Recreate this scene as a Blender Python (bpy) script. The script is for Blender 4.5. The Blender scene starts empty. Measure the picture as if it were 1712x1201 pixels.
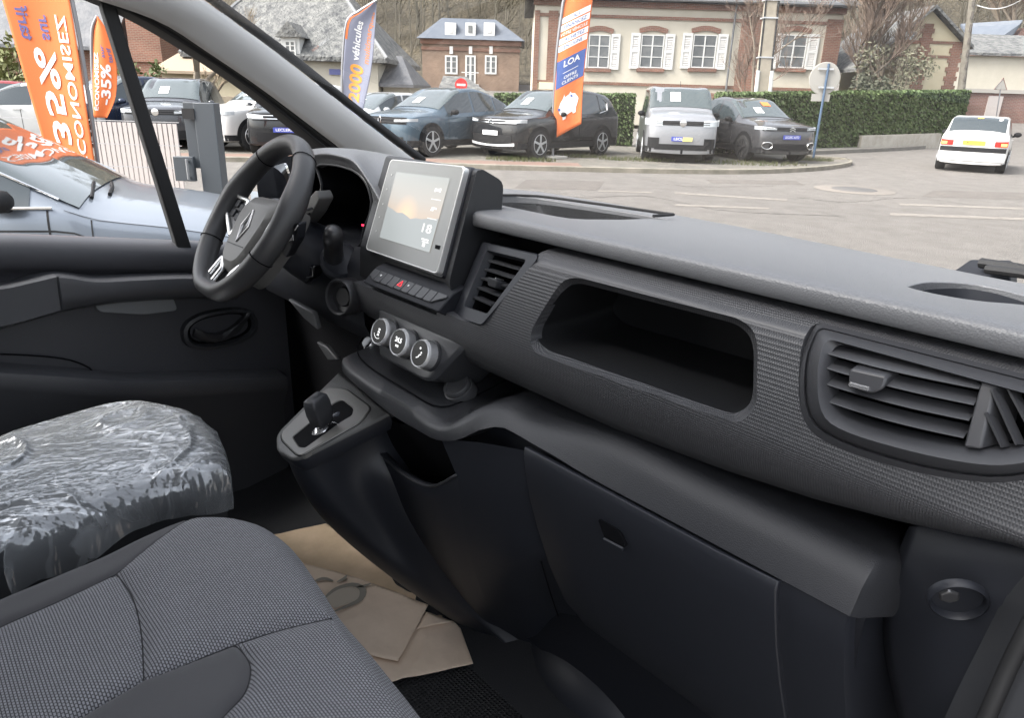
import bpy, bmesh, math, random
from mathutils import Vector as V, Matrix, noise
R_ = math.radians
random.seed(7)
SC = bpy.context.scene
COL = SC.collection
# ---------------------------------------------------------------- camera
PW, PH, FPX = 1712.0, 1201.0, 1190.0
CAMPOS = V((0.85, 0.0, 1.6))
_p, _r = R_(20.5), R_(1.8)
_dn = V((-math.sin(_r)*math.cos(_p), math.cos(_r)*math.cos(_p), math.sin(_p)))
_a = -280-PW/2
_L = V((_a, -(_a*_dn.x+FPX*_dn.z)/_dn.y, FPX)).normalized()
_X = -_L; _Z = -_dn; _Y = _Z.cross(_X)
RM = Matrix((_X, _Y, _Z))                      # camera (x right, y down, z ahead) to world
cd = bpy.data.cameras.new('camera'); cam = bpy.data.objects.new('camera', cd); COL.objects.link(cam)
cd.sensor_fit = 'HORIZONTAL'; cd.sensor_width = 36.0; cd.lens = FPX/PW*36.0
cd.clip_start = 0.02; cd.clip_end = 1500
_m = Matrix((RM.col[0], -RM.col[1], -RM.col[2])).transposed().to_4x4(); _m.translation = CAMPOS
cam.matrix_world = _m
SC.camera = cam
AX = RM @ V((0, 0, 1)); AXH = V((AX.x, AX.y, 0)).normalized(); RTH = V((AXH.y, -AXH.x, 0))   # level view direction and its right
# ---------------------------------------------------------------- sky, sun, exposure
w = bpy.data.worlds.new('World'); SC.world = w; w.use_nodes = True
nt = w.node_tree; bg = nt.nodes['Background']
sky = nt.nodes.new('ShaderNodeTexSky'); sky.sky_type = 'NISHITA'; sky.sun_disc = False
SUN_EL, SUN_AZ = R_(48), R_(200)               # azimuth clockwise from +Y
sky.sun_elevation = SUN_EL; sky.sun_rotation = SUN_AZ
sky.air_density = 1.0; sky.dust_density = 4.0; sky.ozone_density = 1.0
hsv = nt.nodes.new('ShaderNodeHueSaturation'); hsv.inputs['Saturation'].default_value = .3; nt.links.new(sky.outputs[0], hsv.inputs['Color']); nt.links.new(hsv.outputs[0], bg.inputs[0]); bg.inputs[1].default_value = 0.15
sl = bpy.data.lights.new('sun', 'SUN'); sl.energy = 1.5; sl.angle = R_(25); sl.color = (1, .96, .9)
so = bpy.data.objects.new('sun', sl); COL.objects.link(so)
sd = V((math.sin(SUN_AZ)*math.cos(SUN_EL), math.cos(SUN_AZ)*math.cos(SUN_EL), math.sin(SUN_EL)))
so.rotation_euler = sd.to_track_quat('Z', 'Y').to_euler()
SC.view_settings.view_transform = 'Standard'; SC.view_settings.look = 'None'
SC.view_settings.exposure = 1.95; SC.view_settings.gamma = 1.0
SC.cycles.max_bounces = 8; SC.cycles.transparent_max_bounces = 24; SC.cycles.use_denoising = True
SC.cycles.sample_clamp_indirect = 6.0; SC.cycles.caustics_reflective = False; SC.cycles.caustics_refractive = False

# ---------------------------------------------------------------- from a photo point to a point on a real plane
def ray(px, py): return RM @ V((px-PW/2, py-PH/2, FPX))
def P(px, py, X=None, Y=None, Z=None):
    d = ray(px, py)
    if X is not None: t = (X-CAMPOS.x)/d.x
    elif Y is not None: t = (Y-CAMPOS.y)/d.y
    else: t = (Z-CAMPOS.z)/d.z
    return CAMPOS+d*t
def Pn(px, py, o, n):
    d = ray(px, py); return CAMPOS+d*((o-CAMPOS).dot(n)/d.dot(n))
def Pd(px, py, D):                              # at D metres along the level view direction
    d = ray(px, py); return CAMPOS+d*(D/d.dot(AXH))
FT = [(1.165, .72), (1.183, .69), (1.199, .655), (1.215, .630), (1.235, .613), (1.258, .605), (1.28, .602), (1.297, .605), (1.34, .618), (1.38, .634), (1.39, .640), (1.398, .650), (1.402, .662), (1.43, .70)]
def fY(z):
    if z <= FT[0][0]: return FT[0][1]
    for (a, b), (c, d) in zip(FT, FT[1:]):
        if z <= c: return b+(d-b)*(z-a)/(c-a)
    return FT[-1][1]
def PF(px, py, dy=0.0):                         # on the dashboard's front face
    y = .62
    for _ in range(14):
        p = P(px, py, Y=y); y += (fY(p.z)+dy-y)*.6
    return P(px, py, Y=y)

# ---------------------------------------------------------------- materials
MATS = {}
def nn(nt, t, **kw):
    n = nt.nodes.new(t)
    for k, v in kw.items(): setattr(n, k, v)
    return n
def mat(name, col, rough=.5, metal=0.0, spec=.5, bump=None, var=None, coat=0, emit=None, sheen=0):
    """bump=(kind, scale, strength, distance); var=(scale, amount, second colour)"""
    if name in MATS: return MATS[name]
    m = bpy.data.materials.new(name); m.use_nodes = True; nt = m.node_tree
    b = nt.nodes['Principled BSDF']
    b.inputs['Base Color'].default_value = (*col, 1); b.inputs['Roughness'].default_value = rough
    b.inputs['Metallic'].default_value = metal; b.inputs['Specular IOR Level'].default_value = spec
    if coat: b.inputs['Coat Weight'].default_value = coat; b.inputs['Coat Roughness'].default_value = .05
    if sheen: b.inputs['Sheen Weight'].default_value = sheen
    if emit: b.inputs['Emission Color'].default_value = (*emit[0], 1); b.inputs['Emission Strength'].default_value = emit[1]
    tc = nn(nt, 'ShaderNodeNewGeometry')
    if var:
        sc, c2 = var[0], var[1]
        nz = nn(nt, 'ShaderNodeTexNoise'); nz.inputs['Scale'].default_value = sc; nz.inputs['Detail'].default_value = 5; nz.inputs['Roughness'].default_value = .65
        nt.links.new(tc.outputs['Position'], nz.inputs['Vector'])
        rp = nn(nt, 'ShaderNodeValToRGB'); rp.color_ramp.elements[0].position = .35; rp.color_ramp.elements[1].position = .65
        rp.color_ramp.elements[0].color = (*col, 1); rp.color_ramp.elements[1].color = (*c2, 1)
        nt.links.new(nz.outputs[0], rp.inputs[0]); nt.links.new(rp.outputs[0], b.inputs['Base Color'])
    if bump:
        kind, sc, st, di = bump
        bp = nn(nt, 'ShaderNodeBump'); bp.inputs['Strength'].default_value = st; bp.inputs['Distance'].default_value = di
        if kind == 'noise':
            t = nn(nt, 'ShaderNodeTexNoise'); t.inputs['Scale'].default_value = sc; t.inputs['Detail'].default_value = 3
            nt.links.new(tc.outputs['Position'], t.inputs['Vector']); nt.links.new(t.outputs[0], bp.inputs['Height'])
        elif kind == 'leather':
            t = nn(nt, 'ShaderNodeTexVoronoi'); t.inputs['Scale'].default_value = sc
            nt.links.new(tc.outputs['Position'], t.inputs['Vector']); nt.links.new(t.outputs['Distance'], bp.inputs['Height'])
        elif kind == 'grid':                    # knurl: product of two waves across x and along the face
            sp = nn(nt, 'ShaderNodeSeparateXYZ'); nt.links.new(tc.outputs['Position'], sp.inputs[0])
            def sn(sock):
                a = nn(nt, 'ShaderNodeMath', operation='MULTIPLY'); a.inputs[1].default_value = sc; nt.links.new(sock, a.inputs[0])
                s = nn(nt, 'ShaderNodeMath', operation='SINE'); nt.links.new(a.outputs[0], s.inputs[0]); return s.outputs[0]
            ad = nn(nt, 'ShaderNodeMath', operation='SUBTRACT'); nt.links.new(sp.outputs[2], ad.inputs[0]); nt.links.new(sp.outputs[1], ad.inputs[1])
            x = sn(sp.outputs[0]); z = sn(ad.outputs[0])
            mx = nn(nt, 'ShaderNodeMath', operation='MAXIMUM'); nt.links.new(x, mx.inputs[0]); nt.links.new(z, mx.inputs[1])
            nt.links.new(mx.outputs[0], bp.inputs['Height'])
        nt.links.new(bp.outputs[0], b.inputs['Normal'])
    MATS[name] = m; return m
def glass_mat(name, tint, gl=1.0, rough=0.0, lift=0.0):
    if name in MATS: return MATS[name]
    m = bpy.data.materials.new(name); m.use_nodes = True; nt = m.node_tree; nt.nodes.clear()
    o = nn(nt, 'ShaderNodeOutputMaterial'); t = nn(nt, 'ShaderNodeBsdfTransparent'); t.inputs[0].default_value = (*tint, 1)
    g = nn(nt, 'ShaderNodeBsdfGlossy'); g.inputs['Roughness'].default_value = rough
    f = nn(nt, 'ShaderNodeFresnel'); f.inputs[0].default_value = 1.4
    mu = nn(nt, 'ShaderNodeMath', operation='MULTIPLY_ADD'); mu.inputs[1].default_value = gl; mu.inputs[2].default_value = lift
    nt.links.new(f.outputs[0], mu.inputs[0])
    mx = nn(nt, 'ShaderNodeMixShader'); nt.links.new(mu.outputs[0], mx.inputs[0]); nt.links.new(t.outputs[0], mx.inputs[1]); nt.links.new(g.outputs[0], mx.inputs[2])
    nt.links.new(mx.outputs[0], o.inputs[0]); MATS[name] = m; return m
def brick_mat(name, c1, c2, mortar, sx=.22, sy=.07, ms=.012):
    """bricks laid on vertical walls: runs along the wall, rows along z"""
    if name in MATS: return MATS[name]
    m = bpy.data.materials.new(name); m.use_nodes = True; nt = m.node_tree; b = nt.nodes['Principled BSDF']
    g = nn(nt, 'ShaderNodeNewGeometry'); sp = nn(nt, 'ShaderNodeSeparateXYZ'); nt.links.new(g.outputs['Position'], sp.inputs[0])
    dt = nn(nt, 'ShaderNodeVectorMath', operation='DOT_PRODUCT'); nt.links.new(g.outputs['Position'], dt.inputs[0]); dt.inputs[1].default_value = RTH+AXH*.9
    cb = nn(nt, 'ShaderNodeCombineXYZ'); nt.links.new(dt.outputs['Value'], cb.inputs[0]); nt.links.new(sp.outputs[2], cb.inputs[1])
    t = nn(nt, 'ShaderNodeTexBrick'); nt.links.new(cb.outputs[0], t.inputs[0]); t.inputs['Scale'].default_value = 1
    t.inputs['Brick Width'].default_value = sx; t.inputs['Row Height'].default_value = sy; t.inputs['Mortar Size'].default_value = ms
    t.inputs['Color1'].default_value = (*c1, 1); t.inputs['Color2'].default_value = (*c2, 1); t.inputs['Mortar'].default_value = (*mortar, 1)
    nz = nn(nt, 'ShaderNodeTexNoise'); nz.inputs['Scale'].default_value = .8; nz.inputs['Detail'].default_value = 6; nt.links.new(g.outputs['Position'], nz.inputs['Vector'])
    mp = nn(nt, 'ShaderNodeMapRange'); mp.inputs[1].default_value = .3; mp.inputs[2].default_value = .7; mp.inputs[3].default_value = .7; mp.inputs[4].default_value = 1.15; nt.links.new(nz.outputs[0], mp.inputs[0])
    vm = nn(nt, 'ShaderNodeVectorMath', operation='SCALE'); nt.links.new(t.outputs[0], vm.inputs[0]); nt.links.new(mp.outputs[0], vm.inputs['Scale'])
    nt.links.new(vm.outputs[0], b.inputs['Base Color']); b.inputs['Roughness'].default_value = .9
    MATS[name] = m; return m

# ---------------------------------------------------------------- mesh helpers
class MB:
    def __init__(s): s.v = []; s.f = []; s.mi = []
    def add(s, vs, fs, mi=0):
        k = len(s.v); s.v += [V(p) for p in vs]; s.f += [tuple(i+k for i in f) for f in fs]; s.mi += [mi]*len(fs); return s
    def grid(s, rows, cu=False, cv=False, mi=0):
        n, m = len(rows), len(rows[0]); vs = [p for r in rows for p in r]; fs = []
        for i in range(n if cv else n-1):
            for j in range(m if cu else m-1):
                a, b, c, d = i*m+j, i*m+(j+1) % m, ((i+1) % n)*m+(j+1) % m, ((i+1) % n)*m+j
                fs.append((a, b, c, d))
        return s.add(vs, fs, mi)
    def cap(s, loop, mi=0): return s.add(loop, [tuple(range(len(loop)))], mi)
    def prism(s, loop, off, mi=0):
        off = V(off); b = [V(p)+off for p in loop]
        s.grid([loop, b], cu=True, mi=mi); s.cap(loop, mi); s.cap(b[::-1], mi); return s
    def box(s, c, sz, ax=None, mi=0):
        c = V(c); A = ax or (V((1, 0, 0)), V((0, 1, 0)), V((0, 0, 1)))
        vs = [c+A[0]*(sz[0]/2*i)+A[1]*(sz[1]/2*j)+A[2]*(sz[2]/2*k) for i in (-1, 1) for j in (-1, 1) for k in (-1, 1)]
        return s.add(vs, [(0, 1, 3, 2), (4, 6, 7, 5), (0, 4, 5, 1), (2, 3, 7, 6), (0, 2, 6, 4), (1, 5, 7, 3)], mi)
    def bar(s, a, b, wd, th, up=(0, 0, 1), mi=0):
        a, b = V(a), V(b); d = (b-a); l = d.length; d.normalize(); u = V(up); sd = d.cross(u).normalized(); u = sd.cross(d)
        return s.box((a+b)/2, (l, wd, th), (d, sd, u), mi)
    def tube(s, pts, r, n=8, closed=False, mi=0, caps=True, sq=1.0):
        pts = [V(p) for p in pts]; m = len(pts); rs = r if isinstance(r, (list, tuple)) else [r]*m
        prev = None; rows = []
        for i, p in enumerate(pts):
            if closed: t = pts[(i+1) % m]-pts[i-1]
            else: t = pts[min(i+1, m-1)]-pts[max(i-1, 0)]
            t.normalize()
            if prev is None:
                u = V((0, 0, 1)) if abs(t.z) < .9 else V((1, 0, 0))
                u = (u-t*u.dot(t)).normalized()
            else: u = (prev-t*prev.dot(t)).normalized()
            prev = u; b = t.cross(u)
            rows.append([p+(u*math.cos(2*math.pi*k/n)+b*math.sin(2*math.pi*k/n)*sq)*rs[i] for k in range(n)])
        s.grid(rows, cu=True, cv=closed, mi=mi)
        if caps and not closed: s.cap(rows[0][::-1], mi); s.cap(rows[-1], mi)
        return s
    def lathe(s, prof, o, ax, n=20, mi=0, caps=True):
        o, ax = V(o), V(ax).normalized(); u = ax.orthogonal().normalized(); b = ax.cross(u)
        rows = [[o+ax*h+(u*math.cos(2*math.pi*k/n)+b*math.sin(2*math.pi*k/n))*max(r, 1e-4) for k in range(n)] for r, h in prof]
        s.grid(rows, cu=True, mi=mi)
        if caps: s.cap(rows[0][::-1], mi); s.cap(rows[-1], mi)
        return s
    def build(s, name, m, parent=None, smooth=40, bevel=0, sub=0, seg=2, normals=True, weld=True):
        me = bpy.data.meshes.new(name); me.from_pydata([tuple(p) for p in s.v], [], s.f)
        ms = m if isinstance(m, (list, tuple)) else [m]
        for x in ms: me.materials.append(x)
        if len(ms) > 1: me.polygons.foreach_set('material_index', s.mi)
        if normals or weld:
            bm = bmesh.new(); bm.from_mesh(me)
            if weld: bmesh.ops.remove_doubles(bm, verts=bm.verts, dist=1e-5)
            if normals: bmesh.ops.recalc_face_normals(bm, faces=bm.faces)
            bm.to_mesh(me); bm.free()
        o = bpy.data.objects.new(name, me); COL.objects.link(o)
        if smooth:
            me.shade_smooth()
            if smooth < 180: me.set_sharp_from_angle(angle=R_(smooth))
        if parent is not None: o.parent = parent; o.matrix_parent_inverse = Matrix.Translation(-parent.location) if parent.type == 'EMPTY' and parent.parent is None else Matrix()
        if bevel:
            b = o.modifiers.new('bevel', 'BEVEL'); b.width = bevel; b.segments = seg; b.limit_method = 'ANGLE'; b.angle_limit = R_(35); b.harden_normals = False
        if sub:
            b = o.modifiers.new('sub', 'SUBSURF'); b.levels = sub; b.render_levels = sub
        return o
def cut(o, mb, smooth=40):
    c = mb.build('cutter', mat('tmp', (0, 0, 0)))
    m = o.modifiers.new('b', 'BOOLEAN'); m.object = c; m.solver = 'EXACT'; m.operation = 'DIFFERENCE'
    dg = bpy.context.evaluated_depsgraph_get(); dg.update()
    me = bpy.data.meshes.new_from_object(o.evaluated_get(dg))
    if len(me.polygons) < 5:
        m.solver = 'FAST'; dg.update(); me = bpy.data.meshes.new_from_object(o.evaluated_get(dg))
    o.modifiers.clear(); o.data = me
    me.shade_smooth(); me.set_sharp_from_angle(angle=R_(smooth))
    cm = c.data; bpy.data.objects.remove(c); bpy.data.meshes.remove(cm)
def rpoly(pts, r, n=5):
    """rounded polygon; r one radius or one per corner"""
    out = []; k = len(pts); pts = [V(p) for p in pts]
    for i, p in enumerate(pts):
        q = r[i] if isinstance(r, (list, tuple)) else r
        a, b = pts[i-1]-p, pts[(i+1) % k]-p
        ra = min(q, a.length*.49); rb = min(q, b.length*.49); A = p+a.normalized()*ra; B = p+b.normalized()*rb
        for j in range(n):
            t = j/(n-1); out.append(A*(1-t)**2+p*2*t*(1-t)+B*t*t)
    return out
def crv(pts, n):
    """smooth curve through points, n samples"""
    pts = [V(p) for p in pts]; m = len(pts); Q = []
    for i in range(m-1):
        p0, p1, p2, p3 = pts[max(i-1, 0)], pts[i], pts[i+1], pts[min(i+2, m-1)]
        for j in range(12):
            t = j/12; Q.append(.5*((2*p1)+(p2-p0)*t+(2*p0-5*p1+4*p2-p3)*t*t+(3*p1-p0-3*p2+p3)*t**3))
    Q.append(pts[-1]); L = [0]
    for a, b in zip(Q, Q[1:]): L.append(L[-1]+(b-a).length)
    out = []; k = 0
    for i in range(n):
        d = L[-1]*i/(n-1)
        while k < len(L)-2 and L[k+1] < d: k += 1
        t = (d-L[k])/max(L[k+1]-L[k], 1e-9); out.append(Q[k].lerp(Q[k+1], min(t, 1)))
    return out
def coons(T, B, Lf, Rt, n, m):
    """grid between four boundary curves (top, bottom run the same way; left, right run top to bottom)"""
    T, B, Lf, Rt = crv(T, n), crv(B, n), crv(Lf, m), crv(Rt, m); rows = []
    for j in range(m):
        v = j/(m-1); row = []
        for i in range(n):
            u = i/(n-1)
            row.append(T[i]*(1-v)+B[i]*v+Lf[j]*(1-u)+Rt[j]*u-(T[0]*(1-u)*(1-v)+T[-1]*u*(1-v)+B[0]*(1-u)*v+B[-1]*u*v))
        rows.append(row)
    return rows
def empty(name, loc, label, cat, group=None):
    o = bpy.data.objects.new(name, None); o.location = V(loc); COL.objects.link(o); o.empty_display_size = .1
    o['label'] = label; o['category'] = cat
    if group: o['group'] = group
    bpy.context.view_layer.update(); return o
def tag(o, label, cat, group=None):
    o['label'] = label; o['category'] = cat
    if group: o['group'] = group
    return o
def stuff(o): o['kind'] = 'stuff'; return o
def struct(o): o['kind'] = 'structure'; return o
def text_mb(s, fn, h=1.0, bold=.02, align='CENTER', ext=0.0, mb=None, sx=1.0, maxlen=0):
    """lettering as flat mesh; fn(u, v) puts letter coordinates (in units of letter height) into the world"""
    c = bpy.data.curves.new('t', 'FONT'); c.body = s; c.size = 1.0; c.align_x = align; c.align_y = 'CENTER'; c.offset = bold; c.resolution_u = 3
    o = bpy.data.objects.new('t', c); COL.objects.link(o)
    dg = bpy.context.evaluated_depsgraph_get(); dg.update()
    me = bpy.data.meshes.new_from_object(o.evaluated_get(dg))
    mb = mb or MB()
    if maxlen:
        bm = bmesh.new(); bm.from_mesh(me); bmesh.ops.triangulate(bm, faces=bm.faces)
        bmesh.ops.subdivide_edges(bm, edges=[e for e in bm.edges if e.calc_length() > maxlen], cuts=3, use_grid_fill=False); bmesh.ops.triangulate(bm, faces=bm.faces); bm.to_mesh(me); bm.free()
    mb.add([fn(v.co.x*h*sx, v.co.y*h) for v in me.vertices], [tuple(p.vertices) for p in me.polygons])
    bpy.data.objects.remove(o); bpy.data.curves.remove(c); bpy.data.meshes.remove(me)
    return mb
def copy_tree(o, parent=None, loc=None, rz=None):
    c = o.copy(); COL.objects.link(c)
    if parent is not None: c.parent = parent
    if loc is not None: c.location = loc
    if rz is not None: c.rotation_euler = (0, 0, rz)
    for ch in list(o.children): copy_tree(ch, c)
    return c
# ================================================================ OUTSIDE
random.seed(11)
def E3(s, D, z): p = V((CAMPOS.x, CAMPOS.y, 0))+RTH*s+AXH*D; return V((p.x, p.y, z))
def sz(px, py, D): p = Pd(px, py, D); return ((p-CAMPOS).dot(RTH), p.z)
def G(px, py, z=0.0): return P(px, py, Z=z)
ROWD = 0.0
def smooth(a, b, x): t = max(0, min(1, (x-a)/(b-a))); return t*t*(3-2*t)
def terr(s, D):
    z = 0
    z += 2.2*smooth(33, 66, D)
    z += 46*smooth(62, 150, D)*(1+.12*math.sin(s*.05+1))
    z += .9*smooth(9, 26, s)*smooth(31, 42, D)
    return z
# ground sheet, road, lot
M_tar = mat('tarmac', (.146, .134, .121), .92, var=(2.4, (.180, .166, .151)), bump=('noise', 70, .9, .03))
M_lot = mat('lot_gravel', (.10, .098, .082), .95, var=(2.0, (.16, .145, .125)), bump=('noise', 90, .6, .02))
M_grass = mat('grass', (.07, .09, .03), .95, var=(3, (.12, .11, .06)), bump=('noise', 60, .8, .04))
M_woodfl = mat('hill_floor', (.045, .038, .026), .95, var=(.22, (.085, .07, .045)), bump=('noise', 3, .8, .5))
b = MB(); Ds = [-60, -20, 0, 8, 14, 18, 22, 26, 30, 34, 40, 48, 56, 64, 72, 82, 95, 110, 130, 150, 190]; Ss = [-160+8*i for i in range(41)]
b.grid([[E3(s, D, terr(s, D)) for s in Ss] for D in Ds if D <= 64]); gr = struct(b.build('road', M_tar, None, smooth=180))
b = MB(); b.grid([[E3(s, D, terr(s, D)+(0 if D > 62 else -.0)) for s in Ss] for D in Ds if D >= 64]); hl = struct(b.build('hill', M_woodfl, None, smooth=180))
kb = [(-300, 262), (60, 267), (300, 270), (480, 272), (640, 277), (800, 283), (1000, 288), (1150, 291), (1260, 291), (1350, 287), (1400, 282), (1424, 276), (1410, 270), (1350, 266)]
kp_ = [G(x, y) for x, y in kb]; kc = crv(kp_, 90)
inn = [p+(AXH*.16) for p in kc]; bk_ = [E3((p-CAMPOS).dot(RTH)-(0 if i < 82 else .9), 25.5, 0) for i, p in enumerate(kc)]
b = MB(); b.grid([[p for p in kc], [p+V((0, 0, .10)) for p in kc], [p+V((0, 0, .105)) for p in inn], [p+V((0, 0, .02)) for p in inn]]); struct(b.build('kerb', mat('kerb_stone', (.25, .225, .185), .9, var=(2.5, (.15, .14, .11))), None, smooth=30))
b = MB(); b.grid([[p+V((0, 0, .085)) for p in inn], [p.lerp(q, .06)+V((0, 0, .05)) for p, q in zip(inn, bk_)], [p.lerp(q, .16)+V((0, 0, .03)) for p, q in zip(inn, bk_)], [q+V((0, 0, .03)) for q in bk_]]); struct(b.build('pavement', M_lot, None, smooth=0))
b = MB(); b.grid([[p+AXH*.03+V((0, 0, .092)) for p in inn[18:52]], [p+AXH*.7+V((0, 0, .065)) for p in inn[18:52]], [p+AXH*1.5+V((0, 0, .045)) for p in inn[18:52]]]); struct(b.build('path', mat('red_paving', (.19, .115, .09), .9, var=(3, (.155, .11, .085)))))
b = MB()
for (x0, y0, x1, y1, w_) in ((1128, 321, 1316, 333, 3), (1128, 341, 1286, 347, 3), (1504, 340, 1760, 349, 3), (1488, 356, 1760, 366, 4), (1000, 318, 1090, 321, 2)):
    b.add([G(x0, y0, .004), G(x1, y1, .004), G(x1, y1+w_, .004), G(x0, y0+w_, .004)], [(0, 1, 2, 3)])
m = mat('worn_paint', (.225, .205, .18), .9, var=(6, (.155, .138, .12))); struct(b.build('road_markings', m, None, smooth=0))
b = MB(); cx_ = G(1428, 317, .005); b.lathe([(.75, 0), (.74, .004)], cx_, (0, 0, 1), 28); struct(b.build('concrete_collar', mat('conc_ring', (.175, .156, .136), .9), None))
b = MB(); b.lathe([(.42, .005), (.41, .012)], cx_, (0, 0, 1), 28); mh_ = b.build('manhole_cover', mat('iron', (.10, .095, .09), .6), None); tag(mh_, 'round iron manhole cover in a pale collar in the road', 'manhole cover')
for i, q in enumerate((((880, 300), (1010, 303), (1000, 318), (860, 314)), ((1180, 300), (1330, 302), (1345, 309), (1190, 306)), ((1560, 318), (1712, 322), (1712, 334), (1540, 329)))):
    b = MB(); b.cap([G(x, y, .003) for x, y in q]); struct(b.build('road_patch', mat('patch_tar', (.115, .103, .093), .95, var=(4, (.14, .126, .112)), bump=('noise', 80, .8, .02)), None, smooth=0))
for q in ([(820, 312), (960, 330), (1080, 328), (1210, 352), (1400, 361)], [(1330, 330), (1420, 338), (1520, 331), (1640, 345)], [(1090, 303), (1160, 312), (1300, 311)]):
    pts = crv([G(x, y, .0035) for x, y in q], 60); rw = [[], []]
    for i, p in enumerate(pts): j = V((random.uniform(-.03, .03), random.uniform(-.03, .03), 0)); wd = random.uniform(.006, .02); rw[0].append(p+j); rw[1].append(p+j+AXH*wd*2)
    struct(MB().grid(rw).build('road_crack', mat('crack', (.05, .045, .04), .95), None, smooth=0))
# verge under the hedge, side street pavement
vg = [G(1353, 259), G(1420, 256), G(1500, 252), G(1563, 247), G(1600, 238), G(1640, 226)]
b = MB(); vc = crv(vg, 24); b.grid([vc, [p+V((0, 0, .12)) for p in vc], [p+AXH*.15+V((0, 0, .12)) for p in vc], [p+AXH*3.2+V((0, 0, .13)) for p in vc]]); struct(b.build('side_pavement', mat('pave', (.18, .17, .15), .9, var=(3, (.145, .135, .12))), None, smooth=30))
for i, (x, y, r) in enumerate(((1255, 274, 1.0), (1065, 268, .7), (870, 268, .6), (1350, 268, .5), (960, 262, .6))):
    b = MB(); c = G(x, y, .03)
    for k in range(420):
        a = random.random()*6.28; q = math.sqrt(random.random())*r; p = c+RTH*math.cos(a)*q*1.5+AXH*math.sin(a)*q*.6; h = random.uniform(.04, .13); d = V((random.uniform(-.04, .04), random.uniform(-.04, .04), h)); sd_ = RTH*.008
        b.add([p-sd_, p+sd_, p+d], [(0, 1, 2)])
    o = b.build('grass_tuft', M_grass, None, smooth=0, normals=False, weld=False); stuff(o); tag(o, ['patch of green grass under the grey crossover', 'grass tufts beside the silver van', 'grass tufts by the foot of the finance flag', 'weeds at the foot of the blue sign post', 'grass strip below the black car'][i], 'grass')

# ---------------------------------------------------------------- cars
M_tyre = mat('tyre', (.018, .018, .019), .85); M_rim = mat('rim', (.55, .56, .57), .35, metal=.5); M_rimd = mat('rim_dark', (.02, .02, .022), .5)
M_clad = mat('cladding', (.014, .0145, .016), .65, spec=.2); M_cglass = mat('car_glass', (.035, .045, .05), .04, spec=.9); M_wglass = mat('car_windscreen', (.05, .065, .066), .03, spec=1.0, coat=.6)
M_lamp = mat('headlamp_lens', (.45, .48, .5), .08, spec=1); M_drl = mat('lamp_white', (.8, .8, .8), .2); M_tail = mat('tail_red', (.45, .02, .015), .15); M_tlit = mat('tail_lit', (.6, .05, .02), .2, emit=((1, .12, .03), 4.0))
M_cchrome = mat('car_chrome', (.8, .8, .8), .15, metal=1); M_paper = mat('paper', (.78, .8, .8), .8)
M_plate = mat('plate_white', (.7, .7, .72), .5); M_pblue = mat('plate_blue', (.05, .07, .35), .5); M_ink = mat('plate_ink', (.02, .02, .03), .6); M_pyel = mat('plate_yellow', (.75, .55, .06), .5)
def paint(n, c, r=.22, met=.0): return mat('paint_'+n, c, r, metal=met, coat=.7, spec=.3)
def interp(tab, x):
    if x <= tab[0][0]: return tab[0][1]
    for (a, bb), (c, d) in zip(tab, tab[1:]):
        if x <= c: t = (x-a)/(c-a); return bb+(d-bb)*t
    return tab[-1][1]
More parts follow.
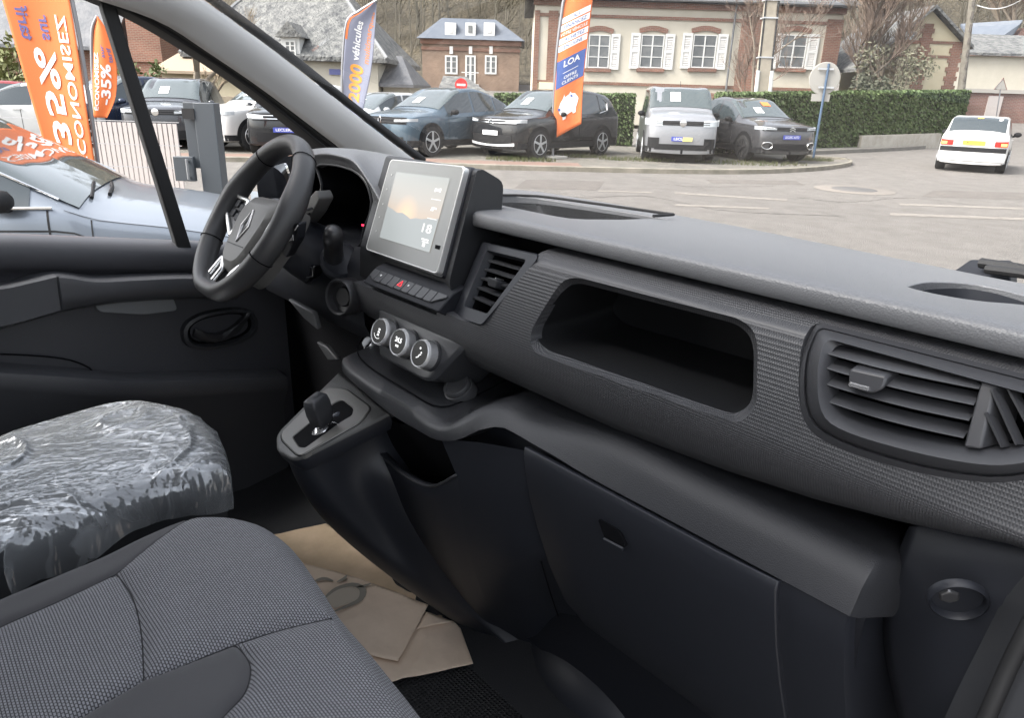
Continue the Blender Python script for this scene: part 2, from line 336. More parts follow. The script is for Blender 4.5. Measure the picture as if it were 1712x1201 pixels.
class Car:
    def __init__(s, L, W, top, belt, zu=.24, na=.30, nr=.28, nn_=3.2, roofw=.70, lean=.05):
        s.L, s.W, s.top, s.belt, s.zu, s.na, s.nr, s.n, s.rw, s.lean = L, W, top, belt, zu, na, nr, nn_, roofw, lean
        s.H = max(z for _, z in top)
        pts = crv([V((x, 0, z)) for x, z in top], 160); s.tt = [(p.x, p.z) for p in pts]
    def wp(s, x):
        a, n = s.na, s.n
        if x < a: k = max(0, 1-(1-x/a)**n)**(1/n)
        elif x > s.L-s.nr: k = max(0, 1-(1-(s.L-x)/s.nr)**n)**(1/n)
        else: k = 1
        mid = 1-.05*abs((x-s.L*.5)/(s.L*.5))**2.5
        return s.W/2*k*mid
    def fx(s, y):                               # nose curve seen from above
        r = min(1, abs(y)/(s.W/2*.955)); return s.na*(1-(1-r**s.n)**(1/s.n))
    def ctrl(s, x):
        zt = interp(s.tt, x); zb = min(interp(s.belt, x), zt-.05); w_ = s.wp(x); k = max(0, min(1, (zt-zb)/(s.H-s.belt[0][1]))); wt = w_*(.90-(.90-s.rw)*k**.8)
        zu = s.zu
        return [(0, zu), (w_*.90, zu), (w_*.985, zu+.10), (w_*1.0, zu+.36), (w_*.99, zb-.12), (w_*.955, zb), (wt, zt-.035), (wt*.55, zt+.012), (0, zt+.022)]
    def S(s, x, v, side=1, off=0.0):
        c = s.ctrl(x); i = min(int(v), 7); t = v-i; p0, p1, p2, p3 = c[max(i-1, 0)], c[i], c[i+1], c[min(i+2, 8)]
        def cm(a, bb, cc, d): return .5*((2*bb)+(cc-a)*t+(2*a-5*bb+4*cc-d)*t*t+(3*bb-a-3*cc+d)*t**3)
        y, z = cm(p0[0], p1[0], p2[0], p3[0]), cm(p0[1], p1[1], p2[1], p3[1])
        if v < 6 and v > 5: y = p1[0]+(p2[0]-p1[0])*t; z = p1[1]+(p2[1]-p1[1])*t
        xx = x
        if x < .5: xx += s.lean*((z-.55)/.45)**2*(1-x/.5)
        if x > s.L-.4: xx -= s.lean*.8*((z-.6)/.45)**2*(1-(s.L-x)/.4)
        p = V((xx-s.L/2, y*side, z))
        if off:
            e = .01; a, q = s.S(x+e, v, side)-p, s.S(x, min(v+.02, 8) if v < 7.9 else v-.02, side)-p
            n = a.cross(q); 
            if n.length > 0: n.normalize(); n = n if n.y*side > 0 or (abs(n.y) < .3 and n.z > 0) else -n; p = p+n*off
        return p
    def F(s, y, z, off=.008):                   # point on the nose
        x = s.fx(y); x += s.lean*((z-.55)/.45)**2*(1-x/.5) if x < .5 else 0
        return V((x-s.L/2-off, y, z))
    def R(s, y, z, off=.008):
        r = min(1, abs(y)/(s.W/2*.955)); x = s.nr*(1-(1-r**s.n)**(1/s.n)); x += s.lean*.8*((z-.6)/.45)**2*(1-x/.4) if x < .4 else 0
        return V((s.L/2-x+off, y, z))
    def patch(s, x0, x1, v0, v1, side, n=14, m=8, off=.006):
        f0 = v0 if callable(v0) else (lambda x: v0); f1 = v1 if callable(v1) else (lambda x: v1)
        return [[s.S(x, f0(x)+(f1(x)-f0(x))*j/(m-1), side, off) for j in range(m)] for x in [x0+(x1-x0)*i/(n-1) for i in range(n)]]
    def fpatch(s, ys, zf0, zf1, n=16, m=4, off=.01, rear=False):
        fn = s.R if rear else s.F
        return [[fn(y, zf0(y)+(zf1(y)-zf0(y))*j/(m-1), off) for j in range(m)] for y in [ys[0]+(ys[1]-ys[0])*i/(n-1) for i in range(n)]]
def wheel_mb(c, r, wd, side, parent, dark=False, spokes=5):
    ax = V((0, side, 0)); b = MB(); b.lathe([(r*.70, -wd), (r*.97, -wd), (r, -wd*.8), (r, -wd*.15), (r*.95, -.005), (r*.70, 0)], c, ax, 28); ty = b.build('wheel', M_tyre, parent, smooth=40)
    b = MB(); b.lathe([(r*.70, -.03), (r*.69, .0), (r*.67, .0), (r*.64, -.05), (r*.1, -.055)], c, ax, 28); rm = b.build('rim', M_rimd, ty, smooth=40)
    b = MB(); b.lathe([(r*.70, .002), (r*.69, .008), (r*.66, .006), (r*.65, -.02)], c, ax, 28, caps=False)
    for k in range(spokes):
        a = 2*math.pi*k/spokes+.3; e0 = V((math.cos(a), 0, math.sin(a))); b.bar(c+e0*r*.12+V((0, .004*side, 0)), c+e0*r*.66+V((0, .003*side, 0)), .052, .02, up=ax)
    b.lathe([(r*.16, -.01), (r*.15, .012), (r*.05, .014)], c, ax, 16); b.build('spokes', M_rimd if dark else M_rim, rm, smooth=30)
def chevrons(b, fn, h, w_, th):
    for k in (0, 1):
        z0 = -h*.5+k*h*.5
        for s in (-1, 1): b.bar(fn(0, z0+h*.45), fn(s*w_, z0), th, .008, up=(1, 0, 0))
def make_car(name, label, group, c, pm, loc, head, wx, wr=.33, front=True, plate=None, grille='citroen', win=None, wsx=None, clad=False, paper=True, mirror_x=None, extra=None, rear=False, roofm=None, dark_rim=False, light_style='slim', cat='car'):
    root = empty(name, (0, 0, 0), label, cat, group)
    xs = [0, .004, .015, .035, .07, .12, .18, .25, .33]+[.33+(c.L-.66)*i/40 for i in range(1, 40)]+[c.L-x for x in (.33, .25, .18, .12, .07, .035, .015, .004, 0)]
    vs = [i*.25 for i in range(33)]
    b = MB()
    for side in (1, -1): b.grid([[c.S(x, v, side) for v in vs] for x in xs])
    b.build('body', pm, root, smooth=50)
    bv = lambda v: v
    # lower black skirt
    b = MB()
    for side in (1, -1): b.grid(c.patch(.0, c.L, 1.0, 2.3 if clad else 1.6, side, n=60, m=4, off=.005))
    b.build('lower_skirt', M_clad, root, smooth=50)
    for i, x in enumerate(wx):
        for side in (1, -1):
            y = c.wp(x)*side; cc = V((x-c.L/2, y+.008*side, wr))
            b = MB(); n = 26; R0 = wr+(.085 if clad else .045)
            lo = [cc+V((math.cos(a)*R0, -.0*side, math.sin(a)*R0)) for a in [math.pi*k/n for k in range(n+1)]]
            b.grid([[p+V((0, -.12*side, 0)) for p in lo], lo, [cc+V((math.cos(a)*wr*.3, .001*side, math.sin(a)*wr*.3)) for a in [math.pi*k/n for k in range(n+1)]], [V((cc.x+wr*.3*math.cos(math.pi*k/n), cc.y, c.zu-.06)) for k in range(n+1)]]); b.add([cc+V((R0, 0, 0)), cc+V((-R0, 0, 0)), cc+V((-R0*.9, -.02*side, c.zu-wr-.03)), cc+V((R0*.9, -.02*side, c.zu-wr-.03))], [(0, 1, 2, 3)])
            b.build('wheel_arch', M_clad, root, smooth=40)
            wheel_mb(cc+V((0, .012*side, 0)), wr, .22, side, root, dark_rim)
    # glass
    if wsx:
        b = MB()
        for side in (1, -1): b.grid(c.patch(wsx[0], wsx[1], 5.99, 8, side, n=16, m=14, off=.011))
        ws = b.build('windscreen', M_wglass, root, smooth=60)
        if paper:
            rows = c.patch(wsx[0]+.14, wsx[0]+.40, 7.35, 7.95, 1, n=4, m=4, off=.022); MB().grid(rows).build('price_sheet', M_paper, ws, smooth=0)
    for (x0, x1) in (win or []):
        for side in (1, -1):
            MB().grid(c.patch(x0, x1, 5.04, 5.95, side, n=18, m=6, off=.006)).build('side_window', M_cglass, root, smooth=60)
    if mirror_x:
        for side in (1, -1):
            p = c.S(mirror_x, 5.0, side); o_ = p+V((.03, .11*side, .06)); b = MB(); rw = []
            for t, sx_, sz_ in ((-.09, .03, .03), (-.06, .075, .06), (.0, .085, .068), (.055, .08, .062), (.07, .06, .05)):
                rw.append([o_+V((t, math.cos(a)*sx_*1.15, math.sin(a)*sz_)) for a in [2*math.pi*k/12 for k in range(12)]])
            b.grid(rw, cu=True); b.cap(rw[0][::-1]); b.cap(rw[-1]); b.tube([p+V((.0, -.01*side, 0)), o_+V((0, -.03*side, -.03))], .025, 6); b.build('door_mirror', M_clad if clad or grille == 'van' else pm, root, smooth=60)
    for x in ([wx[0]+.62, (wx[0]+wx[1])/2+.25] if win else []):   # door seams
        for side in (1, -1):
            b = MB(); b.grid([[c.S(x+d, 1.9+3.05*j/12, side, .0025) for j in range(13)] for d in (0, .012)]); b.build('door_seam', M_void_c, root, smooth=60)
            b = MB(); p0, p1 = c.S(x+.72, 4.35, side, .012), c.S(x+.92, 4.4, side, .012); b.bar(p0, p1, .022, .02); b.build('door_handle', pm, root, bevel=.005)
    hw = c.W/2
    if extra: extra(c, root)
    root.location = loc; root.rotation_euler = (0, 0, head); return root
M_void_c = mat('seam_black', (.012, .012, .013), .7)
def nose(c, root, zl, lamp=(.48, .82, .08), gr=(.40, .12), lowgr=(.42, .36, .10), chrome=False, plate='DISTINXION', ptype='white', emb='chev', lampm=None, body=None, skid=None, bz=None):
    """grille, lamps, plate and emblem on the nose; zl is the lamp height"""
    hw = c.W/2
    b = MB(); b.grid(c.fpatch((-gr[0]*hw*2, gr[0]*hw*2), lambda y: zl-gr[1]*.5, lambda y: zl+gr[1]*.5, off=.010)); g = b.build('grille', M_clad, root, smooth=60)
    for k in range(2):
        z = zl-gr[1]*.22+k*gr[1]*.44; b = MB(); b.grid(c.fpatch((-gr[0]*hw*2, gr[0]*hw*2), lambda y: z-.008, lambda y: z+.008, m=2, off=.020)); b.build('grille_bar', M_cchrome if chrome else M_rimd, g, smooth=60)
    for s in (-1, 1):
        ys = (s*lamp[0]*hw*1.0, s*lamp[1]*hw*1.12)
        b = MB(); b.grid(c.fpatch(ys, lambda y: zl-lamp[2]*.5+.03*(abs(y)/hw-.5), lambda y: zl+lamp[2]*.5+.06*(abs(y)/hw-.5), off=.014)); l = b.build('headlight', lampm or M_lamp, root, smooth=60)
        b = MB(); b.grid(c.fpatch(ys, lambda y: zl+lamp[2]*.2+.06*(abs(y)/hw-.5), lambda y: zl+lamp[2]*.38+.06*(abs(y)/hw-.5), m=2, off=.019)); b.build('lamp_strip', M_drl, l, smooth=60)
    b = MB(); b.grid(c.fpatch((-lowgr[0]*hw*2, lowgr[0]*hw*2), lambda y: lowgr[1]-lowgr[2], lambda y: lowgr[1]+lowgr[2], off=.009)); b.build('lower_intake', M_clad, root, smooth=60)
    if skid:
        b = MB(); b.grid(c.fpatch((-skid[0]*hw*2, skid[0]*hw*2), lambda y: skid[1]-.022+.05*(y/hw)**2, lambda y: skid[1]+.022+.09*(y/hw)**2, off=.018)); b.build('skid_trim', M_drl, root, smooth=60)
    zp = (zl+lowgr[1])/2-.03 if bz is None else bz
    if plate:
        b = MB(); p = c.F(0, zp, .025); b.box(p, (.012, .52, .11)); pl = b.build('number_plate', {'white': M_plate, 'blue': M_pblue}[ptype], root)
        text_mb(plate, lambda u, v: p+V((-.0075, -u, v)), h=.085, sx=.52/(.085*.72*max(4, len(plate))), bold=.02).build('plate_text', M_ink if ptype == 'white' else M_plate, pl, smooth=0)
    b = MB()
    if emb == 'chev': chevrons(b, lambda y, z: c.F(y, zl+z, .024), .11, .085, .022)
    elif emb == 'disc': b.lathe([(.085, 0), (.085, .012), (.07, .016)], c.F(0, zl, .012), (-1, 0, 0), 20)
    else: b.tube([c.F(0, zl+.08, .022), c.F(.05, zl+.04, .022), c.F(.04, zl-.06, .022), c.F(0, zl-.09, .022), c.F(-.04, zl-.06, .022), c.F(-.05, zl+.04, .022)], .010, 6, closed=True)
    b.build('emblem', M_cchrome, root, smooth=40)
def heading(deg):                               # 0 = nose straight at the camera, positive = nose swings to the viewer's right
    d = -AXH; a = math.atan2(d.y, d.x)+R_(deg); return a+math.pi   # car's nose is its -X end
LOTZ = .03
SUV = [(0, .92), (.2, .99), (.7, 1.06), (1.10, 1.11), (1.25, 1.17), (1.65, 1.42), (2.0, 1.60), (2.5, 1.67), (3.2, 1.66), (3.8, 1.60), (4.1, 1.50), (4.38, 1.20), (4.5, 1.02)]
SUVB = [(0, .98), (1.3, 1.02), (4.5, 1.12)]
FAST = [(0, .90), (.2, .97), (.7, 1.05), (1.15, 1.10), (1.3, 1.16), (1.75, 1.40), (2.1, 1.56), (2.6, 1.63), (3.1, 1.60), (3.8, 1.42), (4.2, 1.26), (4.40, 1.16), (4.5, 1.0)]
VANT = [(0, 1.05), (.15, 1.15), (.5, 1.22), (.85, 1.26), (.95, 1.31), (1.3, 1.62), (1.55, 1.78), (1.9, 1.83), (3.0, 1.84), (4.1, 1.82), (4.33, 1.75), (4.38, 1.2), (4.40, 1.1)]
HAT = [(0, .66), (.2, .74), (.7, .86), (1.0, .92), (1.1, .96), (1.6, 1.22), (1.9, 1.34), (2.4, 1.38), (3.0, 1.36), (3.35, 1.26), (3.65, 1.0), (3.72, .93)]
SED = [(0, .66), (.2, .74), (.8, .88), (1.2, .94), (1.35, .98), (1.9, 1.28), (2.3, 1.42), (2.8, 1.46), (3.4, 1.42), (3.9, 1.24), (4.2, 1.06), (4.45, .98), (4.5, .90)]
def at(px, py, dz=LOTZ): return G(px, py, dz)
GC = 'cars parked in the dealer lot across the road'
# blue fastback SUV
cB = Car(4.52, 1.90, FAST, [(0, .95), (1.3, 1.0), (4.5, 1.12)], na=.42)
def exB(c, r): nose(c, r, .86, lamp=(.50, .86, .05), gr=(.42, .16), lowgr=(.38, .40, .09), plate=None, emb='shield', chrome=False)
make_car('parked_car', 'steel blue fastback SUV facing left, partly behind the window pillar', GC, cB, paint('blue', (.075, .112, .145), .25, .35), at(738, 254), heading(-36), (.88, 3.62), .37, wsx=(1.28, 2.18), win=[(1.50, 2.50), (2.58, 3.45), (3.52, 4.0)], clad=True, mirror_x=1.62, extra=exB, roofm=None, dark_rim=False)
# black SUV behind the finance flag
cK = Car(4.50, 1.86, SUV, SUVB, na=.38)
def exK(c, r):
    nose(c, r, .90, lamp=(.52, .86, .07), gr=(.42, .14), lowgr=(.36, .45, .13), plate='DISTINXION', emb='chev', chrome=True, skid=(.40, .32), bz=.62)
    b = MB()
    for s in (1, -1): b.tube([c.S(3.70+.0, 5.86, s, .012), c.S(3.86, 5.6, s, .012), c.S(3.80, 5.2, s, .012), c.S(3.4, 5.06, s, .012)], .012, 6)
    b.build('window_trim', M_cchrome, r)
make_car('parked_car', 'black SUV with chrome front trim standing behind the orange finance flag', GC, cK, paint('black', (.012, .013, .015), .15), at(914, 258), heading(-42), (.86, 3.54), .36, wsx=(1.26, 2.04), win=[(1.50, 2.45), (2.53, 3.42), (3.48, 3.78)], clad=True, mirror_x=1.62, extra=exK)
# silver people carrier
cV = Car(4.40, 1.85, VANT, [(0, 1.05), (.95, 1.10), (4.4, 1.16)], na=.36, nr=.16, roofw=.84, lean=.03, nn_=3.6)
def exV(c, r):
    nose(c, r, .98, lamp=(.55, .90, .15), gr=(.36, .11), lowgr=(.36, .40, .07), plate='LECLERC', ptype='blue', emb='disc', bz=.60, lampm=M_lamp)
    b = MB(); p = c.F(-.14, .60, .033); b.box(p, (.01, .24, .10)); b.build('yellow_plate', mat('yellow_pale', (.75, .65, .2), .5), r)
    for s in (-1, 1): b = MB(); b.grid(c.fpatch((s*.56, s*.84), lambda y: .36, lambda y: .62, off=.012)); b.build('bumper_corner', M_clad, r, smooth=60)
    b = MB(); b.tube([V((-.6, 0, 1.85)), V((-.45, 0, 2.0))], .006, 5); b.build('aerial', M_clad, r)
make_car('parked_van', 'silver people carrier van with a yellow plate, nose towards the road', None, cV, paint('silver', (.30, .305, .32), .3, .5), at(1122, 262), heading(-6), (.86, 3.64), .34, wsx=(.98, 1.56), win=[(1.32, 2.05), (2.15, 3.15), (3.25, 4.1)], clad=True, mirror_x=1.35, extra=exV, grille='van', cat='van')
# grey crossover
cG = Car(4.36, 1.83, FAST, [(0, .95), (1.3, 1.0), (4.5, 1.12)], na=.40)
def exG(c, r):
    nose(c, r, .88, lamp=(.50, .88, .07), gr=(.44, .09), lowgr=(.34, .42, .09), plate='LECLERC AUTO', ptype='blue', emb='chev', bz=.68)
    for s in (-1, 1):
        b = MB(); c0 = [c.F(s*(.66+.13*math.cos(a)), .46+.09*math.sin(a), .016) for a in [2*math.pi*k/16 for k in range(16)]]; b.tube(c0, .012, 6, closed=True); b.build('fog_trim', M_cchrome, r)
    MB().grid(c.patch(1.75, 1.95, 7.0, 7.6, -1, n=4, m=4, off=.022)).build('orange_sticker', mat('orange_sheet', (.8, .2, .05), .6), r, smooth=0)
make_car('parked_car', 'dark grey crossover with an orange sticker in its windscreen, right of the silver van', GC, cG, paint('graphite', (.085, .085, .09), .2, .5), at(1243, 262), heading(15), (.86, 3.52), .35, wsx=(1.26, 2.12), win=[(1.50, 2.45), (2.53, 3.42), (3.48, 3.85)], clad=True, mirror_x=1.60, extra=exG, dark_rim=True)
# white hatchback driving off
cW = Car(3.72, 1.60, HAT, [(0, .74), (1.1, .86), (3.7, .93)], zu=.22, na=.30, nr=.16, roofw=.78, nn_=3.4, lean=.03)
def exW(c, r):
    hw = c.W/2
    b = MB()
    for side in (1, -1): b.grid(c.patch(3.10, 3.62, 6.15, 8, side, n=10, m=8, off=.006))
    rw = b.build('rear_window', M_cglass, r, smooth=60)
    MB().grid([[c.S(x, v, 1, .012) for v in (7.75, 8)]+[c.S(x, v, -1, .012) for v in (7.9, 7.75)] for x in (3.16, 3.24)]).build('high_stop_lamp', mat('orange_lamp', (.8, .45, .05), .4, emit=((1, .5, .05), .5)), rw, smooth=0)
    b = MB(); b.grid(c.fpatch((-.74, .74), lambda y: .52, lambda y: .64, off=.012, rear=True)); b.build('bumper_strip', M_clad, r, smooth=60)
    b = MB(); b.grid(c.fpatch((-.76, .76), lambda y: .30, lambda y: .52, off=.022, rear=True)); b.build('rear_bumper', MATS['paint_white'], r, smooth=60)
    for s in (-1, 1):
        b = MB(); b.grid(c.fpatch((s*.46, s*.745), lambda y: .65+.02, lambda y: .80+.04*(abs(y)-.5), n=8, off=.016, rear=True)); tl = b.build('tail_light', M_tail, r, smooth=60)
        b = MB(); b.grid(c.fpatch((s*.60, s*.73), lambda y: .69, lambda y: .76, n=6, off=.022, rear=True)); b.build('lit_bulb', M_tlit, tl, smooth=60)
    p = c.R(0, .75, .02); b = MB(); b.box(p, (.012, .50, .105)); pl = b.build('number_plate', M_pyel, r)
    text_mb('8657 VC 27', lambda u, v: p+V((.0075, u, v)), h=.085, sx=.78, bold=.015).build('plate_text', M_ink, pl, smooth=0)
make_car('moving_car', 'small white hatchback with lit tail lights driving away on the right', None, cW, paint('white', (.58, .575, .56), .3), G(1624, 281), heading(146), (.62, 2.98), .28, wsx=(1.10, 1.85), win=[(1.35, 2.15), (2.22, 2.95)], mirror_x=1.35, extra=exW, paper=False, grille='van')
# cars seen through the side window
cSv = Car(4.52, 1.80, [(0, .58), (.2, .66), (.8, .79), (1.2, .85), (1.38, .90), (1.9, 1.18), (2.3, 1.36), (2.8, 1.41), (3.4, 1.37), (3.9, 1.22), (4.2, 1.06), (4.45, .98), (4.5, .90)], [(0, .70), (1.35, .87), (4.5, .95)], zu=.20, na=.5, nr=.3, nn_=2.8)
def exS(c, r): nose(c, r, .66, lamp=(.50, .90, .10), gr=(.34, .12), lowgr=(.36, .38, .07), plate=None, emb='shield')
SILV = paint('silverblue', (.20, .225, .26), .3, .5)
_h = heading(107); _w = Pd(122, 352, 4.27); _w = V((_w.x, _w.y, 0)); _rm = Matrix.Rotation(_h, 3, 'Z')
def exS(c, r):
    nose(c, r, .66, lamp=(.50, .90, .12), gr=(.34, .14), lowgr=(.36, .38, .07), plate=None, emb='shield', chrome=True)
    for s in (1, -1):
        b = MB(); b.tube([c.S(1.50, 5.0, s, .012)]+[c.S(x, 5.0, s, .012) for x in (1.7, 2.0, 2.4, 3.0, 3.6)], .009, 6); b.tube([c.S(x, 5.97, s, .012) for x in (1.48, 1.6, 1.8, 2.0, 2.3, 2.8, 3.4)], .009, 6); b.build('window_trim', M_cchrome, r, smooth=60)
        b = MB(); b.grid([[c.S(x, v, s, .003) for v in (4.93, 4.97)] for x in [.45+.09*i for i in range(12)]]); b.grid([[c.S(1.30+d, v, s, .003) for v in (3, 3.5, 4, 4.5, 4.9)] for d in (0, .008)]); b.grid([[c.S(x, v, s, .003) for v in (3.95, 4.02)] for x in [1.0+.1*i for i in range(22)]]); b.build('panel_gaps', M_void_c, r, smooth=60)
    b = MB(); b.tube([c.S(1.30, 7.2, 1, .012), c.S(1.33, 7.7, 1, .014), c.S(1.36, 7.9, -1, .014)], .012, 6); b.tube([c.S(1.36, 6.7, 1, .012), c.S(1.42, 7.5, 1, .016)], .012, 6); b.build('wipers', M_clad, r)
make_car('parked_car', 'pale silver blue car parked close beside the van, seen through the side window', None, cSv, SILV, _w-_rm @ V((1.40-2.26, .83, 0)), _h, (.90, 3.55), .32, wsx=(1.38, 2.35), win=[(1.62, 2.55), (2.62, 3.5)], mirror_x=1.72, extra=exS, paper=False, grille='van')
cWS = Car(4.45, 1.84, SUV, SUVB, na=.4)
def exWS(c, r): nose(c, r, .90, lamp=(.52, .86, .08), gr=(.40, .13), lowgr=(.36, .42, .1), plate=None, emb='chev')
make_car('parked_car', 'white SUV facing left in the lot, seen between the gate post and the wheel', GC, cWS, paint('white', (.58, .575, .56), .3), at(470, 246), heading(-38), (.86, 3.54), .37, wsx=(1.26, 2.04), win=[(1.50, 2.45), (2.53, 3.42)], clad=True, mirror_x=1.62, extra=exWS)
def exD(c, r): nose(c, r, .88, lamp=(.52, .86, .08), gr=(.40, .16), lowgr=(.36, .42, .1), plate='LECLERC', ptype='blue', emb='chev', chrome=True, bz=.60)
cD = Car(4.2, 1.8, SUV, SUVB, na=.36)
make_car('parked_car', 'dark car with chrome chevron badge, nose just above the steering wheel rim', GC, cD, paint('black', (.012, .013, .015), .15), at(492, 250), heading(12), (.86, 3.3), .34, wsx=(1.26, 2.04), win=[(1.50, 2.45), (2.53, 3.3)], mirror_x=1.62, extra=exD)
make_car('parked_car', 'dark anthracite car nose on behind the grey gate post', GC, cD, paint('anthracite', (.04, .042, .048), .2, .3), at(305, 240), heading(10), (.86, 3.3), .34, wsx=(1.26, 2.04), win=[(1.50, 2.45), (2.53, 3.3)], mirror_x=1.62, extra=lambda c, r: nose(c, r, .88, plate=None, emb='disc'))
make_car('parked_car', 'navy blue car behind the small orange flag', GC, cD, paint('navy', (.02, .03, .06), .2, .2), at(205, 238), heading(-30), (.86, 3.3), .34, wsx=(1.26, 2.04), win=[(1.50, 2.45), (2.53, 3.3)], mirror_x=1.62, extra=lambda c, r: nose(c, r, .88, plate=None, emb='disc'))
make_car('parked_car', 'white hatchback at the far left behind the big orange flag', GC, Car(4.1, 1.76, SED, [(0, .74), (1.35, .92), (4.5, .98)], zu=.20, na=.4), paint('white', (.58, .575, .56), .3), at(42, 240), heading(-70), (.80, 3.3), .33, wsx=(1.38, 2.35), win=[(1.62, 2.55), (2.62, 3.3)], mirror_x=1.72, extra=lambda c, r: nose(c, r, .66, plate=None, emb='disc'))
make_car('parked_car', 'dark red car furthest left, its roof above the white hatchback', GC, Car(4.1, 1.76, SED, [(0, .74), (1.35, .92), (4.5, .98)], zu=.20, na=.4), paint('red', (.20, .015, .02), .25), at(-25, 222), heading(-70), (.80, 3.3), .33, wsx=(1.38, 2.35), win=[(1.62, 2.55), (2.62, 3.3)], mirror_x=1.72, extra=lambda c, r: nose(c, r, .66, plate=None, emb='disc'))
make_car('parked_car', 'pale grey hatchback in the row behind the blue SUV', GC, Car(4.1, 1.76, SED, [(0, .74), (1.35, .92), (4.5, .98)], zu=.20, na=.4), paint('palegrey', (.5, .51, .52), .3, .2), at(628, 236), heading(-40), (.80, 3.3), .33, wsx=(1.38, 2.35), win=[(1.62, 2.55), (2.62, 3.3)], mirror_x=1.72)

# ---------------------------------------------------------------- flags
M_orange = mat('flag_orange', (.72, .17, .045), .75); M_flagblue = mat('flag_blue', (.22, .232, .30), .75); M_fw = mat('flag_white', (.78, .78, .78), .75); M_fnavy = mat('flag_navy', (.05, .10, .30), .75); M_fpur = mat('flag_violet', (.13, .12, .28), .75)
M_pole = mat('pole_grey', (.25, .25, .26), .4, metal=.6)
class Flag:
    def __init__(s, name, D, left, right, m, label, wave=.03, pole=None, tilt=0):
        s.D = D; s.l = crv([Pd(x, y, D) for x, y in left], 40); s.r = crv([Pd(x, y, D) for x, y in right], 40); s.wave = wave; s.ph = random.random()*6
        foot = pole[-1]; fp = Pd(*foot, D)
        s.root = empty(name, fp, label, 'feather flag', 'advertising feather flags')
        b = MB(); rows = [[s.at(i/24, j/39) for i in range(25)] for j in range(40)]; s.cloth = b.grid(rows).build('flag_cloth', m, s.root, smooth=180)
        so_ = s.cloth.modifiers.new('s', 'SOLIDIFY'); so_.thickness = .002; so_.offset = 0
        pp = crv([Pd(x, y, D)+AXH*.02 for x, y in pole], 30); b = MB(); b.tube(pp, .014*D/8+.006, 8); b.build('pole', M_pole, s.root, smooth=60)
    def at(s, u, t, off=0.0):
        t = max(0, min(1, t)); k = t*39; i = min(int(k), 38); f = k-i
        p = s.l[i].lerp(s.l[i+1], f).lerp(s.r[i].lerp(s.r[i+1], f), u)
        return p+AXH*(s.wave*math.sin(u*4.5+s.ph+t*3)-off)
    def text(s, txt, u, t0, t1, hgt, m, mirror=False, bold=.02, name='lettering'):
        """reads bottom (t0) to top (t1); hgt is letter height as a share of the width"""
        c = bpy.data.curves.new('t', 'FONT'); c.body = txt; c.offset = bold; o = bpy.data.objects.new('t', c); COL.objects.link(o); bpy.context.view_layer.update(); wd = o.dimensions.x; bpy.data.objects.remove(o); bpy.data.curves.remove(c)
        sg = -1 if mirror else 1
        mb = text_mb(txt, lambda a, v: s.at(u-sg*v*hgt/.72, t0+(t1-t0)*a/wd, .007), align='LEFT', bold=bold, maxlen=.3)
        return mb.build(name, m, s.cloth, smooth=0)
    def band(s, u0, u1, t0, t1, m, name='band', off=.004):
        rows = [[s.at(u0+(u1-u0)*i/8, t0+(t1-t0)*j/8, off) for i in range(9)] for j in range(9)]; return MB().grid(rows).build(name, m, s.cloth, smooth=180)
    def htext(s, txt, u0, u1, tc, ht, m, bold=.01, name='lettering', par=None):
        c = bpy.data.curves.new('t', 'FONT'); c.body = txt; c.offset = bold; o = bpy.data.objects.new('t', c); COL.objects.link(o); bpy.context.view_layer.update(); wd = o.dimensions.x; bpy.data.objects.remove(o); bpy.data.curves.remove(c)
        return text_mb(txt, lambda a, v: s.at(u0+(u1-u0)*a/wd, tc-v*ht/.72, .009), align='LEFT', bold=bold, maxlen=.3).build(name, m, s.cloth, smooth=0)
f1 = Flag('feather_flag', 6.4, [(-60, -240), (-25, -110), (6, 0), (42, 130), (86, 288)], [(60, -240), (90, -110), (117, 0), (140, 135), (166, 308)], M_orange, 'big orange feather flag seen from behind, mirrored white minus 35 percent', .02, pole=[(62, -250), (118, 0), (142, 135), (170, 330), (186, 440)])
f1.text('ÉCONOMISEZ', .78, .945, .455, .17, M_fw, mirror=True, bold=.012)
f1.text('-35%', .40, .955, .565, .34, M_fw, mirror=True, bold=.02)
f1.text('sur', .52, .535, .455, .17, M_fpur, mirror=True)
f1.text('tarif', .22, .54, .43, .17, M_fpur, mirror=True)
f2 = Flag('feather_flag', 12, [(162, 28), (153, 50), (153, 100), (156, 150), (158, 196)], [(164, 27), (178, 50), (193, 105), (192, 160), (178, 197)], M_orange, 'small orange feather flag behind the mesh gate with 35 percent lettering', .03, pole=[(162, 26), (153, 50), (153, 110), (158, 200), (160, 250)])
f2.text('ÉCONOMISEZ', .24, .93, .36, .20, M_fw)
f2.text('-35%', .62, .86, .46, .36, M_fw, bold=.03)
f2.text('sur', .55, .40, .28, .16, M_fpur)
f2.text('tarif', .82, .44, .30, .16, M_fpur)
f3 = Flag('feather_flag', 19, [(628, 2), (600, 22), (582, 36), (575, 100), (573, 150), (578, 196)], [(629.5, 1), (628, 30), (625, 80), (620, 125), (612, 165), (604, 200)], M_flagblue, 'blue grey feather flag with an orange 2000 above the window pillar', .04, pole=[(630, 0), (598, 20), (580, 36), (573, 100), (572, 160), (577, 260)])
f3.text('2000', .50, .86, .56, .46, mat('flag_gold', (.75, .30, .05), .7), bold=.03)
f3.text('véhicules', .40, .53, .22, .24, M_fw, bold=.02)
f3.text('multimarques', .78, .53, .10, .20, mat('flag_rust', (.62, .2, .06), .7), bold=.01)
rows = [[f3.at(.0+.0*i, t, .005)+V((0, 0, .0)) for i in (0,)]+[f3.at(.07, t, .005)] for t in [.0+.4*k/10 for k in range(11)]]; MB().grid(rows).build('orange_edge', M_orange, f3.cloth, smooth=180)
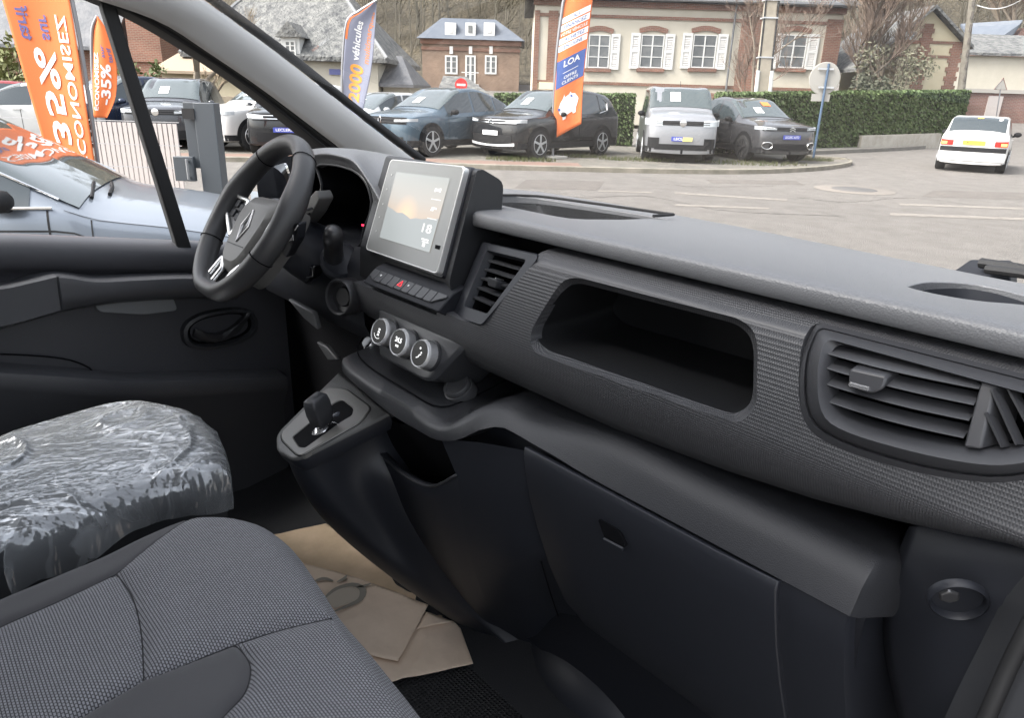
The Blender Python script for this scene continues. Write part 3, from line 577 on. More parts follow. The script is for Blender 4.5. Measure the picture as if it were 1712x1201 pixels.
f4 = Flag('feather_flag', 19.4, [(945, -12), (940, 10), (933, 60), (929, 130), (926, 190), (926, 232)], [(994, -40), (991, 0), (985, 50), (978, 110), (974, 160), (972, 207)], M_orange, 'orange finance feather flag with white bands, blue panel and white piggy bank', .03, pole=[(985, -50), (948, -14), (938, 30), (930, 100), (925, 190), (924, 262)])
for t0, t1, s_, u0, u1, mm_, tm in ((.175, .215, 'ICI', .42, .62, M_fw, M_fnavy), (.225, .268, 'FINANCEZ', .16, .86, M_fw, M_fnavy), (.275, .31, 'VOTRE VÉHICULE', .08, .92, None, M_fw), (.315, .355, 'ACHETEZ', .22, .86, M_fw, M_fnavy), (.363, .402, 'EN LIGNE', .20, .80, M_fw, M_fnavy)):
    if mm_: f4.band(.04, .96, t0, t1, mm_, 'white_band')
    f4.htext(s_, u0, u1, (t0+t1)/2, (t1-t0)*.62, tm)
f4.band(.02, .97, .465, .655, M_fnavy, 'blue_panel'); f4.htext('LOA', .24, .78, .505, .042, M_fw, bold=.02); f4.htext('OFFRE', .28, .72, .60, .022, M_fw); f4.htext('CLIENTS', .22, .78, .632, .022, M_fw); f4.band(.24, .76, .562, .566, M_fw, 'rule', off=.007)
pig = [(.16, .80), (.22, .765), (.30, .745), (.34, .72), (.38, .742), (.52, .735), (.56, .722), (.60, .738), (.72, .75), (.80, .775), (.86, .80), (.82, .835), (.78, .855), (.78, .89), (.68, .89), (.66, .872), (.44, .875), (.42, .90), (.32, .90), (.30, .868), (.22, .85), (.18, .83)]
b = MB(); b.cap([f4.at(u, t, .010) for u, t in pig]); pg = b.build('pig_print', M_fw, f4.cloth, smooth=0)
b = MB(); b.lathe([(.035, 0), (.034, .004)], f4.at(.18, .81, .016), -AXH, 14); b.lathe([(.03, 0), (.029, .004)], f4.at(.60, .755, .016), -AXH, 14); b.build('coin_print', M_fnavy, pg, smooth=0)
b = MB(); p = Pd(924, 265, 19.4); b.box((p.x, p.y, .06), (.55, .55, .06)); b.build('foot_plate', mat('conc', (.42, .40, .36), .9), f4.root, bevel=.01)

# ---------------------------------------------------------------- mesh gate and post
M_gp = mat('gate_grey', (.065, .075, .085), .5)
GD = 7.4
post = empty('gate_post', E3(sz(345, 300, GD)[0], GD, 0), 'thick slate grey steel gate post with lock boxes', 'gate post')
s0, z0 = sz(309, 170, GD); s1, _ = sz(357, 170, GD); sm, _ = sz(338, 240, GD)
b = MB(); sA, sB = sz(330, 240, GD)[0], sz(364, 240, GD)[0]; zt = sz(340, 172, GD)[1]
b.prism([E3(sA, GD, 0), E3(sB, GD, 0), E3(sB, GD, zt), E3(sA, GD, zt)], AXH*.16); b.build('post', M_gp, post, bevel=.006)
b = MB(); sC = sz(303, 185, GD)[0]; z1 = sz(320, 186, GD)[1]; z2 = sz(320, 262, GD)[1]; b.prism([E3(sC, GD+.04, z1-.55), E3(sA, GD+.04, z1-.55), E3(sA, GD+.04, zt), E3(sC, GD+.04, zt)], AXH*.08); b.build('strike_box', M_gp, post, bevel=.005)
b = MB(); c = Pd(315, 190, GD); b.prism([c+RTH*a-AXH*.01+V((0, 0, bb)) for a, bb in ((-.06, -.05), (.06, -.05), (.06, .05), (-.06, .05))], AXH*.02); b.build('strike_recess', mat('seam_black', (.012,)*3, .7), post)
b = MB(); c = Pd(308, 282, GD); b.prism([c+RTH*a-AXH*.03+V((0, 0, bb)) for a, bb in ((-.09, -.12), (.11, -.12), (.11, .12), (-.09, .12))], AXH*.06); lk = b.build('lock_case', M_gp, post, bevel=.005)
b = MB(); c = Pd(318, 282, GD)-AXH*.06; b.tube([c+V((0, 0, .10)), c+V((0, 0, -.10))], .014, 8); b.tube([c+V((0, 0, .08)), c+V((0, 0, .08))+AXH*.05], .012, 8); b.tube([c+V((0, 0, -.08)), c+V((0, 0, -.08))+AXH*.05], .012, 8); b.build('gate_handle', M_satin_c if False else mat('gate_steel', (.35, .36, .37), .35, metal=.7), lk)
M_wire = mat('wire', (.36, .36, .37), .5)
fs0, fs1 = sz(-220, 230, GD)[0], sz(298, 230, GD)[0]; ftop = sz(200, 197, GD)[1]
gate = empty('mesh_gate', E3(fs1, GD+.05, 0), 'welded wire mesh gate panels left of the grey post', 'gate')
k = 0; s_ = fs0; b = MB()
while s_ < fs1: b.bar(E3(s_, GD+.05, .08), E3(s_, GD+.05, ftop), .006, .006); s_ += .052
b.build('mesh_panel', M_wire, gate, smooth=0)
b = MB()
for z in (.10, .32, .55, .78, 1.0, ftop-.03): b.bar(E3(fs0, GD+.056, z), E3(fs1, GD+.056, z), .008, .008)
b.build('cross_wires', M_wire, gate, smooth=0)
b = MB(); b.bar(E3(fs1, GD+.05, 0), E3(fs1, GD+.05, ftop+.02), .05, .05); b.build('gate_stile', M_gp, gate)
b = MB(); sq = sz(150, 240, GD)[0]; b.bar(E3(sq, GD+.10, 0), E3(sq, GD+.10, ftop+.03), .06, .06); b.build('middle_post', M_gp, gate)
# pale screen sheets behind the mesh
fence = empty('panel_fence', E3(sz(230, 240, 9.2)[0], 9.2, 0), 'pale slatted screen standing behind the mesh gate', 'fence')
b = MB(); s_ = sz(158, 230, 9.2)[0]; e_ = sz(292, 230, 9.2)[0]; zt2 = sz(220, 205, 9.2)[1]
while s_ < e_: b.prism([E3(s_, 9.2, .05), E3(s_+.048, 9.2, .05), E3(s_+.048, 9.2, zt2), E3(s_, 9.2, zt2)], AXH*.02); s_ += .062
b.build('slat_panel', mat('pale_slats', (.44, .40, .38), .8), fence, smooth=0)
b = MB(); b.bar(E3(sz(158, 230, 9.2)[0], 9.24, .3), E3(e_, 9.24, .3), .03, .05); b.bar(E3(sz(158, 230, 9.2)[0], 9.24, 1.0), E3(e_, 9.24, 1.0), .03, .05); b.build('rail', M_gp, fence)

# ---------------------------------------------------------------- houses
M_slate = mat('slate', (.085, .09, .10), .75, var=(2.2, (.14, .14, .145)), bump=('noise', 6, .5, .05))
M_slate2 = mat('slate_blue', (.085, .10, .125), .6, var=(1.4, (.11, .125, .15)))
M_slatem = mat('slate_moss', (.065, .067, .07), .9, var=(3.2, (.19, .19, .18)), bump=('noise', 9, 1.0, .10))
M_cream = mat('render_cream', (.52, .485, .405), .9, var=(.8, (.46, .425, .35)))
M_cream2 = mat('render_yellow', (.48, .43, .31), .9, var=(.7, (.43, .375, .26)))
M_brick = brick_mat('brick', (.22, .09, .06), (.16, .065, .045), (.22, .17, .13)); M_brick2 = brick_mat('brick_pale', (.235, .150, .105), (.18, .11, .075), (.24, .19, .145)); M_brickd = brick_mat('brick_dark', (.20, .095, .075), (.15, .075, .06), (.2, .16, .14))
M_wf = mat('window_white', (.60, .60, .58), .5); M_hglass = mat('house_glass', (.10, .11, .115), .08, spec=.8, var=(1.7, (.16, .165, .165))); M_shut = mat('shutter', (.60, .585, .56), .7)
def rectE(x0, y0, x1, y1, D): a, bb = sz(x0, y0, D), sz(x1, y1, D); return a[0], a[1], bb[0], bb[1]   # s0, ztop, s1, zbottom
def wallbox(s0, s1, D, z0, z1, dep, mb=None):
    mb = mb or MB(); mb.prism([E3(s0, D, z0), E3(s1, D, z0), E3(s1, D, z1), E3(s0, D, z1)], AXH*dep); return mb
def window(parent, s0, s1, z0, z1, D, shutters=False, rows=3, lintel=None, sill=None, name='window', cw=.05):
    f = MB()
    for (a, bb, c, d) in ((s0, s0+cw, z0, z1), (s1-cw, s1, z0, z1), (s0+cw, s1-cw, z0, z0+cw), (s0+cw, s1-cw, z1-cw, z1)): wallbox(a, bb, D-.06, c, d, .055, f)
    m_ = (s0+s1)/2; wallbox(m_-cw*.6, m_+cw*.6, D-.055, z0+cw, z1-cw, .05, f)
    for k in range(1, rows): z = z0+(z1-z0)*k/rows; wallbox(s0+cw, m_-cw*.6, D-.05, z-.018, z+.018, .04, f); wallbox(m_+cw*.6, s1-cw, D-.05, z-.018, z+.018, .04, f)
    w_ = f.build(name, M_wf, parent, smooth=0)
    wallbox(s0+.02, s1-.02, D-.025, z0+.02, z1-.02, .02).build('pane', M_hglass, w_, smooth=0)
    if shutters:
        sw_ = (s1-s0)*.42
        for a, bb in ((s0-sw_-.04, s0-.04), (s1+.04, s1+sw_+.04)):
            f = MB(); t = .09
            for (p, q, c, d) in ((a, a+t, z0-.05, z1+.05), (bb-t, bb, z0-.05, z1+.05), (a+t, bb-t, z0-.05, z0+.08), (a+t, bb-t, z1-.08, z1+.05), (a+t, bb-t, (z0+z1)/2-.06, (z0+z1)/2+.06)): wallbox(p, q, D-.09, c, d, .06, f)
            sh = f.build('shutter', M_wf, w_, smooth=0); f = MB(); k = z0+.1
            while k < z1-.1: f.add([E3(a+t, D-.055, k), E3(bb-t, D-.055, k), E3(bb-t, D-.08, k-.05), E3(a+t, D-.08, k-.05)], [(0, 1, 2, 3)]); k += .075
            wallbox(a+t, bb-t, D-.04, z0+.08, z1-.08, .02, f); f.build('louvres', M_shut, sh, smooth=0)
    if lintel:
        f = MB(); n = 9; top = [(s0-.14+(s1-s0+.28)*i/n, z1+.05+.22*math.sin(math.pi*i/n)*.6+.20) for i in range(n+1)]; bot = [(s0-.10+(s1-s0+.20)*i/n, z1+.04+.12*math.sin(math.pi*i/n)) for i in range(n+1)]
        f.prism([E3(s, D-.07, z) for s, z in bot]+[E3(s, D-.07, z) for s, z in top[::-1]], AXH*.08); f.build('lintel', lintel, w_, smooth=0)
    if sill: f = MB(); wallbox(s0-.12, s1+.12, D-.14, z0-.17, z0-.02, .16, f); f.build('sill', sill, w_, smooth=0)
    return w_
def gable_roof(parent, s0, s1, D0, D1, ze, zr, axis='s', over=.35, m=None, name='roof', hip=0):
    f = MB()
    if axis == 's':
        Dm = (D0+D1)/2; a, bb = s0-over, s1+over
        A = [E3(a, D0-over, ze), E3(bb, D0-over, ze), E3(bb-hip, Dm, zr), E3(a+hip, Dm, zr)]; B = [E3(bb, D1+over, ze), E3(a, D1+over, ze), E3(a+hip, Dm, zr), E3(bb-hip, Dm, zr)]
    else:
        sm_ = (s0+s1)/2; a, bb = D0-over, D1+over
        A = [E3(s0-over, bb, ze), E3(s0-over, a, ze), E3(sm_, a+hip, zr), E3(sm_, bb-hip, zr)]; B = [E3(s1+over, a, ze), E3(s1+over, bb, ze), E3(sm_, bb-hip, zr), E3(sm_, a+hip, zr)]
    up = V((0, 0, .14))
    for q in (A, B): f.prism(q, up)
    if hip:
        for q in ([A[1], B[0], A[2]], [B[1], A[0], A[3]]): f.prism(q, up)
    return f.build(name, m, parent, smooth=0)
# cream house with brick bands
D = 37.0
hs = empty('cream_house', E3(sz(1130, 160, D)[0], D, terr(8, 37)), 'long cream rendered house with brick pilasters, bands and white shutters', 'house')
sA, sB = sz(893, 80, D)[0], sz(1400, 80, D)[0]; zt = sz(1130, 4, D)[1]
zb0 = .3
wallbox(sA, sB, D, zb0, zt, 9).build('wall', M_cream, hs, smooth=0)
f = MB()
for x0, x1 in ((915, 931), (1235, 1290), (1376, 1402)): a, c = sz(x0, 80, D)[0], sz(x1, 80, D)[0]; wallbox(a, c, D-.10, zb0, zt-.5, .10, f)
wallbox(sA-.02, sA+.22, D-.08, zb0, zt-.5, .08, f)
f.build('brick_pilasters', M_brick, hs, smooth=0)
f = MB(); wallbox(sA-.1, sB+.1, D-.14, sz(1130, 15, D)[1], zt-.02, .14, f); f.build('cornice', M_brick, hs, smooth=0)
f = MB(); z = sz(1130, 31, D)[1]; wallbox(sA, sB, D-.06, z-.07, z+.07, .06, f); z = sz(1130, 143, D)[1]; wallbox(sA, sB, D-.06, z-.07, z+.07, .06, f); f.build('brick_band', M_brick, hs, smooth=0)
for x0, x1 in ((985, 1017), (1073, 1106), (1160, 1193), (1308, 1342)):
    s0, z1, s1, z0 = rectE(x0, 57, x1, 114, D); window(hs, s0, s1, z0, z1, D, shutters=True, lintel=M_brick, sill=M_brick)
s0, z1, s1, z0 = rectE(1165, 168, 1195, 200, D); window(hs, s0, s1, z0, z1, D, lintel=M_brick, name='cellar_window')
gable_roof(hs, sA, sB, D, D+9, zt, zt+3.6, 's', .5, M_slate, hip=2.5)
f = MB(); wallbox(sA+.3, sA+2.2, D-.5, zb0, sz(900, 137, D)[1], .5, f); f.build('porch_block', mat('porch_cream', (.66, .60, .42), .9), hs, smooth=0)
f = MB(); f.tube([E3(sA-.5, D-.55, zt+.05), E3(sB+.5, D-.55, zt+.05)], .07, 8); f.tube([E3(sz(1221, 80, D)[0], D-.16, zb0), E3(sz(1221, 80, D)[0], D-.16, zt)], .05, 8); f.build('gutter', mat('zinc_dark', (.14, .145, .15), .5, metal=.3), hs)
# brick house with a slate mansard
D = 56.0
bh = empty('brick_house', E3(sz(787, 120, D)[0], D, terr(-5, D)), 'brown brick house with slate mansard roof and three white dormers', 'house')
sA, sB = sz(706, 110, D)[0], sz(868, 110, D)[0]; zt = sz(787, 66, D)[1]
wallbox(sA, sB, D, terr(-5, D)-.5, zt, 8).build('wall', M_brick2, bh, smooth=0)
f = MB(); za, zc = zt, sz(787, 28, D)[1]; o_ = .35; i_ = 1.3
lo_ = [E3(sA-o_, D-o_, za), E3(sB+o_, D-o_, za), E3(sB+o_, D+8+o_, za), E3(sA-o_, D+8+o_, za)]; hi_ = [E3(sA+i_, D+i_, zc), E3(sB-i_*1.4, D+i_, zc), E3(sB-i_*1.4, D+8-i_, zc), E3(sA+i_, D+8-i_, zc)]
f.grid([lo_, hi_], cu=True); f.cap(hi_); f.cap(lo_[::-1]); f.build('roof', M_slate2, bh, smooth=0)
f = MB(); wallbox(sA-.12, sB+.12, D-.12, zt-.35, zt-.02, .12, f); wallbox(sA-.05, sB+.05, D-.07, sz(787, 82, D)[1]-.12, sz(787, 82, D)[1]+.1, .07, f); f.build('cornice', M_brick, bh, smooth=0)
for x0, x1 in ((744, 762), (778, 795), (809, 827)):
    s0, z1, s1, z0 = rectE(x0, 37, x1, 60, D); f = MB(); wallbox(s0, s1, D-.05, z0, z1, 1.6, f); dm = f.build('dormer', M_wf, bh, smooth=0)
    f = MB(); wallbox(s0+.22, s1-.22, D-.08, z0+.2, z1-.2, .04, f); f.build('pane', M_hglass if x0 == 778 else M_shut, dm, smooth=0)
for x0, x1, y1 in ((744, 765, 124), (778, 795, 140), (811, 830, 124)):
    s0, z1, s1, z0 = rectE(x0, 92, x1, y1, D); window(bh, s0, s1, z0, z1, D, rows=3, cw=.11); 
    f = MB(); wallbox((s0+s1)/2-.12, (s0+s1)/2+.12, D-.1, z1+.1, z1+.6, .1, f); f.build('keystone', M_wf, bh, smooth=0)
s0, z1, s1, z0 = rectE(773, 121, 801, 141, D); f = MB()
for k in range(8): s_ = s0+(s1-s0)*k/7; f.bar(E3(s_, D-.8, z0), E3(s_, D-.8, z1), .04, .04)
f.bar(E3(s0, D-.8, z1), E3(s1, D-.8, z1), .06, .06); wallbox(s0, s1, D-.85, z0-.2, z0, .85, f); f.build('balcony', M_wf, bh, smooth=0)
# slate roofed house on the left
D = 30.0
lh = empty('slate_house', E3(sz(500, 140, D)[0], D, terr(-12, D)), 'big house with a steep mossy slate roof and one white dormer', 'house')
sA, sB = sz(330, 130, D)[0], sz(632, 130, D)[0]; ze = sz(560, 103, D)[1]; zr = sz(450, -70, D)[1]
wallbox(sA, sB, D, terr(-12, D)-.5, ze, 9).build('wall', M_cream, lh, smooth=0)
sap, s_r = sz(430, 0, D)[0], sz(540, 0, D)[0]
f = MB(); A = [E3(sA-.4, D-.4, ze), E3(sB+.45, D-.4, ze), E3(sz(500, -60, D)[0], D+4.5, zr), E3(sz(392, -60, D)[0], D+4.5, zr)]; B = [E3(sB+.45, D-.4, ze), E3(sB+.45, D+9.4, ze), A[2]]; C_ = [E3(sA-.4, D+9.4, ze), E3(sA-.4, D-.4, ze), A[3]]; D_ = [B[1], C_[0], A[3], A[2]]
for q in (A, B, C_, D_): f.prism(q, (0, 0, .16))
f.build('roof', M_slatem, lh, smooth=0)
f = MB(); f.tube([A[1]+V((0, 0, .14)), A[2]+V((0, 0, .14))], .09, 6); f.tube([A[0]+V((0, 0, .14)), A[3]+V((0, 0, .14))], .09, 6); f.build('hip_ridge', mat('zinc', (.17, .175, .18), .6), lh)
s0, z1, s1, z0 = rectE(472, 62, 505, 102, D-.1); f = MB(); wallbox(s0, s1, D-.3, z0, z1, 3, f); dm = f.build('dormer', M_wf, lh, smooth=0)
f = MB(); mid_ = (s0+s1)/2; f.prism([E3(s0-.2, D-.5, z1), E3(s1+.2, D-.5, z1), E3(mid_, D-.5, z1+.55)], AXH*3); f.build('dormer_roof', M_slatem, dm, smooth=0)
window(lh, s0+.14, s1-.14, z0+.18, z1-.12, D-.31, rows=3, cw=.05, name='dormer_window')
s0, z1, s1, z0 = rectE(551, 115, 570, 125, D); f = MB(); wallbox(s0, s1, D-.08, z0, z1, .06, f); f.build('blue_sign', mat('sign_blue', (.10, .11, .28), .5), lh, smooth=0)
ax_ = empty('slate_annexe', E3(sz(660, 150, D)[0], D, terr(-9, D)), 'low annexe with a plain grey slate roof right of the slate house', 'annexe')
sC, sD = sz(634, 120, D)[0], sz(690, 120, D)[0]; zA, zB = sz(655, 93, D)[1], sz(670, 146, D)[1]
wallbox(sC+.02, sD-.2, D+.6, terr(-9, D)-.5, zB, 5).build('wall', M_cream, ax_, smooth=0)
f = MB(); f.prism([E3(sC-.1, D+.1, zB), E3(sD, D+.1, zB), E3(sz(652, 93, D)[0], D+3, zA), E3(sC-.1, D+3, zA)], (0, 0, .12)); f.prism([E3(sD, D+.1, zB), E3(sD, D+6, zB), E3(sz(652, 93, D)[0], D+3, zA)], (0, 0, .12)); f.build('roof', M_slate, ax_, smooth=0)
f = MB(); f.prism([E3(sz(690, 150, D)[0], D+8, zB-.4), E3(sz(730, 150, D)[0]+2, D+8, zB-.4), E3(sz(700, 150, D)[0]+1, D+12, zB+.6), E3(sz(690, 150, D)[0], D+12, zB+.6)], (0, 0, .1)); f.build('lean_to', M_slatem, ax_, smooth=0)
# brick house and outbuildings seen through the side window
D = 34.0
kh = empty('gabled_brick_house', E3(sz(200, 140, D)[0], D, terr(-18, D)), 'red brick house with grey roof and skylight behind the small orange flag', 'house')
sA, sB = sz(-30, 120, D)[0], sz(265, 120, D)[0]; ze = sz(180, 85, D)[1]
wallbox(sA, sB, D, terr(-18, D)-.6, ze, 8).build('wall', M_brick, kh, smooth=0)
f = MB(); zr = ze+4.6; A = [E3(sA-.4, D-.5, ze), E3(sB-1.6, D-.5, ze), E3(sB-1.6, D+4, zr), E3(sA-.4, D+4, zr)]; f.prism(A, (0, 0, .15)); f.prism([E3(sB-1.6, D+8.4, ze), E3(sA-.4, D+8.4, ze), A[3], A[2]], (0, 0, .15)); f.build('roof', M_slate, kh, smooth=0)
f = MB(); s2 = sz(215, 60, D)[0]; f.prism([E3(s2, D-.12, ze-.4), E3(sB+.3, D-.12, ze-.4), E3(sB+.3, D-.12, ze+1.2), E3((s2+sB)/2, D-.12, ze+4.4), E3(s2, D-.12, ze+1.2)], AXH*8); f.build('gable', M_brick, kh, smooth=0)
c = Pd(156, 28, D-.0); f = MB(); q = [E3(sz(148, 36, D)[0], D+1.2, ze+1.95), E3(sz(164, 36, D)[0], D+1.2, ze+1.95), E3(sz(164, 36, D)[0], D+2.1, ze+2.9), E3(sz(148, 36, D)[0], D+2.1, ze+2.9)]; f.prism(q, (0, 0, .1)); f.build('skylight', mat('skylight', (.45, .6, .58), .1), kh, smooth=0)
D = 27.0
gw = empty('garden_wall', E3(sz(250, 150, D)[0], D, 0), 'long low brown garden wall behind the parked cars on the left', 'wall')
wallbox(sz(-120, 150, D)[0], sz(560, 150, D)[0], D, 0, sz(250, 157, D)[1], .3).build('wall_face', mat('old_wall', (.20, .165, .12), .9, var=(2, (.27, .23, .17))), gw, smooth=0)
sh_ = empty('cream_shed', E3(sz(340, 150, D)[0], D+2, 0), 'low cream shed with flat tiled roof beyond the garden wall', 'shed')
s0, z1, s1, z0 = rectE(270, 122, 420, 160, D+2); wallbox(s0, s1, D+2, 0, z1, 4).build('wall', M_cream2, sh_, smooth=0)
f = MB(); f.prism([E3(s0-.3, D+1.7, z1), E3(s1+.3, D+1.7, z1), E3(s1-.6, D+4, z1+1.1), E3(s0+.6, D+4, z1+1.1)], (0, 0, .1)); f.build('roof', mat('shed_tiles', (.28, .22, .16), .9), sh_, smooth=0)
# gabled outhouse with brick quoins
D = 36.0
oh = empty('gabled_outhouse', E3(sz(1550, 140, D)[0], D, terr(14, D)), 'small cream gabled outhouse with brick corner quoins and slate roof', 'outhouse')
sA, sM, sB = sz(1497, 120, D)[0], sz(1548, 60, D)[0], sz(1598, 120, D)[0]; ze = sz(1598, 72, D)[1]; zr = sz(1553, 16, D)[1]; zb0 = terr(14, D)-.6
f = MB(); f.prism([E3(sA, D, zb0), E3(sB, D, zb0), E3(sB, D, ze), E3(sM, D, zr), E3(sA, D, ze)], AXH*6); f.build('wall', M_cream2, oh, smooth=0)
f = MB()
for k in range(26):
    z = zb0+1.0+k*.20
    for cs, lim in ((sA+.75 if False else sz(1541, 100, D)[0], zr-.7), (sB-.2, ze-.1)):
        if z < lim: wd = .22+.10*(k % 2); wallbox(cs-wd, cs+wd*.9, D-.05, z, z+.2, .05, f)
f.build('brick_quoins', M_brick, oh, smooth=0)
f = MB()
for y in (70, 94): z = sz(1548, y, D)[1]; wallbox(sA, sB, D-.035, z-.06, z+.06, .035, f)
f.build('brick_band', M_brick, oh, smooth=0)
f = MB(); za = ze-.1
f.prism([E3(sB+.35, D-.4, ze-.25), E3(sB+.35, D+6.3, ze-.25), E3(sM, D+6.3, zr+.05), E3(sM, D-.4, zr+.05)], (0, 0, .14)); f.prism([E3(sA-1.9, D-.4, ze-1.35), E3(sM, D-.4, zr+.05), E3(sM, D+6.3, zr+.05), E3(sA-1.9, D+6.3, ze-1.35)], (0, 0, .14)); f.build('roof', M_slatem, oh, smooth=0)
s0, z1, s1, z0 = rectE(1514, 52, 1530, 66, D); window(oh, s0, s1, z0, z1, D, rows=2, cw=.04, sill=M_brick)
f = MB(); f.prism([E3(sM-2.4, D+5, zr-.6), E3(sM-.6, D+5, zr-.6), E3(sM-.6, D+5, zr+1.0), E3(sM-2.4, D+5, zr+1.0)], AXH*.8); 
# cream building and brick wall on the right
D = 44.0
ch = empty('cream_building', E3(sz(1690, 130, D)[0], D, terr(20, D)), 'cream walled building with hipped slate roof above the brick boundary wall', 'house')
sA, sB = sz(1592, 130, D)[0], sz(1860, 130, D)[0]; ze = sz(1680, 94, D)[1]
wallbox(sA, sB, D, terr(20, D)-.5, ze, 8).build('wall', M_cream, ch, smooth=0)
f = MB(); zr = sz(1650, 50, D)[1]; A = [E3(sA-.3, D-.3, ze), E3(sB, D-.3, ze), E3(sB-2, D+4, zr), E3(sz(1640, 60, D)[0], D+4, zr)]; f.prism(A, (0, 0, .14)); f.prism([E3(sA-.3, D+8, ze), E3(sA-.3, D-.3, ze), A[3]], (0, 0, .14)); f.build('roof', M_slatem, ch, smooth=0)
gh = empty('dark_gabled_house', E3(sz(1690, 80, 50)[0], 50, terr(24, 50)), 'grey roofed house with dark brick gable high on the right', 'house')
D = 50.0; s0, s1 = sz(1640, 80, D)[0], sz(1800, 80, D)[0]; z_ = sz(1700, 84, D)[1]; zr = sz(1700, 38, D)[1]
wallbox(s0, s1, D, terr(24, D)-.5, z_, 8).build('wall', M_brickd, gh, smooth=0)
f = MB(); f.prism([E3(s0-.4, D-.4, z_-.3), E3(sz(1672, 70, D)[0], D-.4, z_-.2), E3(sz(1702, 38, D)[0], D-.4, zr), E3(sz(1650, 40, D)[0], D+3, zr)], (0, 0, .15)); f.build('roof', M_slate2, gh, smooth=0)
f = MB(); f.prism([E3(sz(1668, 72, D)[0], D-.3, z_-1), E3(sz(1745, 72, D)[0], D-.3, z_-1), E3(sz(1708, 40, D)[0], D-.3, zr-.3)], AXH*4); f.build('gable', M_brickd, gh, smooth=0)
for x0, x1 in ((1683, 1696), (1704, 1716)): s0, z1, s1, z0 = rectE(x0, 62, x1, 80, D); window(gh, s0, s1, z0, z1, D-.32, rows=1, cw=.10)
D = 39.0
bw_ = empty('brick_boundary_wall', E3(sz(1660, 190, D)[0], D, terr(17, D)), 'dark red brick boundary wall with pale door at the street bend', 'wall')
s0, z1, s1, z0 = rectE(1614, 154, 1900, 206, D); wallbox(s0, s1, D, z0-1.2, z1, .4).build('wall_face', M_brickd, bw_, smooth=0)
f = MB(); wallbox(s0-.1, s1, D-.1, z1, z1+.18, .6, f); f.build('coping', mat('coping', (.35, .33, .30), .9), bw_, smooth=0)
s0, z1, s1, z0 = rectE(1653, 160, 1667, 200, D); f = MB(); wallbox(s0, s1, D-.06, z0-.6, z1, .06, f); f.build('door', mat('pale_door', (.42, .38, .36), .7), bw_, smooth=0)
# low retaining wall under the hedge
a, c = G(1440, 252), G(1562, 246)
lw_ = empty('retaining_wall', a, 'low pale concrete wall along the foot of the hedge', 'wall')
f = MB(); A_, B_ = Pd(1438, 250, 26.9), Pd(1570, 243, 30.3); f.prism([V((A_.x, A_.y, 0)), V((B_.x, B_.y, 0)), V((B_.x, B_.y, Pd(1570, 223, 30.3).z)), V((A_.x, A_.y, Pd(1438, 227, 26.9).z))], AXH*.3); f.build('wall_face', mat('pale_conc', (.44, .41, .36), .9, var=(3, (.34, .31, .26))), lw_, smooth=0)

# ---------------------------------------------------------------- plants
def leafmat(n, c1, c2): return mat(n, c1, .7, var=(5, c2))
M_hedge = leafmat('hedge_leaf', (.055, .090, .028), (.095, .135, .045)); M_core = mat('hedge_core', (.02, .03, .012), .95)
def hedge(name, label, s0, D0, s1, D1, z0, z1, th, n, lw=.055, zt2=None):
    o = empty(name, E3(s0, D0, z0), label, 'hedge'); zt2 = zt2 or z1
    q = [E3(s0, D0, z0), E3(s1, D1, z0), E3(s1, D1, zt2-.06), E3(s0, D0, z1-.06)]
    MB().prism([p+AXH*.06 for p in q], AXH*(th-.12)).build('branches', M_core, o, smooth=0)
    b = MB()
    for k in range(n):
        t = random.random(); r = random.random()
        if r < .62: d, h = random.uniform(-.04, .10)+.05*noise.noise(V((t*30, random.random()*3, 1))), random.random()
        elif r < .92: d, h = random.random()*th, random.uniform(.97, 1.02)+.012*noise.noise(V((t*40, 0, 3)))
        else: d, h = random.random()*th, random.random(); t = random.choice((random.uniform(-.003, .003), random.uniform(.997, 1.003)))
        p = E3(s0+(s1-s0)*t, D0+(D1-D0)*t+d, z0+(z1+(zt2-z1)*t-z0)*h)
        u = V((random.gauss(0, 1), random.gauss(0, 1), random.gauss(0, 1))).normalized(); v = u.orthogonal().normalized(); u = u.cross(v); l = lw*random.uniform(.6, 1.3)
        b.add([p-u*l, p+v*l*.5, p+u*l, p-v*l*.5], [(0, 1, 2, 3)])
    b.build('foliage', M_hedge, o, smooth=0, normals=False, weld=False); return o
hedge('clipped_hedge', 'long clipped green hedge behind the blue sign post', sz(1205, 200, 22.6)[0], 22.6, sz(1612, 200, 31.9)[0], 31.9, 0.05, Pd(1205, 157, 22.6).z, 1.0, 22000, .07, Pd(1612, 152, 31.9).z)
hedge('short_hedge', 'shorter clipped hedge between the black SUV and the silver van', sz(826, 200, 25.5)[0], 25.5, sz(1060, 200, 25)[0], 25, 0.05, Pd(840, 158, 25.5).z, .8, 7000, .06, Pd(1030, 157, 25).z)
M_bark = mat('bark', (.13, .105, .08), .95, var=(3, (.18, .15, .115))); M_twig = mat('twig', (.15, .115, .085), .95); M_twig2 = mat('twig_red', (.145, .105, .08), .95)
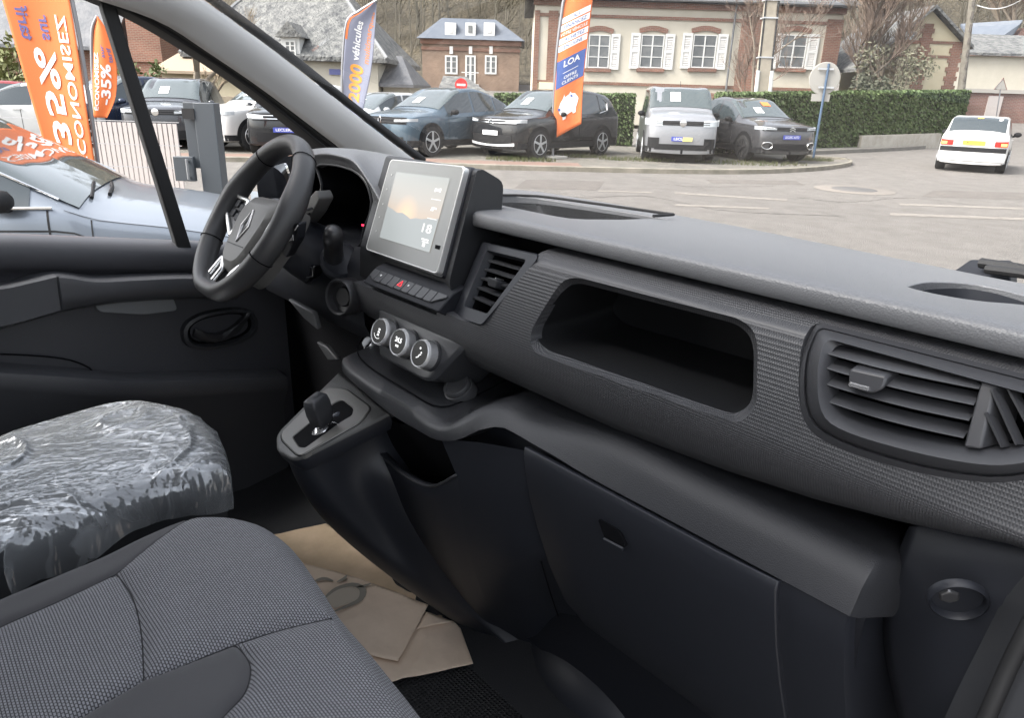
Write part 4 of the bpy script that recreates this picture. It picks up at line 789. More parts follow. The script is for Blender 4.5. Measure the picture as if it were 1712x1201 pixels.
def bare_tree(name, label, base, h, spread, seed, lev=4, r0=.12, m=None, group=None, bend=.5, first=.25, nb=5):
    rnd = random.Random(seed); o = empty(name, base, label, 'tree', group); tr, cr = MB(), MB()
    def br(p, d, l, r, lv):
        pts = [p]; q = p.copy(); dd = d.copy()
        for k in range(4):
            dd = (dd+V((rnd.uniform(-1, 1), rnd.uniform(-1, 1), rnd.uniform(-.3, .7)))*.16*bend*2).normalized(); q = q+dd*l/4; pts.append(q.copy())
        (tr if lv >= lev-1 else cr).tube(pts, [r*(1-.14*i) for i in range(5)], 6 if lv >= lev-1 else 3, caps=False)
        if lv == 0: return
        for k in range(nb if lv > 1 else nb+1):
            t = first+(1-first)*(k+rnd.random())/nb if lv == lev else rnd.uniform(.3, 1); i = min(3, int(t*4)); st = pts[i].lerp(pts[i+1], min(1, t*4-i)) if t < 1 else pts[-1]
            ax = V((rnd.gauss(0, 1), rnd.gauss(0, 1), rnd.gauss(.3, .7))).normalized(); nd_ = (dd*(1-spread)+ax*spread+V((0, 0, .25))).normalized(); br(st, nd_, l*rnd.uniform(.45, .68), max(r*.5, .006), lv-1)
    br(V(base), V((0, 0, 1)), h*.55, r0, lev)
    tr.build('trunk', M_bark, o, smooth=60, weld=False, normals=False); cr.build('crown', m or M_twig, o, smooth=60, weld=False, normals=False); return o
def onT(px, D): s = sz(px, 150, D)[0]; return E3(s, D, terr(s, D)-.1)
bare_tree('bare_shrub', 'leafless reddish shrub against the cream house wall by the concrete pole', onT(1262, 31), 7, .55, 3, 4, .09, M_twig2, first=.1, nb=6)
bare_tree('bare_tree', 'leafless brushy tree between the cream house and the outhouse', onT(1432, 33.5), 8.4, .45, 8, 4, .16, M_twig2, first=.35, nb=7)
bare_tree('bare_tree', 'pale leafless tree leaning over the outhouse roof', onT(1478, 34.5), 7.6, .5, 21, 4, .14, M_twig, first=.3, nb=6)
bare_tree('bare_tree', 'pruned leafless tree in front of the cream shed', onT(318, 24), 5.6, .55, 5, 4, .15, mat('twig_pale', (.22, .175, .12), .95), first=.12, nb=5)
bare_tree('bare_tree', 'leafless tree at the far left beside the brick house', onT(60, 40), 11, .5, 17, 4, .2, M_twig, nb=6)
bare_tree('bare_tree', 'tall leafless tree on the slope at the top right', onT(1690, 60), 15, .5, 31, 4, .25, M_twig, nb=6)
def leafy(name, label, base, rx, rz, n, m, lw=.12, seed=1, cat='bush'):
    rnd = random.Random(seed); o = empty(name, base, label, cat); base = V(base); b = MB(); w_ = MB()
    cl = [base+V((rnd.gauss(0, .45)*rx, rnd.gauss(0, .45)*rx, rz*(.15+.8*rnd.random()))) for _ in range(26)]
    for c in cl: w_.tube([base+V((rnd.uniform(-.1, .1), rnd.uniform(-.1, .1), 0)), base.lerp(c, .5)+V((0, 0, .1)), c], [.03, .02, .01], 5)
    for k in range(n):
        c = cl[k % 26]; rr_ = rx*.32*rnd.random()**.4; d = V((rnd.gauss(0, 1), rnd.gauss(0, 1), rnd.gauss(0, 1))).normalized(); p = c+d*rr_; u = V((rnd.gauss(0, 1), rnd.gauss(0, 1), rnd.gauss(0, 1))).normalized(); v = u.orthogonal().normalized(); l = lw*rnd.uniform(.5, 1.2)
        b.add([p-u*l, p+v*l*.45, p+u*l, p-v*l*.45], [(0, 1, 2, 3)])
    w_.build('stems', M_bark, o); b.build('foliage', m, o, smooth=0, normals=False, weld=False); return o
leafy('evergreen_bush', 'round olive green bush in front of the outhouse', onT(1492, 33), 1.8, 4.0, 2700, leafmat('bush_leaf', (.085, .085, .05), (.14, .135, .085)), .085, 4)
leafy('evergreen_bush', 'dark ivy clump behind the hedge near the outhouse wall', onT(1452, 32.5), 1.2, 2.8, 2200, leafmat('ivy', (.05, .058, .034), (.10, .10, .065)), .09, 6)
leafy('evergreen_bush', 'green bush by the garden wall behind the small flag', onT(238, 25.5), 1.0, 2.4, 1800, leafmat('bush2', (.05, .08, .02), (.10, .12, .04)), .10, 9)
leafy('evergreen_bush', 'yellow green bush at the far left over the garden wall', onT(25, 26), 1.4, 2.9, 2000, leafmat('bush3', (.10, .12, .03), (.15, .15, .06)), .12, 12)
# wooded hillside: one mass of trunks and twigs
rnd = random.Random(5); b = MB(); tw = MB()
for k in range(900):
    D = rnd.uniform(66, 135); s = rnd.uniform(-.80, .78)*D*1.05; z = terr(s, D)-.3; h = rnd.uniform(7, 13); p = E3(s, D, z); lean = V((rnd.gauss(0, .06), rnd.gauss(0, .06), 1))
    b.tube([p, p+lean*h*.5, p+lean*h], [.10, .08, .03], 4, caps=False)
    for j in range(24):
        t = rnd.uniform(.15, 1); q = p+lean*h*t; d = V((rnd.gauss(0, 1), rnd.gauss(0, 1), rnd.uniform(.3, 1.4))).normalized()*h*rnd.uniform(.12, .30)*(1.2-t*.6); sd_ = d.cross(V((.3, .2, 1))).normalized()*.035
        tw.add([q-sd_, q+sd_, q+d], [(0, 1, 2)]); 
        for i in range(3): q2 = q+d*rnd.uniform(.3, .9); d2 = (d.normalized()+V((rnd.gauss(0, .6), rnd.gauss(0, .6), rnd.gauss(.2, .5))))*h*.07; tw.add([q2-sd_*.6, q2+sd_*.6, q2+d2], [(0, 1, 2)])
k0 = len(b.f); b.mi = [0]*k0; b.add(tw.v, tw.f, 1)
wd_ = b.build('woodland', [mat('wood_trunk', (.15, .135, .105), .95, var=(.3, (.09, .08, .06))), mat('wood_twig', (.115, .097, .066), .95, var=(.10, (.065, .06, .038)))], None, smooth=0, normals=False, weld=False); stuff(wd_); tag(wd_, 'leafless brown wood covering the hillside behind the houses', 'woodland')

# ---------------------------------------------------------------- poles and signs
M_conc = mat('pole_concrete', (.34, .30, .24), .9, var=(4, (.28, .25, .2)))
D = 24.6
up_ = empty('utility_pole', E3(sz(1268, 170, D)[0], D, .1), 'tall concrete utility pole with cables and white guards behind the grey crossover', 'utility pole')
sb_ = sz(1272, 160, D)[0]; st_ = sz(1289, 0, D)[0]; zt = sz(1289, 0, D)[1]
k = (sz(1289, 0, D)[0]-sb_)/(zt-sz(1272, 160, D)[1])
def pl(z): return sb_+k*(z-sz(1272, 160, D)[1])
f = MB(); f.grid([[E3(pl(z)+a*w_, D+c*w_, z) for a, c in ((-1, -1), (1, -1), (1, 1), (-1, 1))] for z, w_ in ((.1, .20), (4, .165), (9, .13))], cu=True); f.build('shaft', M_conc, up_, smooth=0, bevel=.02)
f = MB()
for a in (-.20, .20): f.tube([E3(pl(z)+a, D-.16, z) for z in (1.6, 4, 8.8)], .028, 6)
f.build('cables', mat('cable_black', (.02, .02, .02), .6), up_)
f = MB()
for a in (-.22, .22): f.tube([E3(pl(z)+a, D-.18, z) for z in (.1, 1.4, 2.5)], .06, 8)
f.build('cable_guards', mat('guard_white', (.6, .6, .58), .6), up_)
f = MB()
for y in (30, 96, 0): z = sz(1280, y, D)[1]; wallbox(pl(z)-.22, pl(z)+.22, D-.2, z-.02, z+.02, .4, f)
f.build('straps', M_rim, up_, smooth=0)
D = 33
p2 = empty('utility_pole', E3(sz(1606, 150, D)[0], D, terr(13, D)), 'weathered utility pole with climbing notches beside the cream building', 'utility pole')
a0, a1 = Pd(1607, 150, D), Pd(1630, -40, D); d_ = (a1-a0).normalized(); f = MB(); f.tube([a0-d_*2.0, a0, a1], [.17, .16, .12], 8); f.build('shaft', mat('pole_old', (.22, .20, .165), .9, var=(5, (.15, .135, .11))), p2, smooth=60)
f = MB()
for i in range(9): c = a0.lerp(a1, i/9)-AXH*.14; f.box(c, (.09, .05, .28))
f.build('notches', mat('notch', (.09, .08, .07), .9), p2, smooth=0)
def wire(x0, y0, D0, x1, y1, D1):
    A_, B_ = Pd(x0, y0, D0), Pd(x1, y1, D1); return [A_.lerp(B_, i/14)+V((0, 0, -.5*math.sin(math.pi*i/14))) for i in range(15)]
f = MB(); f.tube(wire(1632, 8, 33, 1760, -40, 28), .018, 5); o = f.build('overhead_cable', mat('cable_pale', (.5, .5, .5), .6)); tag(o, 'thin overhead cable running from the weathered pole', 'cable')
M_sblue = mat('sign_pole_blue', (.06, .10, .16), .5); M_sback = mat('sign_back', (.34, .325, .295), .6)
D = 21.8
rs = empty('road_sign', G(1358, 268, 0), 'round road sign seen from behind on a leaning blue post', 'road sign')
a0, a1 = Pd(1359, 268, D), Pd(1386, 106, D); f = MB(); f.tube([a0-(a1-a0).normalized()*.1, a1], .035, 10); f.build('post', M_sblue, rs, smooth=60)
dc = Pd(1380, 131, D)+AXH*.05; f = MB(); f.lathe([(.43, 0), (.44, .012), (.43, .024), (.40, .026)], dc+AXH*.02, -AXH, 40); f.build('sign_disc', M_sback, rs, smooth=30)
f = MB()
for y in (115, 146): c = Pd(1381, y, D)-AXH*.0; f.bar(c-RTH*.22, c+RTH*.22, .03, .05)
f.build('clamp_bars', M_rim, rs)
c = Pd(1373, 163, D)+AXH*.045; f = MB(); f.prism([c+RTH*a+V((0, 0, bb)) for a, bb in ((-.26, -.10), (.26, -.10), (.26, .10), (-.26, .10))], AXH*.02); f.build('sub_plate', M_sback, rs)
D = 26
ne = empty('no_entry_sign', E3(sz(771, 150, D)[0], D, 0), 'red and white no entry sign above the blue SUV roof', 'road sign')
c = Pd(771, 141.5, D); f = MB(); f.tube([V((c.x, c.y, 0))+AXH*.05, c+V((0, 0, .2))+AXH*.05], .03, 8); f.build('post', M_pole, ne)
f = MB(); f.lathe([(.21, 0), (.21, .015)], c, -AXH, 32); f.build('red_disc', mat('sign_red', (.55, .03, .03), .4), ne, smooth=30)
f = MB(); f.prism([c-AXH*.018+RTH*a+V((0, 0, bb)) for a, bb in ((-.15, -.035), (.15, -.035), (.15, .035), (-.15, .035))], AXH*.003); f.build('white_bar', M_wf, ne)
D = 37.5
ts = empty('warning_sign', E3(sz(1668, 190, D)[0], D, terr(16, D)), 'triangular warning sign on a thin post before the brick wall', 'road sign')
c = Pd(1674, 143, D); f = MB(); f.tube([Pd(1664, 205, D), c+V((0, 0, .1))+AXH*.03], .03, 8); f.build('post', M_pole, ts)
f = MB(); tri = [c+RTH*.36*math.cos(a)+V((0, 0, .36*math.sin(a))) for a in (R_(90), R_(210), R_(330))]; f.prism(tri, AXH*.02); f.build('triangle', M_sback, ts)
f = MB(); f.tube([p-AXH*.012 for p in tri], .018, 6, closed=True); f.build('rim', mat('sign_rim', (.25, .12, .1), .6), ts)
# pale dealer board and bins between cars
# ================================================================ THE VAN WE SIT IN
M_shelf = mat('shelf_grain', (.031, .032, .036), .38, bump=('leather', 900, .3, .0008))
M_pad = mat('pad', (.132, .136, .145), .42, bump=('leather', 520, .45, .0008))
M_fas = mat('fascia', (.055, .056, .061), .40, bump=('grid', 2450, .5, .0009))
M_plas = mat('plastic', (.0185, .0205, .027), .48, bump=('noise', 900, .12, .0006))
M_smooth = mat('smooth_plastic', (.040, .0415, .046), .38)
M_dark = mat('dark_plastic', (.011, .0122, .0165), .6, spec=.3)
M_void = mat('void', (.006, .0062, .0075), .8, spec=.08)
M_leath = mat('leather_rim', (.045, .045, .047), .42, bump=('leather', 900, .25, .0005))
M_gloss = mat('piano_black', (.006, .006, .007), .06)
M_chrome = mat('chrome', (.85, .85, .86), .15, metal=.75)
M_satin = mat('satin_metal', (.62, .62, .63), .3, metal=1)
M_white = mat('ink_white', (.75, .75, .75), .6)
M_trim = mat('pillar_trim', (.64, .64, .635), .7, bump=('noise', 700, .08, .0006))
M_rub = mat('rubber', (.012, .012, .013), .65)
M_carpet = mat('carpet', (.018, .019, .022), .95, bump=('noise', 500, .6, .002))
M_winglass = glass_mat('van_glass', (.985, .99, .985), .10)
M_screenglare = mat('screen_glass', (.21, .215, .21), .3)  # black glass; the glare on it is put into this grey

ZD = .006
# ---------------------------------------------------------------- body shell
van = empty('van', (-.12, 0, .3), 'interior shell of the parked van we look out of, with pale grey windscreen pillar trim', 'van')
XC, XL, XR = -.12, -.93, .76
b = MB(); b.grid([[V((XL, -1.1, .55)), V((XL, .62, .55)), V((XL, .98, .62)), V((XL, 1.0, 1.3))], [V((.70, -1.1, .55)), V((.70, .62, .55)), V((.70, .98, .62)), V((.70, 1.0, 1.3))]])
b.build('cab_floor', M_carpet, van)
b = MB(); b.prism([(XL, -1.1, .50), (.74, -1.1, .50), (.74, .35, .50), (XL, .35, .50)], (0, 0, .04)); b.build('floor_pan', M_dark, van)
b = MB(); b.prism([(-.93, .28, 1.90), (.72, .28, 1.90), (.74, -1.15, 1.93), (-.95, -1.15, 1.93)], (0, 0, .06)); b.build('roof', mat('headliner', (.45, .45, .44), .9), van, bevel=.01)
b = MB(); b.prism([(-.95, -1.12, .5), (.78, -1.12, .5), (.78, -1.12, 1.93), (-.95, -1.12, 1.93)], (0, -.05, 0)); b.build('bulkhead', mat('bulkhead', (.10, .10, .105), .8), van)
b = MB(); b.prism([(.80, -1.12, .5), (.80, -.42, .5), (.80, -.34, 1.93), (.80, -1.12, 1.93)], (.06, 0, 0)); b.build('side_panel', mat('side_lining', (.16, .16, .165), .8), van)
# windscreen: base follows the dash, top meets the roof
def wsp(x, t):
    s = (x+.12)/.74; z = 1.18+(1.93-1.18)*t
    return V((x, 1.20+.13*(1-s*s)-1.93*(z-1.43)*(1-.05*(1-s*s)), z))
b = MB(); b.grid([[wsp(-.86+1.62*i/20, t/8) for i in range(21)] for t in range(9)]); b.build('windscreen', M_winglass, van, smooth=180)
# left pillar trim: pale grey pad between a black seal towards the glass and a black door seal
up = [(335, -60), (400, 48), (560, 168), (684, 262), (720, 290)]
up = [(318, -14), (400, 46), (480, 105), (560, 168), (630, 222), (700, 275)]
lo = [(140, -14), (261, 27), (345, 80), (430, 138), (520, 206), (592, 262)]
def pil(pts, X): return crv([P(x, y, X=X) for x, y in pts], 22)
U1, L1 = pil(up, -.835), pil(lo, -.885)
rows = []
for t in [0, .12, .3, .5, .7, .88, 1]:
    k = math.sin(math.pi*t)*.018
    rows.append([L1[i].lerp(U1[i], t)+V((k, -k*.2, k*.5)) for i in range(22)])
pt = MB().grid(rows).build('pillar_trim', M_trim, van, smooth=180)
sv = pt.modifiers.new('s', 'SOLIDIFY'); sv.thickness = .01; sv.offset = -1
sm = MB().tube([L1[4].lerp(U1[4], t)+V((math.sin(math.pi*t)*.0185, -math.sin(math.pi*t)*.004, math.sin(math.pi*t)*.0092)) for t in [i/8 for i in range(9)]], .0009, 6); sm.build('trim_seam', M_rub, pt)
seal = MB(); seal.tube([p+V((.004, .012, .010)) for p in U1], .011, 8); seal.build('windscreen_seal', M_rub, van, smooth=180)
lo2 = [(60, -30), (193, 22), (300, 82), (400, 149), (460, 196), (540, 262), (580, 300)]
L2 = pil(lo2, -.93)
b = MB(); b.grid([[p for p in L2], [p.lerp(q, .5)+V((.012, 0, .004)) for p, q in zip(L2, L1)], [p+V((.0, .004, .004)) for p in L1]]); ds = b.build('door_seal', M_rub, van, smooth=180)
sv = ds.modifiers.new('s', 'SOLIDIFY'); sv.thickness = .02; sv.offset = 1
for k in range(2):
    b = MB(); b.tube([p.lerp(q, .3+.35*k)+V((.013, 0, .006)) for p, q in zip(L2, L1)], .005, 6); b.build('seal_lip', M_rub, ds, smooth=180)
# right pillar: only its edge shows in the top corner
a1, a2 = V((.80, 1.15, 1.36)), V((.765, .28, 1.80))
b = MB(); b.bar(a1, a2, .06, .09); b.build('right_pillar_trim', M_trim, van, bevel=.01)
# bonnet lip and wiper arm seen past the dash
b = MB(); b.grid([[V((XL+.1+i*.1, 1.50-.2*((XL+.1+i*.1-XC)/.8)**2+dy, z)) for i in range(16)] for dy, z in ((-.02, 1.26), (.10, 1.255), (.35, 1.18), (.45, 1.0))]); b.build('cowl', M_dark, van, smooth=180)
# lower right: hinge pillar lining beside the footwell
kA = [(1520, 880, .65), (1500, 925, .66), (1484, 970, .665), (1476, 1030, .665), (1480, 1100, .66), (1502, 1201, .65), (1530, 1300, .64)]
kB = [(1540, 880, .645), (1520, 930, .635), (1500, 985, .632), (1492, 1040, .632), (1496, 1100, .63), (1518, 1201, .62), (1545, 1300, .61)]
kC = [(1640, 880, .64), (1630, 935, .625), (1615, 985, .62), (1600, 1040, .615), (1590, 1100, .61), (1580, 1201, .60), (1580, 1300, .59)]
kD = [(1760, 880, .64), (1742, 935, .62), (1715, 1000, .61), (1685, 1060, .60), (1655, 1120, .595), (1615, 1201, .58), (1585, 1300, .57)]
kk = [crv([P(x, y, Y=Y) for x, y, Y in q], 20) for q in (kA, kB, kC, kD)]
b = MB(); b.grid([[p+V((-.004, .12, 0)) for p in kk[0]], kk[0], [p.lerp(q, .7)+V((0, -.002, 0)) for p, q in zip(kk[0], kk[1])], kk[1], kk[2], kk[3]])
kick = b.build('kick_panel', M_plas, van, smooth=50)
e2 = [(1760, 850), (1735, 930), (1700, 1010), (1655, 1100), (1610, 1190), (1565, 1290)]
e3 = [(1800, 880), (1770, 950), (1730, 1030), (1690, 1110), (1650, 1200), (1600, 1300)]
A1 = crv([P(x, y, Y=Y) for (x, y), Y in zip(e2, (.635, .62, .605, .59, .575, .56))], 14); A2 = crv([P(x, y, Y=Y) for (x, y), Y in zip(e3, (.60, .59, .575, .565, .55, .54))], 14); A3 = [p+V((.05, -.03, 0)) for p in A2]
b = MB(); b.grid([[p+V((-.01, .01, 0)) for p in A1], A1, [p+V((.005, .0, 0)) for p in A2], A2, A3, [p+V((.03, -.01, 0)) for p in A3]]); b.build('door_aperture', M_smooth, van, smooth=30)
b = MB(); b.tube([p+V((.0, -.004, 0)) for p in A2], .006, 8); b.build('aperture_seal', M_rub, van, smooth=180)
b = MB(); b.prism([(.83, .60, .50), (.83, .60, 1.40), (.80, 1.15, 1.42), (.80, 1.15, .5)], (.04, 0, 0)); b.build('hinge_pillar', M_dark, van)
b = MB(); b.prism([(-.93, .78, .6), (-.02, .78, .6), (-.02, .78, 1.40), (-.93, .78, 1.33)], (0, .02, 0)); b.build('firewall', M_void, van)
b = MB(); b.prism([(-.02, .782, .6), (.84, .782, .6), (.84, .782, 1.40), (-.02, .782, 1.40)], (0, .02, 0)); b.build('toe_board', M_dark, van)
# bolt recess in the lining
cc = P(1606, 1001, Y=.604)
nx = V((.50, -.80, -.25)).normalized()
b = MB(); b.lathe([(.023, -.004), (.0225, .001), (.0205, .0025), (.019, .0005), (.0185, -.006), (.004, -.007)], cc+V((.0, -.006, 0)), nx, 28); rb = b.build('bolt_recess', M_plas, kick, smooth=50)
b = MB(); b.lathe([(.0085, -.010), (.0085, .000), (.007, .002)], cc+V((-.007, -.006, .001)), nx, 6); b.build('hex_bolt', mat('bolt', (.12, .12, .125), .3, metal=.6), kick, smooth=20, bevel=.001)
# wiper park box outside the glass at the right
wp = P(1680, 448, Y=1.42)
wiper = empty('windscreen_wiper', wp, 'black wiper arm parked at the right foot of the windscreen', 'wiper')
b = MB(); c0 = P(1622, 434, Y=1.44); c1 = P(1690, 435, Y=1.42); b.prism([c0, c1, c1+V((.02, -.05, -.03)), c0+V((-.02, -.05, -.03))], (0, .05, -.012)); b.build('arm_cover', M_dark, wiper, bevel=.004)
b = MB(); b.tube([P(1640, 440, Y=1.40), P(1700, 447, Y=1.38), P(1790, 466, Y=1.35)], [.009, .007, .007], 8); b.build('wiper_arm', M_rub, wiper)
b = MB(); b.tube([P(1650, 450, Y=1.38), P(1712, 458, Y=1.36), P(1790, 474, Y=1.33)], .008, 8); b.build('wiper_blade', M_rub, wiper)

# ---------------------------------------------------------------- driver's door
dx = -.92
prof = [(-.95, 1.27), (-.915, 1.268), (-.90, 1.255), (-.905, 1.20), (-.925, 1.175), (-.93, 1.10), (-.93, .98), (-.925, .95)]
def sill(y): return 1.302-.15*max(0, y-.17) if y > .17 else 1.302
def dprof(pr, ys, tilt=True):
    return [[V((x, y, z+(sill(y)-1.270 if tilt else 0))) for x, z in pr] for y in ys]
ys = [-.9+i*.06 for i in range(32)]
b = MB(); b.grid(dprof([(-.99, 1.262), (-.955, 1.268), (-.925, 1.266), (-.905, 1.256), (-.898, 1.235), (-.899, 1.215), (-.908, 1.198), (-.925, 1.190), (-.935, 1.16), (-.935, 1.05), (-.935, .93), (-.93, .80), (-.92, .60), (-.92, .52)], ys)); door = b.build('door', mat('door_plastic', (.062, .063, .072), .5, bump=('noise', 900, .12, .0006)), van, smooth=60)
door.modifiers.new('s', 'SUBSURF').render_levels = 1
# armrest: two px curves on a plane that stands inboard
at_, ab_ = [(-60, 510), (0, 492), (92, 465), (160, 472), (230, 469), (320, 466), (400, 470)], [(-60, 552), (0, 546), (100, 518), (170, 505), (230, 499), (320, 495), (400, 496)]
T = crv([P(x, y, X=-.86) for x, y in at_], 26); B = crv([P(x, y, X=-.865) for x, y in ab_], 26)
b = MB(); b.grid([[p+V((-.08, 0, .004)) for p in T], [p+V((-.012, 0, .003)) for p in T], T, [p.lerp(q, .5)+V((.008, 0, 0)) for p, q in zip(T, B)], B, [p+V((-.02, 0, -.012)) for p in B], [p+V((-.08, 0, -.004)) for p in B]]); ar = b.build('armrest', mat('armrest_plastic', (.080, .082, .090), .34), door, smooth=50)
T2 = crv([P(x, y, X=-.851) for x, y in [(-60, 482), (0, 484), (50, 474), (96, 463)]], 12); T3 = crv([P(x, y, X=-.853) for x, y in [(-60, 552), (0, 546), (50, 534), (104, 518)]], 12)
b = MB(); b.grid([[p+V((-.08, 0, -.004)) for p in T2], [p+V((-.012, 0, .002)) for p in T2], T2, T3, [p+V((-.06, 0, -.01)) for p in T3]]); b.build('pull_grip', MATS['armrest_plastic'], door, smooth=30); b = MB(); b.tube([T2[-1]+V((.001, 0, .001)), T2[-1].lerp(T3[-1], .5)+V((.001, 0, 0)), T3[-1]+V((.001, 0, 0))], .0025, 6); b.build('grip_edge', M_smooth, door)
# recess under the armrest, the light in it painted as a paler plastic
b = MB(); q = [P(x, y, X=-.915) for x, y in ((156, 508), (290, 497), (298, 520), (240, 527), (165, 522))]; b.prism(rpoly(q, .012, 4), (-.01, 0, 0)); b.build('grip_recess', mat('recess_lit', (.24, .25, .26), .5), door, bevel=.003)
# lower ledge and map pocket, ledge highlight put into the lighter plastic colour
T = crv([P(x, y, X=-.87) for x, y in [(-80, 620), (0, 624), (150, 634), (230, 640), (340, 636), (480, 632)]], 20); B = crv([P(x, y, X=-.875) for x, y in [(-80, 650), (0, 654), (150, 664), (230, 670), (340, 664), (480, 655)]], 20)
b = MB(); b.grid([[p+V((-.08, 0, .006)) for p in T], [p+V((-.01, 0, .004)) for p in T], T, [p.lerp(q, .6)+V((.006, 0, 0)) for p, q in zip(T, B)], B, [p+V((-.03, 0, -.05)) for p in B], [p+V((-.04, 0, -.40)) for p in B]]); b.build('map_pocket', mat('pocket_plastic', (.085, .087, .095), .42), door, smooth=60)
g = crv([P(x, y, X=-.926) for x, y in [(-40, 592), (40, 594), (110, 601), (150, 616), (160, 632)]], 18); b = MB(); b.tube(g, .0018, 6); b.build('panel_seam', M_void, door)
# oval inner handle
oc = P(370, 550, X=-.925)
def oval(a, bb, dxx, cx=0, cz=0, n=28): return [oc+V((dxx, a*math.copysign(abs(math.cos(2*math.pi*k/n))**.8, math.cos(2*math.pi*k/n))+cx, bb*math.copysign(abs(math.sin(2*math.pi*k/n))**.8, math.sin(2*math.pi*k/n))+cz)) for k in range(n)]
b = MB(); b.grid([oval(.098, .052, -.012), oval(.094, .049, .006), oval(.086, .042, .008), oval(.08, .036, -.004)], cu=True); hb = b.build('handle_bezel', M_smooth, door, smooth=50)
b = MB(); b.grid([oval(.081, .037, -.003), oval(.06, .024, -.022), oval(.001, .001, -.03)], cu=True); b.build('handle_cup', M_void, door, smooth=60)
hpts = crv([V((0, y, z)) for y, z in ((-.074, -.004), (-.045, -.024), (-.005, -.028), (.035, -.014), (.06, .012), (.078, .032))], 14)+crv([V((0, y, z)) for y, z in ((.066, .034), (.045, .016), (.02, .0), (-.01, -.008), (-.04, -.002), (-.066, .014))], 14)
b = MB(); b.grid([[oc+p+V((.002, 0, 0)) for p in hpts], [oc+p+V((.011, 0, 0)) for p in hpts], [oc+(p+V((0, .005, -.006)))*.86+V((.016, -.001, .002)) for p in hpts]], cu=True); b.cap([oc+(p+V((0, .005, -.006)))*.86+V((.016, -.001, .002)) for p in hpts]); b.build('pull_handle', mat('handle_plastic', (.03, .03, .033), .3), door, smooth=60)
# window divider bar, glass, rear frame
a, c, d, e_ = [P(x, y, X=-.94) for x, y in ((163, 8), (191, 22), (318, 425), (294, 425))]
up_ = (a-e_).normalized()*.06
b = MB(); b.prism([a+up_, c+up_, d, e_], (.03, 0, 0)); b.build('window_divider', M_rub, door, bevel=.004)
b = MB(); q = [V((-.955, -.9, 1.25)), V((-.955, .95, 1.20)), V((-.955, .95, 1.52)), V((-.955, .30, 1.88)), V((-.955, -.9, 1.92))]; b.cap(q); b.build('door_glass', M_winglass, door, smooth=0)
b = MB(); b.tube([V((-.94, -.92, 1.25)), V((-.94, -.92, 1.9)), V((-.94, .28, 1.89))], .03, 8); b.build('window_frame', M_rub, door)
b = MB(); b.prism([(-.94, -1.1, .5), (-.94, -.86, .5), (-.94, -.86, 1.93), (-.94, -1.1, 1.93)], (-.05, 0, 0)); b.build('rear_pillar', M_dark, door)
# outside mirror
mc = P(458, 305, X=-1.10); 
b = MB(); outl = [P(x, y, X=-1.10) for x, y in ((428, 300), (442, 272), (490, 258), (508, 275), (500, 345), (476, 362), (436, 360))]
b.grid([[mc+(p-mc)*.5+V((0, .10, 0)) for p in rpoly(outl, .02, 4)], [p+V((0, .06, 0)) for p in rpoly(outl, .02, 4)], rpoly(outl, .02, 4)], cu=True)
b.cap([mc+(p-mc)*.5+V((0, .10, 0)) for p in rpoly(outl, .02, 4)])
mh = b.build('mirror_housing', M_dark, door, smooth=60)
b = MB(); b.tube([mc+V((.02, .05, -.05)), V((-.96, mc.y+.02, mc.z-.09))], .03, 8); b.build('mirror_arm', M_dark, door)
q = [P(x, y, Y=mc.y-.02) for x, y in ((456, 278), (478, 272), (480, 296), (470, 330), (462, 340), (452, 335), (454, 300))]
b = MB(); b.prism([p+V((0, -.25*(p.z-q[0].z), 0)) for p in rpoly(q, .01, 4)], (0, .006, 0)); b.build('mirror_glass', mat('mirror', (.9, .9, .9), .02, metal=1), door)

# ---------------------------------------------------------------- dashboard
dash = empty('dashboard', (-.12, .8, 1.0), 'dark grey textured plastic dashboard running the full width of the cab', 'dashboard')
prof = [(1.115, 1.398), (1.0, 1.412), (.9, 1.421), (.78, 1.429), (.70, 1.4345), (.678, 1.4350), (.670, 1.4345), (.665, 1.4325), (.6625, 1.429), (.6625, 1.417), (.665, 1.413), (.670, 1.4115), (.68, 1.411), (.74, 1.4095), (.9, 1.39), (1.115, 1.372)]
xs = [-.30, -.1, 0, .2, .4, .6, .70, .78, .83]
def pdrop(x): return 0
def yedge(x, y): return y if y < .95 else .95+(y-.95)*(1-.62*((x-XC)/.82)**2)
b = MB(); rows = [[V((x, yedge(x, y), z)) for y, z in prof] for x in xs]; b.grid(rows, cu=True); b.cap(rows[0][::-1]); b.cap(rows[-1])
pad = b.build('top_pad', M_pad, dash)
tray = [(700, 330), (827, 327.5), (897, 329), (1000, 342.5), (1124, 360), (1040, 370), (1000, 373), (967, 375), (930, 372), (827, 350), (700, 334)]
tz = 1.4215
tp = crv([P(x, y, Z=tz) for x, y in tray[1:5]], 10)+[P(1090, 362.5, Z=tz)]+crv([P(x, y, Z=tz) for x, y in tray[5:10]], 12)
tp = [P(700, 330, Z=tz)+V((0, .02, 0))]+tp+[P(720, 333, Z=tz)-V((0, .06, 0))]
b = MB(); b.prism([V((p.x, p.y, 1.36)) for p in tp], (0, 0, .12)); cut(pad, b)
cup = [(1516, 482), (1535, 473), (1560, 467), (1620, 466), (1670, 474), (1712, 486), (1780, 506), (1760, 514), (1700, 508), (1640, 506), (1590, 500), (1545, 491)]
cpp = [P(x, y, Z=1.429) for x, y in cup]; cpp = crv(cpp+[cpp[0]], 36)[:-1]
b = MB(); b.prism([V((p.x, p.y, 1.36)) for p in cpp], (0, 0, .12)); cut(pad, b)
b = MB(); b.prism([(-.40, .5, 1.30), (.0150, .5, 1.30), (.0150, .5, 1.5), (-.40, .5, 1.5)], (0, .235, 0)); cut(pad, b)
pb = pad.modifiers.new('bevel', 'BEVEL'); pb.width = .0025; pb.segments = 2; pb.limit_method = 'ANGLE'; pb.angle_limit = R_(50)
